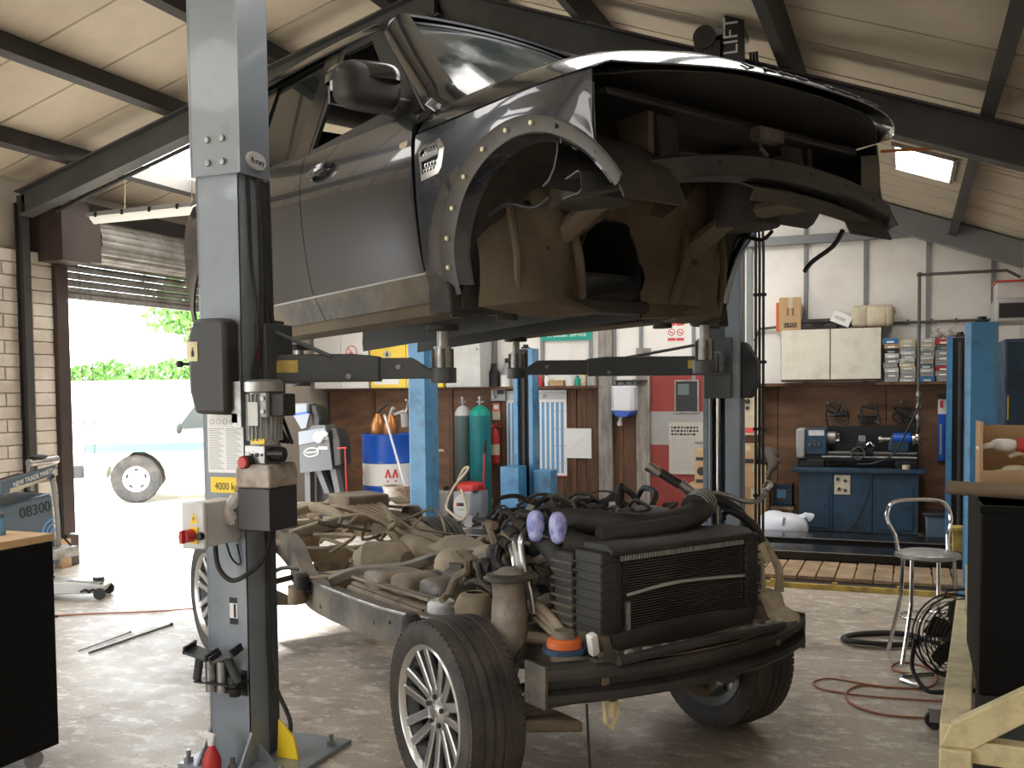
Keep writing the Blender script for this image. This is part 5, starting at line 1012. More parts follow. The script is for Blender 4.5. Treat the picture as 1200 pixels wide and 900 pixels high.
# ---- bumper beam (double ribbed, bowed)
bpth = spline([Vector(p) for p in ((0.575, -0.72, 0), (0.655, -0.50, 0), (0.705, -0.25, 0), (0.72, 0, 0), (0.705, 0.25, 0), (0.655, 0.50, 0), (0.575, 0.72, 0))], 4)
bsec = [(-0.09, 0.665), (-0.012, 0.655), (0.0, 0.640), (0.0, 0.618), (-0.045, 0.606), (-0.045, 0.575), (0.0, 0.563), (0.0, 0.535), (-0.015, 0.522), (-0.09, 0.520)]
bb_ = cpart('bumper_beam', MB().loft([[(p.x+dx, p.y, z) for (dx, z) in bsec] for p in bpth]), 'beam_black', smooth=25)
for s in (-1, 1): cpart('beam_end_plate', MB().box((0.50, s*0.725, 0.59), (0.13, 0.012, 0.16)), 'dusty_dark', bb_)
# ---- cooling pack
RXF = 0.545
rd_ = cpart('radiator', MB().bb(0.40, RXF-0.01, -0.36, 0.36, 0.73, 1.06), 'black_plastic', bevel=0.006)
for k in range(26):
    z = 0.742+0.0105*k
    cpart('condenser_tube', MB().bb(RXF-0.01, RXF+0.004, -0.335, 0.335, z, z+0.0055), 'black_plastic', rd_)
for k in range(48):
    y = -0.34+0.68*k/47; cpart('grille_tooth', MB().bb(RXF-0.012, RXF+0.006, y-0.003, y+0.003, 1.020, 1.040), 'grey', rd_)
cpart('pack_top_rail', MB().prism([(0.38, 1.055), (0.38, 1.085), (0.52, 1.085), (RXF+0.015, 1.065), (RXF+0.015, 1.045), (0.5, 1.045)], -0.40, 0.40), 'black_plastic', rd_, bevel=0.004)
cpart('pack_mid_rail', MB().tube([(RXF+0.010, -0.32, 0.885), (RXF+0.012, -0.05, 0.905), (RXF+0.010, 0.34, 0.885)], 0.007, 6, sm=4), 'grey', rd_)
cpart('pack_edge', MB().bb(RXF-0.005, RXF+0.010, -0.325, -0.305, 0.745, 0.855), 'steel', rd_)
for s in (-1, 1):
    cpart('side_tank', MB().bb(0.38, RXF, s*0.36, s*0.445, 0.70, 1.06), 'black_plastic', rd_, bevel=0.01)
    for k in range(9): cpart('tank_rib', MB().bb(0.36, RXF+0.004, s*0.36, s*0.452, 0.72+0.036*k, 0.728+0.036*k), 'black_plastic', rd_)
    cpart('intercooler_tank', MB().bb(0.26, 0.38, s*0.34, s*0.46, 0.66, 1.04), 'black_plastic', rd_, bevel=0.014)
    for k in range(10): cpart('tank_rib', MB().bb(0.25, 0.39, s*0.33, s*0.466, 0.68+0.035*k, 0.69+0.035*k), 'dusty_dark', rd_)
cpart('fan_shroud', MB().loft([[(x, r*math.copysign(abs(math.cos(a))**e, math.cos(a)), 0.87+r*0.62*math.copysign(abs(math.sin(a))**e, math.sin(a))) for a in [2*PI*k/24 for k in range(24)]] for (x, r, e) in ((0.40, 0.38, 0.5), (0.30, 0.34, 0.7), (0.22, 0.27, 1.0))]), 'black_plastic', rd_)
for k in range(9): a = 2*PI*k/9; cpart('fan_blade', MB().box((0.22, 0.13*math.cos(a), 0.87+0.13*math.sin(a)*.95), (0.015, 0.22, 0.06), (0, 0, 0)), 'black', rd_) if False else None
cpart('fan_hub', MB().cyl((0.14, 0, 0.87), (0.21, 0, 0.87), 0.10, n=20), 'black', rd_)
# air guide: sill below the pack and a sloping tray with a rolled front edge
tr_ = cpart('air_guide', MB().grid([[(0.50+dx, y, z+0.02*(1-(y/0.4)**2)) for y in [-0.40+0.1*k for k in range(9)]] for (dx, z) in ((0.045, 0.735), (0.055, 0.700), (0.045, 0.640), (0.075, 0.632), (0.13, 0.645), (0.19, 0.672))]), 'black_plastic', solid=0.008)
cpart('guide_lip', MB().tube([(0.665, -0.46, 0.672), (0.70, -0.25, 0.690), (0.712, 0, 0.696), (0.70, 0.25, 0.690), (0.665, 0.46, 0.672)], 0.020, 9, sm=4), 'black_plastic', tr_)
for y_ in (-0.46, 0.42): cpart('guide_side', MB().prism([(0.42, 0.62), (0.42, 0.74), (0.56, 0.74), (0.60, 0.66), (0.66, 0.66), (0.64, 0.61)], y_, y_+0.04), 'dusty_dark', tr_)
cpart('guide_flange', MB().grid([[(0.60+dx-0.15*(abs(y)/0.6)**2, y, z) for y in [-0.52+0.13*k for k in range(9)]] for (dx, z) in ((-0.02, 0.668), (0.12, 0.664))]), 'dusty_dark', tr_, solid=0.006)
for k in range(10): cpart('guide_clip', MB().bb(0.655-0.1*abs(-0.4+0.088*k)**1.6, 0.675-0.1*abs(-0.4+0.088*k)**1.6, -0.405+0.088*k, -0.375+0.088*k, 0.682, 0.696), 'grey', tr_)
# ---- engine
en = cas([(0.20, 0, 0.72, 0.20, 0.20), (0.16, 0, 0.72, 0.27, 0.25), (-0.05, 0, 0.73, 0.29, 0.26), (-0.26, 0, 0.72, 0.27, 0.25), (-0.30, 0, 0.70, 0.20, 0.20)], 'dusty_dark', 'engine')
for s in (-1, 1):
    cpart('cylinder_head', MB(Matrix.Translation((-0.04, s*0.19, 0.93)) @ Matrix.Rotation(-s*0.6, 4, 'X')).bb(-0.24, 0.22, -0.10, 0.10, -0.09, 0.07), 'alloy_cast', en, bevel=0.015)
    cpart('cam_cover', MB(Matrix.Translation((-0.04, s*0.22, 0.99)) @ Matrix.Rotation(-s*0.6, 4, 'X')).bb(-0.23, 0.21, -0.09, 0.09, 0.0, 0.06), 'black_plastic', en, bevel=0.02)
    cpart('exhaust_manifold', MB().tube([(0.12, s*0.30, 0.80), (0.0, s*0.36, 0.76), (-0.15, s*0.38, 0.68), (-0.25, s*0.36, 0.55)], 0.032, 10, sm=4), 'dusty', en)
    cpart('turbo', MB().lathe([(0.02, -0.07), (0.06, -0.06), (0.085, -0.02), (0.085, 0.02), (0.06, 0.06), (0.02, 0.07)], 18, (-0.18, s*0.36, 0.74), 'x'), 'alloy_cast', en)
cpart('intake_manifold', MB().blob((-0.05, 0.0, 1.04), (0.22, 0.17, 0.07), p=3.5), 'black_plastic', en)
for k in range(4): cpart('intake_runner', MB().tube([(-0.2+0.11*k, -0.20, 1.0), (-0.2+0.11*k, -0.1, 1.10), (-0.2+0.11*k, 0.1, 1.10), (-0.2+0.11*k, 0.20, 1.0)], 0.028, 9, sm=4), 'black_plastic', en)
# engine cover, dark and domed, just behind the cooling pack
cpart('engine_cover', MB().grid([[(0.05+0.27*i/6, -0.08+0.44*j/8, 1.10+0.055*math.sin(PI*j/8)*math.sin(PI*(0.25+0.75*i/6))) for j in range(9)] for i in range(7)]), 'black_plastic', en, solid=0.02)
cpart('cover_edge', MB().tube([(0.32, -0.08, 1.105), (0.20, -0.09, 1.13), (0.06, -0.07, 1.12)], 0.006, 6, sm=4), 'steel', en)
# big intake hoses across the front
def hose(name, pts, r, m='rubber', n=14, sm=5, parent=None): return cpart(name, MB().tube(pts, r, n, sm=sm), m, parent or en)
hose('intake_hose', [(0.02, -0.30, 1.12), (0.16, -0.26, 1.13), (0.30, -0.16, 1.12), (0.36, 0.02, 1.11), (0.36, 0.22, 1.13), (0.30, 0.34, 1.16)], 0.055)
hose('intake_hose', [(0.36, -0.30, 1.09), (0.40, -0.10, 1.10), (0.40, 0.12, 1.115), (0.36, 0.30, 1.15), (0.28, 0.36, 1.17)], 0.040)
hose('intake_hose', [(0.10, -0.40, 1.08), (0.22, -0.40, 1.0), (0.30, -0.40, 0.90), (0.28, -0.40, 0.80), (0.22, -0.38, 0.74)], 0.056)
hose('intake_hose', [(0.24, -0.38, 1.06), (0.32, -0.30, 1.03), (0.36, -0.18, 1.04)], 0.060)
cl_ = hose('hose_coupling', [(0.32, 0.28, 1.155), (0.28, 0.38, 1.175)], 0.066, 'black_plastic', sm=0)
for k in range(4): t_ = k/3; hose('hose_clamp', [(0.318-0.03*t_, 0.29+0.07*t_, 1.157+0.015*t_), (0.315-0.03*t_, 0.297+0.07*t_, 1.159+0.015*t_)], 0.069, 'grey', sm=0)
# blue glove caps over open pipe ends
for (p, q) in (((0.14, -0.46, 1.13), (0.02, 0, 0)), ((0.24, -0.42, 1.13), (0.02, 0, 0))):
    g_ = cpart('glove_cap', MB().blob(p, (0.040, 0.034, 0.060), n=12, m=10, p=2.4).blob((p[0]+0.012, p[1]-0.008, p[2]-0.042), (0.034, 0.030, 0.03)), 'glove', en)
# aluminium air-con pipes, lower tan pipes
for (pts, r) in (([(0.05, -0.44, 1.10), (0.09, -0.50, 1.06), (0.11, -0.50, 0.96), (0.14, -0.49, 0.86), (0.15, -0.48, 0.76)], 0.014), ([(0.0, -0.46, 1.06), (0.05, -0.50, 1.03), (0.08, -0.51, 0.96), (0.09, -0.50, 0.86), (0.10, -0.49, 0.74)], 0.017), ([(-0.03, -0.47, 1.02), (0.03, -0.50, 1.0), (0.06, -0.51, 0.95)], 0.014)):
    hose('aircon_pipe', pts, r, 'alloy', n=10)
    hose('pipe_sleeve', [Vector(pts[0])+Vector((-0.10, 0.03, 0.0)), Vector(pts[0])+Vector((-0.05, 0.01, 0.012)), pts[0]], r+0.014, 'rubber')
for k in range(3):
    hose('coolant_pipe', [(0.12, -0.46, 0.80-0.03*k), (0.24, -0.47, 0.77-0.03*k), (0.36, -0.48, 0.71-0.02*k), (0.42, -0.47, 0.62)], 0.020-0.002*k, 'dusty_light')
hose('coolant_pipe', [(0.27, -0.40, 1.0), (0.29, -0.41, 0.85), (0.31, -0.42, 0.70), (0.30, -0.42, 0.62)], 0.034, 'dusty_dark')
hose('dipstick', [(-0.10, -0.34, 0.78), (-0.12, -0.40, 0.92), (-0.13, -0.42, 1.02)], 0.007, 'alloy')
# breather loop, bent pipe with open end, black-and-silver tool pipe
hose('vent_hose', [(0.10, 0.22, 1.14), (0.05, 0.30, 1.20), (-0.10, 0.36, 1.21), (-0.20, 0.40, 1.14)], 0.014)
hose('open_pipe', [(0.28, 0.36, 1.16), (0.22, 0.44, 1.20), (0.24, 0.54, 1.195), (0.32, 0.60, 1.165), (0.36, 0.66, 1.17), (0.36, 0.70, 1.22)], 0.012, 'steel', n=9)
hose('open_pipe', [(0.36, 0.695, 1.215), (0.36, 0.715, 1.235), (0.355, 0.73, 1.235)], 0.020, 'alloy', n=9)
hose('dark_hose', [(0.30, 0.36, 1.14), (0.24, 0.50, 1.17), (0.28, 0.60, 1.12), (0.32, 0.64, 1.02), (0.28, 0.66, 0.92)], 0.022)
for a_, b_, r, m in (((0.10, 0.20, 1.34), (0.14, 0.24, 1.30), 0.030, 'steel'), ((0.14, 0.24, 1.31), (0.20, 0.31, 1.25), 0.026, 'rubber'), ((0.20, 0.31, 1.26), (0.24, 0.36, 1.20), 0.030, 'steel'), ((0.23, 0.35, 1.21), (0.26, 0.38, 1.17), 0.024, 'rubber')):
    hose('snorkel_pipe', [a_, b_], r*0.8, m, sm=0, n=12)
# tangle of looms and small hoses over the engine
for k in range(70):
    x, y = rc.uniform(-0.34, 0.14), rc.uniform(-0.44, 0.22); z = 1.07+0.09*rc.random()-0.10*max(0, abs(y+0.05)-0.25)
    a_ = rc.uniform(0, 6.28); l_ = rc.uniform(0.08, 0.24); pts = [(x, y, z-0.03)]
    for j in range(3): a_ += rc.uniform(-0.9, 0.9); x += l_*0.5*math.cos(a_); y += l_*0.5*math.sin(a_); y = max(-0.47, min(0.32, y)); x = max(-0.40, min(0.20, x)); pts.append((x, y, z+rc.uniform(-0.03, 0.07)-0.10*max(0, abs(y+0.05)-0.28)))
    hose('wiring', pts, rc.choice([0.006, 0.008, 0.011, 0.016]), rc.choice(['black_plastic', 'rubber', 'rubber', 'black_plastic', 'dusty_dark']), n=6, sm=3)
for k in range(26):
    x, y = rc.uniform(-0.36, 0.10), rc.uniform(-0.46, 0.20); z = 1.10-0.12*max(0, abs(y+0.05)-0.25)
    s_ = rc.uniform(0.018, 0.035)
    cpart('loom_connector', MB().box((x, y, z+rc.uniform(-0.02, 0.05)), (s_*1.6, s_, s_), (rc.uniform(0, 3), rc.uniform(0, 3), rc.uniform(0, 3))), rc.choice(['black', 'black_plastic', 'grey', 'light_grey', 'dusty_dark']), en, bevel=0.004)
for k in range(22):
    x, y, z = rc.uniform(-0.36, 0.15), rc.uniform(-0.50, -0.36), rc.uniform(0.70, 1.06)
    a_ = rc.uniform(0, 6.28); pts = [(x, y, z)]
    for j in range(3): a_ += rc.uniform(-0.9, 0.9); x += 0.09*math.cos(a_); z += 0.08*math.sin(a_); pts.append((x, y+rc.uniform(-0.03, 0.03), max(0.62, min(1.10, z))))
    hose('side_hose', pts, rc.choice([0.010, 0.014, 0.020]), rc.choice(['rubber', 'dusty_dark', 'dusty', 'black_plastic']), n=7, sm=4)
for k in range(10):
    x, y, z = rc.uniform(-0.34, 0.05), rc.uniform(-0.44, -0.30), rc.uniform(0.75, 1.02)
    cpart('accessory', MB().lathe([(0, -0.05), (0.03, -0.05), (0.042, -0.03), (0.042, 0.03), (0.03, 0.05), (0, 0.05)], 14, (x, y, z), rc.choice(['x', 'y', 'z'])), rc.choice(['dusty_dark', 'black_plastic', 'alloy_cast']), en)
for k in range(16):
    x, y, z = rc.uniform(-1.0, -0.3), rc.uniform(-0.45, -0.15), rc.uniform(0.60, 0.78)
    a_ = rc.uniform(0, 6.28); pts = [(x, y, z)]
    for j in range(3): a_ += rc.uniform(-0.9, 0.9); x += 0.10*math.cos(a_); y += 0.06*math.sin(a_); z += rc.uniform(-0.05, 0.04); pts.append((x, y, max(0.55, z)))
    hose('gearbox_loom', pts, rc.choice([0.008, 0.012, 0.018]), rc.choice(['dusty_dark', 'dusty', 'rubber']), n=7, sm=4, parent=gb)
# oil sump, front differential, pan
cpart('sump', MB().bb(-0.28, 0.20, -0.20, 0.20, 0.40, 0.55), 'dusty_dark', en, bevel=0.03)
cpart('front_differential', MB().blob((0.02, 0.08, 0.42), (0.15, 0.15, 0.13), p=2.5), 'dusty_dark')
# washer bottle with filler neck and rubber seal hoop
wbt = cpart('washer_bottle', MB().loft([[(x, y, z) for (x, y) in pl_] for (pl_, z) in (([(0.36, 0.50), (0.60, 0.50), (0.60, 0.66), (0.36, 0.72)], 0.60), ([(0.36, 0.50), (0.60, 0.50), (0.60, 0.66), (0.36, 0.72)], 0.68), ([(0.36, 0.52), (0.50, 0.52), (0.50, 0.68), (0.36, 0.72)], 0.70), ([(0.36, 0.54), (0.48, 0.54), (0.48, 0.68), (0.36, 0.72)], 0.76))]), 'cream', bevel=0.018, seg=3)
MT['bottle_grime'] = mat('bottle_grime', (0.52, 0.46, 0.34), 0.55, var=0.15, dirt=(0.17, 0.12, 0.07), damt=0.7, ds=7); wbt.data.materials[0] = MT['bottle_grime']
cpart('filler_neck', MB().tube([(0.44, 0.70, 0.75), (0.43, 0.71, 0.85), (0.40, 0.68, 0.94), (0.38, 0.65, 1.0)], [0.022, 0.019, 0.017, 0.017], 12, sm=4), 'bottle_grime', wbt)
cpart('neck_hoop', MB().tube([(0.385, 0.65, 0.98), (0.36, 0.62, 1.05), (0.32, 0.56, 1.11), (0.28, 0.52, 1.12), (0.25, 0.54, 1.08)], [0.020, 0.022, 0.020, 0.016, 0.012], 12, sm=4), 'black', wbt)
cpart('level_cap', MB().tube([(0.42, 0.62, 0.76), (0.41, 0.62, 0.90)], 0.010, 8).box((0.40, 0.62, 0.93), (0.05, 0.06, 0.09), (0, -0.4, 0.3)), 'cream', wbt, bevel=0.01)
cpart('bottle_cap', MB().lathe([(0, 0.755), (0.035, 0.75), (0.045, 0.735), (0.045, 0.69)], 18, (0.50, 0.46, 0)), 'black_plastic', wbt)
# hanging bracket and dangling wire under the beam
cpart('hanging_bracket', MB().tube([(0.62, -0.50, 0.52), (0.63, -0.50, 0.44), (0.62, -0.46, 0.40), (0.62, -0.42, 0.48)], 0.008, 6).box((0.62, -0.45, 0.48), (0.02, 0.05, 0.06), (0, 0, 0.4)), 'cream_paint', bb_)
cpart('dangling_wire', MB().tube([(0.62, -0.58, 0.52), (0.63, -0.58, 0.35), (0.64, -0.57, 0.15), (0.66, -0.56, 0.02)], 0.005, 6, sm=3), 'black', bb_)
# steel running plate lying beyond the far rail
cpart('side_step_bracket', rail_loft([(-0.2, 0.62, 0.60), (-0.7, 0.66, 0.62), (-1.05, 0.64, 0.60)], 0.10, 0.02), 'frame_black')
# ================================================================== things along the gable wall
def wt(name, label, cat, u0, v0, u1, v1, front, group=None, x0=None, z0=None):
    """thing whose front face covers the pixel rectangle at depth `front`; returns thing, width, height (local origin: bottom-left of front face)"""
    a, c, zb, zt = WR(u0, v0, u1, v1, y=front)
    if z0 is not None: zb = z0
    t = thing(name, label, cat, (a, front, zb), 0, group)
    return t, c-a, zt-zb
def lp(name, m, t, x0, x1, y0, y1, z0, z1, **kw): return obj(name, MB().bb(x0, x1, y0, y1, z0, z1), m, t, **kw)
ZL = LEDGE
# ---- three cabinets standing on the ledge
def cab(name, label, u0, u1, m, front, ztop, ndoor=1):
    a, c, _, _ = WR(u0, 420, u1, 450, y=front); t = thing(name, label, 'cabinet', (a, front, ZL)); w = c-a; h = ztop-ZL
    lp('carcass', m, t, 0, w, 0.02, -front-0.04, 0, h)
    ds = []
    for k in range(ndoor): ds.append(lp('door', m, t, w*k/ndoor+0.004, w*(k+1)/ndoor-0.004, 0, 0.02, 0.012, h-0.012, bevel=0.003))
    return t, w, h, ds
t, w, h, ds = cab('metal_cabinet', 'white metal cabinet with a prohibition notice on its door', 368, 432, 'white', -0.42, 2.75, 2)
d = ds[1]; xc = w*0.70
obj('notice_ring', MB().tube([(xc+0.085*math.cos(q), -0.003, 0.50+0.085*math.sin(q)) for q in [2*PI*k/28 for k in range(28)]], 0.006, 5, closed=True).box((xc, -0.003, 0.50), (0.17, 0.006, 0.010), (0, PI/4, 0)), 'ink_red', d)
obj('notice_figure', MB().box((xc-0.015, -0.002, 0.475), (0.05, 0.004, 0.03), (0, .5, 0)), 'ink_red', d); lp('notice_text', 'ink_red', d, xc-0.085, xc+0.085, -0.003, 0, 0.32, 0.385)
t, w, h, ds = cab('hazard_cabinet', 'bright yellow two-door hazard cabinet on the ledge', 434, 519, 'yellow', -0.45, 2.78, 2)
obj('hazard_diamond', MB().prism([(w*.24, 0.38), (w*.24+0.075, 0.455), (w*.24, 0.53), (w*.24-0.075, 0.455)], -0.003, 0), 'cream', ds[0]); obj('flame_mark', MB().prism([(w*.24-0.02, 0.43), (w*.24+0.02, 0.43), (w*.24+0.012, 0.47), (w*.24, 0.50), (w*.24-0.015, 0.46)], -0.005, -0.003), 'ink', ds[0])
obj('cabinet_lock', MB().cyl((w*.47, 0, 0.36), (w*.47, -0.03, 0.36), 0.014, n=10), 'ink', ds[0])
obj('door_hook', MB().tube([(w*.70, -0.01, 0.66), (w*.70, -0.015, 0.55), (w*.70+0.02, -0.015, 0.50), (w*.70-0.015, -0.015, 0.48)], 0.012, 7, sm=3), 'ink', ds[1])
lp('info_label', 'ink_blue', ds[1], w*.80, w*.96, -0.003, 0, 0.10, 0.32); lp('info_label', 'paper', ds[0], w*.05, w*.40, -0.003, 0, 0.05, 0.13)
t, w, h, ds = cab('metal_cabinet', 'plain light grey wall cabinet beside the yellow one', 522, 563, 'light_grey', -0.42, 2.72, 1)
obj('cabinet_lock', MB().cyl((w-0.04, 0, h*.5), (w-0.04, -0.02, h*.5), 0.012, n=10), 'steel', ds[0])
# ---- small tins and bottles on the ledge
def tin(u, wpx, vt, m, label, mk='white', kind='tin', b=-0.08):
    a, c, _, zt = WR(u-wpx/2, vt, u+wpx/2, 452, y=b); r = (c-a)/2; hh = max(0.05, zt-ZL)
    t = thing({'tin': 'paint_tin', 'bottle': 'bottle', 'box': 'small_box'}[kind], label, kind, ((a+c)/2, b, ZL), group='odds and ends on the ledge')
    if kind == 'tin':
        obj('tin_body', MB().lathe([(0, 0), (r, 0), (r, hh*.92), (r*.94, hh*.92), (r*.94, hh*.9), (0, hh*.9)], 18), m, t); obj('tin_lid', MB().lathe([(0, hh), (r*.92, hh), (r*.94, hh*.93), (0, hh*.93)], 18), mk, t)
    elif kind == 'bottle':
        obj('bottle_body', MB().lathe([(0, 0), (r, 0.004), (r, hh*.62), (r*.45, hh*.80), (r*.40, hh*.84), (0, hh*.84)], 16), m, t); obj('bottle_cap', MB().lathe([(0, hh), (r*.42, hh), (r*.45, hh*.84), (0, hh*.84)], 14), mk, t)
    else:
        obj('box_body', MB().bb(-r, r, -0.05, 0.05, 0, hh*.85), m, t, bevel=0.004); obj('box_lid', MB().bb(-r*1.03, r*1.03, -0.052, 0.052, hh*.85, hh), mk, t, bevel=0.003)
tin(579, 12, 426, 'black_plastic', 'black wide-necked bottle on the ledge beside the grey cabinet', 'black', 'bottle')
tin(594, 10, 420, 'grey', 'tall grey bottle standing behind the white tin on the ledge', 'black', 'bottle', -0.05)
tin(592, 10, 439, 'white', 'short white tin on the ledge next to the black bottle', 'light_grey', 'tin', -0.12)
tin(633, 6, 438, 'red', 'slim red aerosol on the ledge', 'red', 'bottle'); tin(641, 6, 438, 'white', 'white bottle with blue cap on the ledge', 'blue_mid', 'bottle')
tin(653, 16, 446, 'cardboard', 'low brown tray on the ledge', 'yellow_dirty', 'box'); tin(668, 10, 439, 'white', 'white tin on the ledge under the swing arm', 'white', 'tin')
tin(677, 6, 440, 'green_sign', 'small green bottle on the ledge', 'ink', 'bottle'); tin(684, 7, 439, 'cream', 'cream tin with yellow lid on the ledge', 'yellow', 'tin'); tin(694, 9, 439, 'grey', 'grey box with dark lid on the ledge', 'ink', 'box')
# ---- signs and papers on the upper wall
t, w, h = wt('wall_sign', 'green sign with white lettering on the white wall panels', 'sign', 634, 384, 694, 399, -0.035)
lp('sign_board', 'green_sign', t, 0, w, 0, 0.005, 0, h); text('sign_text', 'to Better Service', 0.085, 'paper', t, (w/2, -0.001, h*.45), depth=0.0005, sx=0.92)
for k, u in enumerate((787, 797)):
    t, w, h = wt('no_smoking_sign', 'small square no smoking sign, one of a pair', 'sign', u-5, 378, u+5, 400, -0.006, group='pair of no smoking signs')
    lp('sign_plate', 'paper', t, 0, w, 0, 0.005, 0, h)
    obj('sign_ring', MB().tube([(w/2+w*.36*math.cos(q), -0.001, h*.48+w*.36*math.sin(q)) for q in [2*PI*j/20 for j in range(20)]], 0.005, 4, closed=True).box((w/2, -0.001, h*.48), (w*.7, 0.003, 0.007), (0, PI/4, 0)), 'ink_red', t)
    lp('sign_header', 'ink_red', t, 0.005, w-0.005, -0.002, 0, h*.84, h*.97); lp('sign_footer', 'ink_red', t, 0.005, w-0.005, -0.002, 0, h*.03, h*.18); lp('cigarette', 'ink', t, w*.3, w*.7, -0.002, 0, h*.46, h*.49)
# ---- key safe, fire notice, extinguisher
t, w, h = wt('key_safe', 'dark grey lever switch box on the brown boarding', 'switch box', 575, 454, 592, 470, -0.08)
lp('switch_body', 'grey', t, 0, w, 0, 0.075, 0, h, bevel=0.006); lp('switch_plate', 'ink', t, w*.45, w*.9, -0.003, 0, h*.5, h*.8); obj('switch_lever', MB().cyl((w*.2, 0, h*.3), (w*.2, -0.03, h*.3), 0.022, n=12).tube([(w*.2, -0.03, h*.3), (w*.2, -0.04, h*.85)], 0.008, 6), 'light_grey', t)
t, w, h = wt('fire_notice', 'narrow orange and green fire notice above the extinguisher', 'sign', 577, 472, 586, 492, -0.015)
lp('notice_upper', 'orange', t, 0, w, 0, 0.005, h*.5, h); lp('notice_lower', 'cream', t, 0, w, 0, 0.005, 0, h*.5); lp('flame_picture', 'paper', t, w*.2, w*.8, -0.002, 0, h*.62, h*.88)
a, c, zb, zt = WR(574, 502, 585, 543, y=-0.10); r = (c-a)/2
t = thing('fire_extinguisher', 'red fire extinguisher with black horn hung on the boarding', 'extinguisher', ((a+c)/2, -0.10, zb))
hh = zt-zb
eb = obj('extinguisher_body', MB().lathe([(0, 0), (r*.9, 0.004), (r, 0.02), (r, hh*.80), (r*.75, hh*.92), (r*.35, hh), (0, hh)], 20), 'red', t); obj('extinguisher_label', MB().lathe([(r*1.01, hh*.25), (r*1.01, hh*.55)], 20), 'cream', t, solid=0.001)
obj('discharge_valve', MB().cyl((0, 0, hh), (0, 0, hh+0.05), 0.018, n=10).box((0.03, 0, hh+0.06), (0.12, 0.02, 0.012), (0, -0.2, 0)).box((0.05, 0, hh+0.035), (0.12, 0.02, 0.012), (0, 0.2, 0)), 'red', t)
obj('discharge_horn', MB().tube([(-0.01, 0, hh+0.04), (-0.06, -0.01, hh), (-0.09, -0.01, hh*.75), (-0.11, -0.01, hh*.45)], [0.012, 0.014, 0.022, 0.030], 10, sm=3), 'grey', t)
# ---- planners, paper, towel dispenser, notices
def planner(label, u0, u1, v0, v1, seed):
    t, w, h = wt('wall_planner', label, 'planner', u0, v0, u1, v1, -0.03)
    lp('planner_board', 'paper', t, 0, w, 0, 0.01, 0, h); rr = random.Random(seed)
    for k in range(6): lp('planner_column', 'ink_blue', t, w*(0.04+0.155*k), w*(0.04+0.155*k)+w*0.09, -0.002, 0, h*.04, h*.86)
    lp('planner_header', 'light_grey', t, w*.02, w*.98, -0.002, 0, h*.89, h*.98)
    for k in range(4): lp('planner_rule', 'ink_grey', t, w*.55, w*.98, -0.003, 0, h*(0.15+0.2*k), h*(0.15+0.2*k)+0.006)
    lp('planner_edge', 'ink_red', t, w*.6, w, -0.003, 0, 0, 0.012)
    return t, w, h
planner('tall white and blue wall planner behind the blue lift post', 594, 626, 458, 558, 1); t, w, h = planner('wide white and blue year planner beside the pinned paper', 628, 664, 457, 558, 2)
text('planner_year', '20', 0.06, 'ink', t, (w*.3, -0.003, h*.93), depth=0.0004)
t, w, h = wt('pinned_paper', 'blank white paper pinned to the dark planks', 'paper', 664, 502, 693, 537, -0.035); lp('paper_sheet', 'paper', t, 0, w, 0, 0.004, 0, h)
for k in range(4): lp('pencil_mark', 'ink_grey', t, w*(.25+.1*k), w*(.33+.12*k), -0.001, 0, h*(.35+.09*k), h*(.36+.09*k))
t, w, h = wt('towel_dispenser', 'white centre-feed paper towel dispenser with blue base', 'dispenser', 715, 452, 742, 484, -0.30)
obj('dispenser_body', MB().loft([[(w*x_, y_, z_) for (x_, y_) in ((0.0, 0.26), (0.0, 0.05), (0.12, 0.0), (0.88, 0.0), (1, 0.05), (1, 0.26))] for z_ in (0.02, h)]), 'white_plastic', t, bevel=0.02, seg=3)
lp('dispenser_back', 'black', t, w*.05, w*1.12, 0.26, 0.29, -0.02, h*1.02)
obj('dispenser_base', MB().loft([[(w*.5+(x_-.5)*w*k, y_, z_) for (x_, y_) in ((0.0, 0.26), (0.0, 0.05), (0.12, 0.0), (0.88, 0.0), (1, 0.05), (1, 0.26))] for (k, z_) in ((0.5, -0.05), (0.95, 0.0), (1.0, 0.02))]), 'blue', t, bevel=0.006)
obj('towel_tail', MB().tube([(w*.35, 0.12, -0.04), (w*.34, 0.10, -0.10), (w*.30, 0.12, -0.15)], [0.03, 0.022, 0.035], 8, sm=2), 'paper', t); obj('dispenser_ring', MB().lathe([(0.05, h-0.004), (0.08, h), (0.08, h-0.01)], 16, (w*.5, 0.12, 0)), 'light_grey', t)
t, w, h = wt('wall_bracket', 'dark iron bracket with hooks above the towel dispenser', 'bracket', 720, 441, 757, 455, -0.14)
lp('bracket_bar', 'steel_dark', t, 0, w, 0.02, 0.13, h*.5, h*.7)
for k in range(4): obj('bracket_hook', MB().tube([(w*(.1+.25*k), 0.02, h*.6), (w*(.1+.25*k), -0.03, h*.4), (w*(.1+.25*k), -0.05, h*.7)], 0.012, 6, sm=3), 'steel_dark', t)
t, w, h = wt('door_notice', 'large faded paper notice with bold heading on the red door', 'poster', 784, 495, 838, 556, -0.040); lp('notice_sheet', 'cream', t, 0, w, 0, 0.004, 0, h)
MT['faded'] = mat('faded', (0.50, 0.47, 0.42), 0.8, var=0.12, vs=10); t.children[0].data.materials[0] = MT['faded']
for r_ in range(3):
    x_ = w*.05
    for k in range(9):
        l_ = w*(0.03+0.05*((k*7+r_*5) % 4)/4)
        if x_+l_ < w*(.82-.18*(r_ == 2)): lp('notice_word', 'ink', t, x_, x_+l_, -0.001, 0, h*(.88-.065*r_), h*(.92-.065*r_))
        x_ += l_+w*.02
for k in range(14): lp('notice_line', 'ink_grey', t, w*.06, w*(.6+.3*((k*13) % 7)/7), -0.001, 0, h*(.66-.045*k), h*(.672-.045*k))
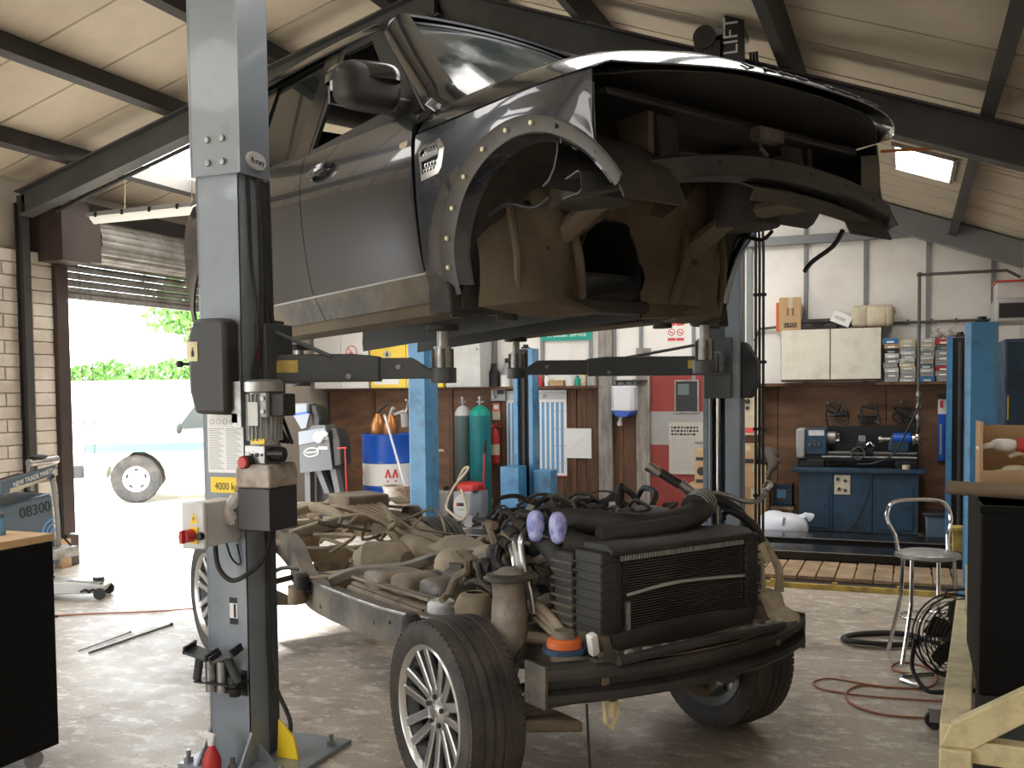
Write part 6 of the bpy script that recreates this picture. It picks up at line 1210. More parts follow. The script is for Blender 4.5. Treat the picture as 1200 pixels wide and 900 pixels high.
# ---- drum, copper spray pots, pole
a, c, _, zt = WR(429, 508, 482, 560, y=-1.3); r = (c-a)/2; dc = ((a+c)/2, -1.3)
t = thing('drum_stand', 'low timber stand under the oil drum', 'stand', (dc[0], dc[1], 0))
for k in range(3): lp('stand_bearer', 'board', t, -0.32+0.27*k, -0.22+0.27*k, -0.3, 0.3, 0, 0.12)
for k in range(5): lp('stand_board', 'board', t, -0.34, 0.34, -0.31+0.125*k, -0.20+0.125*k, 0.12, 0.15)
t = thing('oil_drum', 'blue oil drum with white band and red emblem', 'drum', (dc[0], dc[1], 0.15)); H = zt-0.15
prof = [(0, 0.0), (r, 0.0), (r+0.012, 0.012), (r, 0.025)]
obj('drum_body', MB().lathe([(0, 0), (r*.98, 0), (r+0.008, 0.01), (r, 0.03), (r, H*.33), (r+0.01, H*.345), (r, H*.36), (r, H*.64), (r+0.01, H*.655), (r, H*.67), (r, H-0.03), (r+0.008, H-0.01), (r*.98, H), (r*.96, H-0.012), (0, H-0.012)], 36), 'blue', t)
obj('drum_band', MB().lathe([(r+0.002, H*.37), (r+0.003, H*.64)], 36), 'white', t, solid=0.002)
def on_drum(pts, rr, ang): return [(rr*math.cos(ang+p[0]/r), rr*math.sin(ang+p[0]/r), p[1]) for p in pts]
for ang in (-PI/2-1.0, -PI/2+0.62):
    for sx in (-1, 1):
        obj('emblem', MB().add(on_drum([(0.0, H*.47), (sx*0.03, H*.47), (sx*0.045, H*.53), (sx*0.06, H*.47), (sx*0.085, H*.47), (sx*0.055, H*.575), (sx*0.035, H*.575), (sx*0.02, H*.53)], r+0.006, ang), [(0, 1, 2, 7), (2, 3, 4, 5), (2, 5, 6, 7)]), 'ink_red', t, solid=0.002)
    lp_ = obj('emblem_text', MB().add(on_drum([(-0.06, H*.42), (0.06, H*.42), (0.06, H*.44), (-0.06, H*.44)], r+0.006, ang), [(0, 1, 2, 3)]), 'ink_red', t, solid=0.001)
for k, (u, lab) in enumerate(((443, 'copper coloured spray pot with bent black hose on the drum'), (458, 'copper coloured spray pot with grey gun head on the drum'))):
    px_ = P(u, 505, y=-1.3-0.12+0.2*(k == 0)); t = thing('spray_pot', lab, 'spray pot', (px_.x, px_.y, 0.15+H-0.012))
    obj('pot_body', MB().lathe([(0, 0), (0.085, 0), (0.09, 0.01), (0.09, 0.12), (0.06, 0.20), (0.035, 0.24), (0.03, 0.26), (0, 0.26)], 20), 'copper', t)
    if k == 0: obj('pot_hose', MB().tube([(0, 0, 0.25), (0.03, 0, 0.30), (0.12, -0.02, 0.36), (0.16, -0.02, 0.38)], 0.014, 8, sm=3), 'black', t)
    else:
        obj('gun_head', MB().tube([(0, 0, 0.25), (0.02, 0, 0.31), (0.05, 0, 0.34)], 0.022, 9, sm=3).box((0.13, 0, 0.28), (0.16, 0.03, 0.03), (0, -0.3, 0)), 'grey', t); obj('gun_cup', MB().cyl((0.20, 0, 0.10), (0.19, 0, 0.27), 0.045, n=14), 'grey', t)
        obj('gun_handle', MB().tube([(0.21, 0, 0.28), (0.25, 0, 0.40), (0.22, 0, 0.44)], 0.014, 8, sm=3), 'chrome', t)
q0, q1 = P(452, 486, y=-1.64), P(440, 640, z=0.0)
t = thing('leaning_pole', 'thin white pole leaning against the oil drum', 'pole', (q1.x-0.02, -1.80, 0)); obj('pole_shaft', MB().tube([(0, 0, 0.01), (q0.x-q1.x+0.02, 0.13, q0.z)], 0.014, 10), 'white_plastic', t); obj('pole_cap', MB().cyl((q0.x-q1.x+0.019, 0.129, q0.z-0.03), (q0.x-q1.x+0.022, 0.132, q0.z+0.01), 0.017, n=10), 'grey', t)
bu = P(466, 600, y=-1.95)
t = thing('paint_bucket', 'white plastic bucket stained with brown in front of the drum', 'bucket', (bu.x, -1.95, 0)); MT['bucket_stain'] = mat('bucket_stain', (0.62, 0.60, 0.56), 0.5, dirt=(0.25, 0.12, 0.05), damt=0.9, ds=5, dthr=0.45)
zt = P(466, 569, y=-1.95).z
obj('bucket_body', MB().lathe([(0, 0), (0.14, 0), (0.165, zt*.95), (0.175, zt*.95), (0.175, zt), (0.155, zt), (0.135, 0.02), (0, 0.02)], 24), 'bucket_stain', t); obj('bucket_handle', MB().tube([(0.175*math.cos(q), -0.03, zt*.93-0.10*math.sin(q)) for q in [PI*k/8 for k in range(9)]], 0.005, 6), 'steel', t)
# ---- gas cylinders
for u, wpx, b, vt, m1, m2, lab in ((563, 23, -0.42, 487, 'teal', 'green_sign', 'bright teal gas cylinder with green shoulder'), (543, 18, -0.30, 487, 'teal_grey', 'light_grey', 'grey-green gas cylinder with pale shoulder')):
    a, c, _, zs = WR(u-wpx/2, vt, u+wpx/2, 560, y=b); r = (c-a)/2; xc = (a+c)/2
    t = thing('gas_cylinder', lab, 'gas cylinder', (xc, b, 0))
    obj('cylinder_body', MB().lathe([(0, 0), (r*.9, 0), (r, 0.03), (r, zs), (0, zs)], 26), m1, t); obj('cylinder_shoulder', MB().lathe([(r, zs), (r*.92, zs+0.05), (r*.65, zs+0.10), (r*.32, zs+0.13), (0, zs+0.13)], 26), m2, t)
    obj('cylinder_valve', MB().cyl((0, 0, zs+0.12), (0, 0, zs+0.22), 0.022, n=10).cyl((-0.05, 0, zs+0.18), (0.05, 0, zs+0.18), 0.012, n=8).cyl((0, 0, zs+0.22), (0, 0, zs+0.25), 0.03, n=10), 'steel', t)
# ---- pressure washer / wet vacuum with red top
a, c, zb, zt = WR(529, 573, 560, 612, y=-1.2); w = c-a; o_ = thing('shop_vacuum', 'grey wheeled workshop vacuum with red lid and curled hose', 'vacuum', (a, -1.2, 0)); H = 0.52
obj('vacuum_tank', MB().loft([[(w*(.5+(x_-.5)*k), y_*k+(1-k)*.15, z_) for (x_, y_) in ((0.05, 0.0), (0.72, 0.0), (1.0, 0.12), (1, 0.34), (0.05, 0.34))] for (k, z_) in ((0.92, 0.06), (1.0, 0.14), (1.0, H*.80), (0.94, H*.86))]), 'light_grey', o_, bevel=0.02, seg=3)
MT['vac_grey'] = mat('vac_grey', (0.27, 0.28, 0.30), 0.45, var=0.1); vt_ = [c for c in o_.children if c.name.startswith('vacuum_tank')][0]; vt_.data.materials[0] = MT['vac_grey']
vp_ = obj('vacuum_plate', MB().lathe([(0, -0.010), (w*.29, -0.008), (w*.31, 0.0)], 24, (0, 0, 0), 'y'), 'light_grey', o_); vp_.data.transform(Matrix.Translation((w*.38, 0.0, H*.47)) @ Matrix.Diagonal((1, 1, 1.45, 1)))
lp('plate_logo', 'ink', o_, w*.20, w*.56, -0.014, -0.010, H*.50, H*.58); lp('logo_mark', 'red', o_, w*.20, w*.29, -0.016, -0.012, H*.50, H*.58); lp('plate_print', 'ink_grey', o_, w*.25, w*.50, -0.013, -0.010, H*.40, H*.43)
obj('vacuum_lid', MB().blob((w*.5, 0.17, H*.92), (w*.46, 0.17, 0.075), p=3), 'red', o_); obj('lid_skirt', MB().bb(w*.08, w*.92, 0.02, 0.33, H*.84, H*.88), 'black', o_, bevel=0.01)
obj('lid_knob', MB().cyl((w*.1, 0.1, H*.92), (w*.08, 0.1, H*1.10), 0.035, n=12), 'black', o_)
obj('vacuum_hose', MB().tube([(w*.35, 0.02, H*.9), (w*.55, -0.05, H*.65), (w*.62, -0.06, H*.35), (w*.42, -0.06, 0.10), (w*.05, -0.06, 0.18), (-0.05, -0.05, H*.5), (w*.10, 0.0, H*.95), (w*.5, 0.05, H*1.30), (w*.55, 0.08, H*1.42), (w*.35, 0.10, H*1.36), (w*.1, 0.12, H*1.1)], 0.016, 8, sm=6), 'cream', o_)
obj('vacuum_wheel', MB().lathe([(0.04, -0.02), (0.075, -0.022), (0.08, 0), (0.075, 0.022), (0.04, 0.02)], 20, (w*.72, -0.035, 0.08), 'y', closed=True).cyl((w*.72, -0.05, 0.08), (w*.72, 0.02, 0.08), 0.05, n=14), 'grey', o_); obj('vacuum_wheel', MB().lathe([(0.0, -0.02), (0.075, -0.022), (0.08, 0), (0.075, 0.022), (0.0, 0.02)], 20, (w*.72, 0.36, 0.08), 'y'), 'black', o_); obj('vacuum_castor', MB().cyl((w*.15, 0.05, 0.035), (w*.15, 0.08, 0.035), 0.035, n=12).cyl((w*.15, 0.28, 0.035), (w*.15, 0.30, 0.035), 0.035, n=12), 'black', o_)
obj('vacuum_handle', MB().tube([(w*.95, 0.22, H*.6), (w*.98, 0.20, H*1.1), (w*1.05, 0.18, H*1.75)], 0.014, 8), 'red', o_); obj('handle_grip', MB().tube([(w*1.05, 0.18, H*1.75), (w*1.09, 0.18, H*2.05)], 0.020, 8), 'black', o_)
t = thing('jerry_can', 'dark grey fuel can with bent cream spout beside the blue post', 'fuel can', (P(516, 600, y=-1.0).x, -1.0, 0))
lp('can_body', 'grey', t, -0.11, 0.11, 0, 0.16, 0, 0.42, bevel=0.025); obj('can_spout', MB().tube([(-0.10, 0.0, 0.02), (-0.09, -0.02, 0.40), (-0.12, -0.02, 0.52), (-0.08, -0.02, 0.75), (-0.02, 0.0, 0.92), (0.05, 0.02, 0.93)], 0.016, 8, sm=4), 'cream', t); obj('can_cap', MB().cyl((0.05, 0.08, 0.42), (0.05, 0.08, 0.47), 0.035, n=12), 'black', t)
# ---- grey machine with oval logo by the drum
t = thing('tyre_machine', 'grey workshop machine with an oval logo on its tilted panel', 'machine', (P(378, 600, y=-2.2).x, -2.2, 0), 0); zc = P(378, 527, y=-2.2).z; sc = 10.9*1.0/1148*1.12
T = Matrix.Translation((0, 0, zc)) @ Matrix.Rotation(0.10, 4, 'Y')
def sp(u, v): return ((u-378)*0.0106, (525-v)*0.0106)
defmat('machine_grey', (0.10, 0.10, 0.105), 0.5, var=0.15); defmat('machine_light', (0.24, 0.26, 0.29), 0.5)
pn = obj('machine_panel', MB().prism([sp(349, 516), sp(349, 552), sp(392, 547), sp(388, 512), sp(383, 497), sp(366, 498)], 0.0, 0.22), 'machine_grey', t); 
for o2 in (pn,): o2.data.transform(Matrix.Translation((0, 0, zc)))
def mp(name, poly, y0, y1, m, **kw):
    o2 = obj(name, MB().prism([sp(*p) for p in poly], y0, y1), m, t, **kw); o2.data.transform(Matrix.Translation((0, 0, zc))); return o2
mp('panel_upper', [(349, 505), (349, 520), (389, 513), (384, 500)], -0.015, 0.0, 'machine_light')
mp('machine_side', [(390, 500), (397, 500), (402, 515), (403, 542), (393, 545)], 0.02, 0.25, 'black_plastic', bevel=0.02)
mp('monitor', [(340, 473), (362, 472), (362, 484), (341, 486)], -0.02, 0.18, 'machine_light', bevel=0.02); mp('monitor_band', [(341, 484), (362, 482), (362, 486), (342, 488)], -0.025, 0.15, 'blue', bevel=0.008)
mp('funnel', [(344, 487), (365, 484), (360, 500), (354, 502)], -0.03, 0.02, 'machine_light'); mp('head_hood', [(362, 472), (372, 475), (377, 490), (376, 505), (366, 505)], 0.02, 0.24, 'black', bevel=0.03)
for (p0, p1) in (((366, 548), (378, 575)), ((352, 550), (352, 590)), ((386, 548), (394, 585))): mp('machine_leg', [(p0[0], p0[1]), (p0[0]+7, p0[1]-1), (p1[0]+7, p1[1]), (p1[0], p1[1])], 0.05, 0.15, 'machine_grey')
lg = thing('x', 'x', 'x'); bpy.data.objects.remove(lg)
lo = obj('logo_ring', MB().tube([((365-378)*0.0106+0.105*math.cos(q), -0.004, zc+(525-528)*0.0106+0.05*math.sin(q)+0.10*0.105*math.cos(q)) for q in [2*PI*k/28 for k in range(28)]], 0.007, 5, closed=True), 'paper', t)
text('logo_text', 'Eastwood', 0.042, 'paper', t, ((365-378)*0.0106, -0.004, zc-0.03), (PI/2, -0.10, 0), 0.001)
lp('logo_plate', 'paper', t, (374-378)*.0106, (386-378)*.0106, -0.004, 0, zc+0.005, zc+0.035)
obj('machine_base', MB().bb(-0.32, 0.26, 0.02, 0.45, 0, 0.10), 'steel_dark', t, bevel=0.02); obj('machine_column', MB().bb(-0.2, 0.1, 0.18, 0.40, 0.10, zc), 'steel_dark', t, bevel=0.01)
obj('red_lever', MB().tube([(0.24, -0.02, zc+0.02), (0.36, -0.02, zc+0.03)], 0.010, 7).tube([(0.34, -0.02, zc+0.02), (0.36, -0.02, 0.12), (0.30, 0.1, 0.08)], 0.008, 7), 'red', t)
obj('rag', MB().blob((-0.02, -0.03, zc+0.15), (0.08, 0.03, 0.07), p=1.6).blob((0.05, -0.03, zc+0.19), (0.07, 0.03, 0.04), p=1.6), 'plastic_bag', t)
# ---- boxes and control panel beyond the far lift column
t, w, h = wt('control_panel', 'cream electrical control panel with dials and a red label', 'control panel', 867, 455, 890, 510, -0.35)
lp('panel_body', 'cream', t, 0, w, 0, 0.34, 0, h, bevel=0.006); lp('panel_label', 'ink_red', t, w*.2, w*.85, -0.003, 0, h*.05, h*.16)
for k in range(3): obj('panel_dial', MB().cyl((w*.4, 0, h*(.58+.14*k)), (w*.4, -0.02, h*(.58+.14*k)), 0.022+.008*(k == 1), n=14), 'ink', t)
def cbox(label, u0, v0, u1, v1, b, dep, m='cardboard', z0=None, rz=0.0, tape='cream', name='cardboard_box', group=None):
    a, c, zb, zt = WR(u0, v0, u1, v1, y=b); zb = zb if z0 is None else z0
    t = thing(name, label, 'box', ((a+c)/2, b+dep/2, zb), rz, group); w2 = (c-a)/2; hh = zt-zb
    obj('box_body', MB().bb(-w2, w2, -dep/2, dep/2, 0, hh), m, t, bevel=0.004); obj('box_flap', MB().bb(-w2, -0.004, -dep/2, dep/2, hh, hh+0.005), m, t); obj('box_flap', MB().bb(0.004, w2, -dep/2, dep/2, hh, hh+0.005), m, t); obj('box_tape', MB().bb(-0.025, 0.025, -dep/2-0.002, -dep/2, hh*.7, hh), tape, t)
    return t, w2, hh, zb+hh+0.005
_, _, _, zA = cbox('large brown carton at the bottom of the pile by the red door', 806, 568, 860, 628, -1.0, 0.6, z0=0.0)
tbx, w2, hh, _ = cbox('tall open carton with black print standing on the large carton', 814, 528, 846, 568, -1.0, 0.35, z0=zA); 
lp('box_print', 'ink', tbx, -w2*.9, -w2*.1, -0.178, -0.175, hh*.70, hh*.80); obj('print_logo', MB().cyl((-w2*.5, -0.178, hh*.38), (-w2*.5, -0.174, hh*.38), 0.05, n=16), 'ink', tbx); lp('box_print', 'ink', tbx, -w2*.9, w2*.9, -0.178, -0.175, hh*.04, hh*.14)
_, _, _, zB = cbox('plain brown carton on the floor below the control panel', 868, 572, 897, 628, -0.75, 0.5, z0=0.0); 
t_, w2, hh, zC = cbox('light timber crate with knots between two cartons', 870, 545, 898, 572, -0.75, 0.5, m='wood_light', z0=zB, name='timber_crate')
tbx, w2, hh, _ = cbox('brown carton with dark print under the control panel', 868, 522, 885, 545, -0.75, 0.4, z0=zC); lp('box_print', 'ink', tbx, -w2*.8, w2*.8, -0.203, -0.2, hh*.08, hh*.3)
cl0 = P(893, 560, y=-0.8)
t = thing('work_jacket', 'crumpled grey-brown jacket thrown over the crates', 'jacket', (cl0.x, -0.62, zC)); obj('jacket_body', MB().blob((0.02, 0, 0.10), (0.15, 0.14, 0.10), p=2).blob((0.10, -0.05, 0.04), (0.09, 0.10, 0.05)), 'cloth_grey', t); obj('jacket_sleeve', MB().tube([(0.05, -0.12, 0.15), (0.12, -0.17, 0.02), (0.06, -0.18, -0.12)], [0.05, 0.055, 0.035], 9, sm=4), 'cloth_grey', t)
# ---- wall cabinet and what stands on it
t = None
a, c, zb, zt = WR(915, 385, 1033, 447, y=-0.33)
WCt = zt
t = thing('wall_cabinet', 'grubby white double wall cabinet hung above the lathe', 'cabinet', (a, -0.33, zb)); w, h = c-a, zt-zb
lp('carcass', 'plank_brown', t, 0, w, 0.02, 0.29, 0, h)
for k in range(2): lp('door', 'cab_white', t, w*k/2+0.006, w*(k+1)/2-0.006, 0, 0.02, 0.025, h-0.004, bevel=0.003)
tb, w2, hh, _ = cbox('small upright carton with arrows printed on it on the wall cabinet', 912, 349, 937, 383, -0.30, 0.22, z0=zt, rz=0.15)
lp('box_print', 'ink', tb, -w2*.6, w2*.6, -0.113, -0.11, hh*.08, hh*.22)
for x_ in (-0.03, 0.03): lp('arrow_print', 'ink', tb, x_-0.006, x_+0.006, -0.113, -0.11, hh*.45, hh*.68)
text('box_text', 'U-POL', 0.05, 'cardboard', tb, (0, -0.114, hh*.15), depth=0.0004)
p_ = P(917, 352, y=-0.12); t = thing('red_folder', 'red folder standing behind the small carton', 'folder', (p_.x+0.02, -0.055, zt)); lp('folder_cover', 'orange', t, -0.10, 0.12, -0.012, 0.012, 0, 0.34); lp('folder_pages', 'cream', t, -0.095, 0.11, -0.008, 0.008, 0.005, 0.345)
a, c, _, z1 = WR(934, 371, 978, 383, y=-0.28); t = thing('tool_case', 'flat black tool case lying on the wall cabinet', 'case', ((a+c)/2+0.03, -0.15, zt)); lp('case_base', 'black_plastic', t, -(c-a)/2, (c-a)/2, -0.12, 0.10, 0, 0.07, bevel=0.01); lp('case_lid', 'black_plastic', t, -(c-a)/2, (c-a)/2, -0.12, 0.10, 0.073, 0.12, bevel=0.01); obj('case_handle', MB().tube([(-0.06, -0.12, 0.06), (-0.05, -0.15, 0.06), (0.05, -0.15, 0.06), (0.06, -0.12, 0.06)], 0.009, 6), 'black', t)
p_ = P(986, 373, y=-0.2); t = thing('white_carton', 'white carton tilted against the jerry can', 'box', (p_.x+0.0, -0.19, zt+0.10), rot=(0, 0.42, 0)); lp('carton_body', 'white', t, -0.11, 0.11, -0.09, 0.09, -0.055, 0.075, bevel=0.003); lp('carton_print', 'light_grey', t, -0.08, 0.05, -0.092, -0.09, -0.01, 0.03)
a, c, _, z1 = WR(998, 357, 1047, 383, y=-0.22); t = thing('plastic_canister', 'cream plastic canister lying on its side on the wall cabinet', 'canister', ((a+c)/2, -0.17, zt)); w2 = (c-a)/2; hh = z1-zt
obj('canister_body', MB().loft([[(x_, 0.12*math.copysign(abs(math.cos(q))**.6, math.cos(q))*k, hh*.5+hh*.5*math.copysign(abs(math.sin(q))**.6, math.sin(q))*k) for q in [2*PI*j/20 for j in range(20)]] for (x_, k) in ((-w2, .8), (-w2+.02, .97), (-w2*.3, 1.0), (-w2*.28, .96), (-w2*.22, .96), (-w2*.2, 1), (w2*.6, 1.0), (w2*.62, .95), (w2*.68, .95), (w2*.7, 1), (w2-.02, .97), (w2, .8))]), 'cream', t, smooth=50); obj('canister_cap', MB().cyl((w2, 0, hh*.75), (w2+0.03, 0, hh*.75), 0.035, n=14), 'cream', t)
# ---- stacks of parts boxes on the ledge
lp('ledge_board', 'plank_brown', wb, 7.42, 8.35, -0.36, -0.16, LEDGE-0.03, LEDGE)
stack_cols = [(1036, 1054, ['grey', 'grey', 'light_grey', 'grey', 'grey', 'light_grey', 'black_plastic', 'cardboard', 'blue_mid']), (1055, 1074, ['light_grey', 'grey', 'grey', 'cream', 'cream', 'light_grey', 'grey', 'light_grey', 'grey', 'cream', 'cream']), (1077, 1096, ['blue_mid', 'grey', 'light_grey', 'teal_grey', 'cream', 'light_grey', 'grey', 'light_grey', 'cream', 'light_grey']), (1097, 1117, ['grey', 'grey', 'red', 'grey', 'grey', 'grey', 'teal_grey', 'red'])]
pos = ['stack beside the wall cabinet', 'second stack from the wall cabinet', 'stack behind the upright pipe', 'stack next to the blue lift post']
colname = {'grey': 'grey', 'light_grey': 'pale grey', 'black_plastic': 'black', 'cardboard': 'brown', 'blue_mid': 'blue', 'cream': 'cream', 'teal_grey': 'teal', 'red': 'red'}
rs = random.Random(5); ordn = ['lowest', 'second up', 'third up', 'fourth up', 'fifth up', 'sixth up', 'seventh up', 'eighth up', 'ninth up', 'tenth up', 'eleventh up']
for ci, (u0, u1, ms) in enumerate(stack_cols):
    a, c, _, _ = WR(u0, 420, u1, 440, y=-0.30); z = LEDGE
    hs = (P((u0+u1)/2, 397, y=-0.30).z-LEDGE)/len(ms)
    for k, m_ in enumerate(ms):
        j = rs.uniform(-0.01, 0.01); t = thing('parts_box', 'flat %s parts box, %s in the %s' % (colname[m_], ordn[k] if k < len(ms)-1 else 'topmost', pos[ci]), 'box', (a+j, -0.30+rs.uniform(-.01, .01), z), 0, 'stacked parts boxes on the ledge')
        w = c-a-0.012; hh = hs*0.94*(1.15 if m_ == 'blue_mid' else 1.0); z += hs*(1.15 if m_ == 'blue_mid' else 1.0)
        lp('box_base', m_, t, 0, w, 0, 0.22, 0, hh*.62, bevel=0.003); lp('box_lid', m_, t, -0.002, w+0.002, -0.003, 0.222, hh*.65, hh, bevel=0.003)
        lp('box_label', 'paper' if (k+ci) % 3 else 'ink_grey', t, w*.25, w*.75, -0.006, -0.001, hh*.12, hh*.5)
p_ = P(1105, 394, y=-0.25)
for k in range(2):
    t = thing('clear_bag', 'crumpled clear plastic bag on top of the parts boxes', 'bag', (p_.x-0.06+0.12*k, -0.19, z), group='clear bags on the boxes'); obj('bag_body', MB().blob((0, 0, 0.05), (0.07, 0.08, 0.05), p=1.7), 'clear_film', t); obj('bag_neck', MB().tube([(0, 0, 0.09), (0.01, 0, 0.12), (0.03, 0, 0.135)], [0.025, 0.012, 0.022], 8), 'clear_film', t)
# ---- pipes on the wall
pz = P(1000, 380, y=-0.05).z
tag(obj('conduit', MB().tube([(P(884, 398, y=-.05).x, -0.05, P(884, 398, y=-.05).z-0.02), (P(890, 389, y=-.05).x, -0.05, pz-0.02), (6.35, -0.05, pz), (8.85, -0.05, pz)], 0.016, 8), 'pipe_grey'), 'dark conduit running along the white panels above the cabinet', 'pipe')
for k in range(6): x_ = 7.5+0.25*k; tag(obj('pipe_clip', MB().bb(x_-0.012, x_+0.012, -0.075, -0.002, pz-0.022, pz+0.03), 'pipe_grey'), 'small dark clip holding the conduit', 'clip', 'clips along the conduit')
q0, q1, q2, q3 = P(1076, 500, y=-.40), P(1076, 322, y=-.40), P(1180, 318, y=-.40), P(1196, 325, y=-.40)
t = thing('air_line', 'grey air line pipe with elbow rising past the parts boxes', 'pipe', (q0.x, -0.40, 0)); L_ = lambda p: (p.x-q0.x, 0, p.z)
obj('air_pipe', MB().tube([L_(q0), (0, 0, q1.z)], 0.017, 10), 'pipe_grey', t); obj('air_pipe', MB().tube([(0, 0, q1.z), (q2.x-q0.x, 0, q1.z), L_(q3)], 0.017, 10), 'pipe_grey', t); obj('pipe_elbow', MB().blob((0, 0, q1.z), (0.03, 0.03, 0.03)), 'pipe_grey', t)
obj('pipe_bracket', MB().bb(-0.02, 0.02, 0.0, 0.40, 2.05, 2.08), 'pipe_grey', t)
for k in range(3): obj('pipe_union', MB().cyl((0, 0, q0.z+0.08+0.13*k), (0, 0, q0.z+0.13+0.13*k), 0.025, n=10), 'steel', t)
obj('air_hose', MB().tube([(0, 0, q0.z), (-0.01, -0.03, q0.z-0.12), (0.03, -0.05, q0.z-0.22)], 0.02, 8, sm=4), 'black', t)
# ---- wiper packs hung by the lift post
for k, u in enumerate((1103, 1111)):
    t, w, h = wt('wiper_pack', 'long blue wiper blade pack with red and white top', 'wiper pack', u-4, 468, u+3.6, 540, -0.06, group='pair of hung wiper packs'); lp('pack_sleeve', 'blue', t, 0, w, 0, 0.05, 0, h*.76, bevel=0.003); lp('pack_top', 'paper', t, 0, w, 0, 0.05, h*.76, h, bevel=0.003); lp('pack_logo', 'ink_red', t, w*.3, w*.8, -0.002, 0, h*.86, h*.98); lp('pack_picture', 'ink_grey', t, w*.3, w*.6, -0.002, 0, h*.1, h*.6)
lp('tool_strip', 'steel_dark', wb, P(1098, 460, y=0).x, P(1130, 460, y=0).x, -0.05, 0.0, 1.55, 1.60)
# ---- lathe on its cabinet
a, c, _, zt = WR(934, 549, 1079, 630, y=-0.62)
t = thing('lathe_cabinet', 'dark blue steel lathe cabinet with drip tray and switch plate', 'cabinet', (a, -0.62, 0)); W, H = c-a, zt
CZ = H
lp('plinth', 'black', t, 0.05, W-0.05, 0.03, 0.42, 0, 0.06); lp('drip_tray', 'lathe_blue', t, -0.05, W+0.05, -0.05, 0.50, H-0.05, H, bevel=0.008)
for k, (x0, x1) in enumerate(((0.02, W*.30), (W*.30, W*.62), (W*.62, W-0.02))): lp('cabinet_bay', 'lathe_blue', t, x0+0.003, x1-0.003, 0.0, 0.42, 0.06, H-0.05, bevel=0.004)
for x0, x1 in ((0.06, W*.27), (W*.66, W*.94)):
    d = lp('door', 'lathe_blue', t, x0, x1, -0.012, 0.0, 0.10, H-0.19, bevel=0.003); obj('door_knob', MB().cyl((x1-0.04, -0.035, H*.45), (x1-0.04, -0.012, H*.45), 0.014, n=10), 'black', d)
sp_ = lp('switch_plate', 'cream', t, W*.31, W*.44, -0.01, 0.0, H*.62, H*.90)
for (x_, z_) in ((.34, .84), (.40, .82), (.35, .70), (.40, .68)): obj('switch_knob', MB().cyl((W*x_, -0.025, H*z_), (W*x_, -0.01, H*z_), 0.018, n=12), 'ink', sp_)
obj('lathe_cable', MB().tube([(W*.62, -0.03, H*.96), (W*.58, -0.04, H*.6), (W*.48, -0.05, H*.2), (W*.38, -0.05, 0.04)], 0.008, 6, sm=4), 'black', t)
t = thing('lathe', 'dark engine lathe with chuck and tailstock on the blue cabinet', 'lathe', (a, -0.62, H)); W = c-a
lp('lathe_bed', 'lathe_dark', t, W*.08, W*.97, 0.12, 0.30, 0.07, 0.16, bevel=0.006); lp('bed_way', 'steel', t, W*.25, W*.97, 0.12, 0.15, 0.16, 0.175); lp('bed_way', 'steel', t, W*.25, W*.97, 0.27, 0.30, 0.16, 0.175)
for x0, x1 in ((0.0, .22), (.80, .97)): lp('bed_foot', 'lathe_dark', t, W*x0, W*x1, 0.10, 0.34, 0.0, 0.08, bevel=0.008)
hd = lp('headstock', 'lathe_blue', t, W*.06, W*.24, 0.08, 0.36, 0.14, 0.44, bevel=0.015); lp('end_cover', 'grey', t, -0.02, W*.06, 0.06, 0.38, 0.10, 0.44, bevel=0.02); lp('headstock_plate', 'light_grey', hd, W*.09, W*.22, 0.074, 0.08, 0.36, 0.42)
for k in range(3): obj('gear_lever', MB().cyl((W*(.10+.04*k), 0.05, 0.26), (W*(.10+.04*k), 0.08, 0.26), 0.018, n=10), 'chrome', hd)
obj('chuck', MB().cyl((W*.24, 0.20, 0.33), (W*.31, 0.20, 0.33), 0.075, n=22), 'steel', t); 
for k in range(3): q = 2*PI*k/3; obj('chuck_jaw', MB().box((W*.325, 0.20+0.04*math.cos(q), 0.33+0.04*math.sin(q)), (0.04, 0.025, 0.04), (q, 0, 0)), 'steel', t)
cr_ = lp('carriage', 'lathe_dark', t, W*.44, W*.62, 0.06, 0.34, 0.15, 0.22, bevel=0.01); obj('cross_slide', MB().bb(W*.49, W*.57, 0.02, 0.30, 0.22, 0.29), 'lathe_dark', t, bevel=0.008); obj('tool_post', MB().bb(W*.50, W*.56, 0.12, 0.20, 0.29, 0.36), 'steel', t, bevel=0.006)
obj('hand_wheel', MB().tube([(W*.50+0.07*math.cos(q), 0.02, 0.17+0.07*math.sin(q)) for q in [2*PI*k/18 for k in range(18)]], 0.010, 6, closed=True).box((W*.5, 0.02, 0.17), (0.13, 0.012, 0.016)).cyl((W*.5, 0.0, 0.17), (W*.5, 0.08, 0.17), 0.018, n=10), 'chrome', cr_)
obj('slide_handle', MB().tube([(W*.57, 0.0, 0.26), (W*.60, -0.03, 0.30), (W*.63, -0.04, 0.25)], 0.010, 6), 'chrome', cr_)
ts_ = obj('tailstock', MB().prism([(W*.74, 0.17), (W*.74, 0.26), (W*.77, 0.38), (W*.91, 0.38), (W*.91, 0.17)], 0.14, 0.27), 'lathe_blue', t, bevel=0.02); obj('quill', MB().cyl((W*.68, 0.20, 0.32), (W*.76, 0.20, 0.32), 0.026, n=14).cyl((W*.66, 0.20, 0.32), (W*.69, 0.20, 0.32), 0.045, n=14), 'chrome', ts_); obj('tail_wheel', MB().cyl((W*.93, 0.20, 0.32), (W*.95, 0.20, 0.32), 0.07, n=20).blob((W*.97, 0.20, 0.33), (0.03, 0.05, 0.06), p=3), 'chrome', ts_); obj('tail_barrel', MB().cyl((W*.78, 0.19, 0.33), (W*.92, 0.19, 0.33), 0.062, n=20), 'blue', ts_)
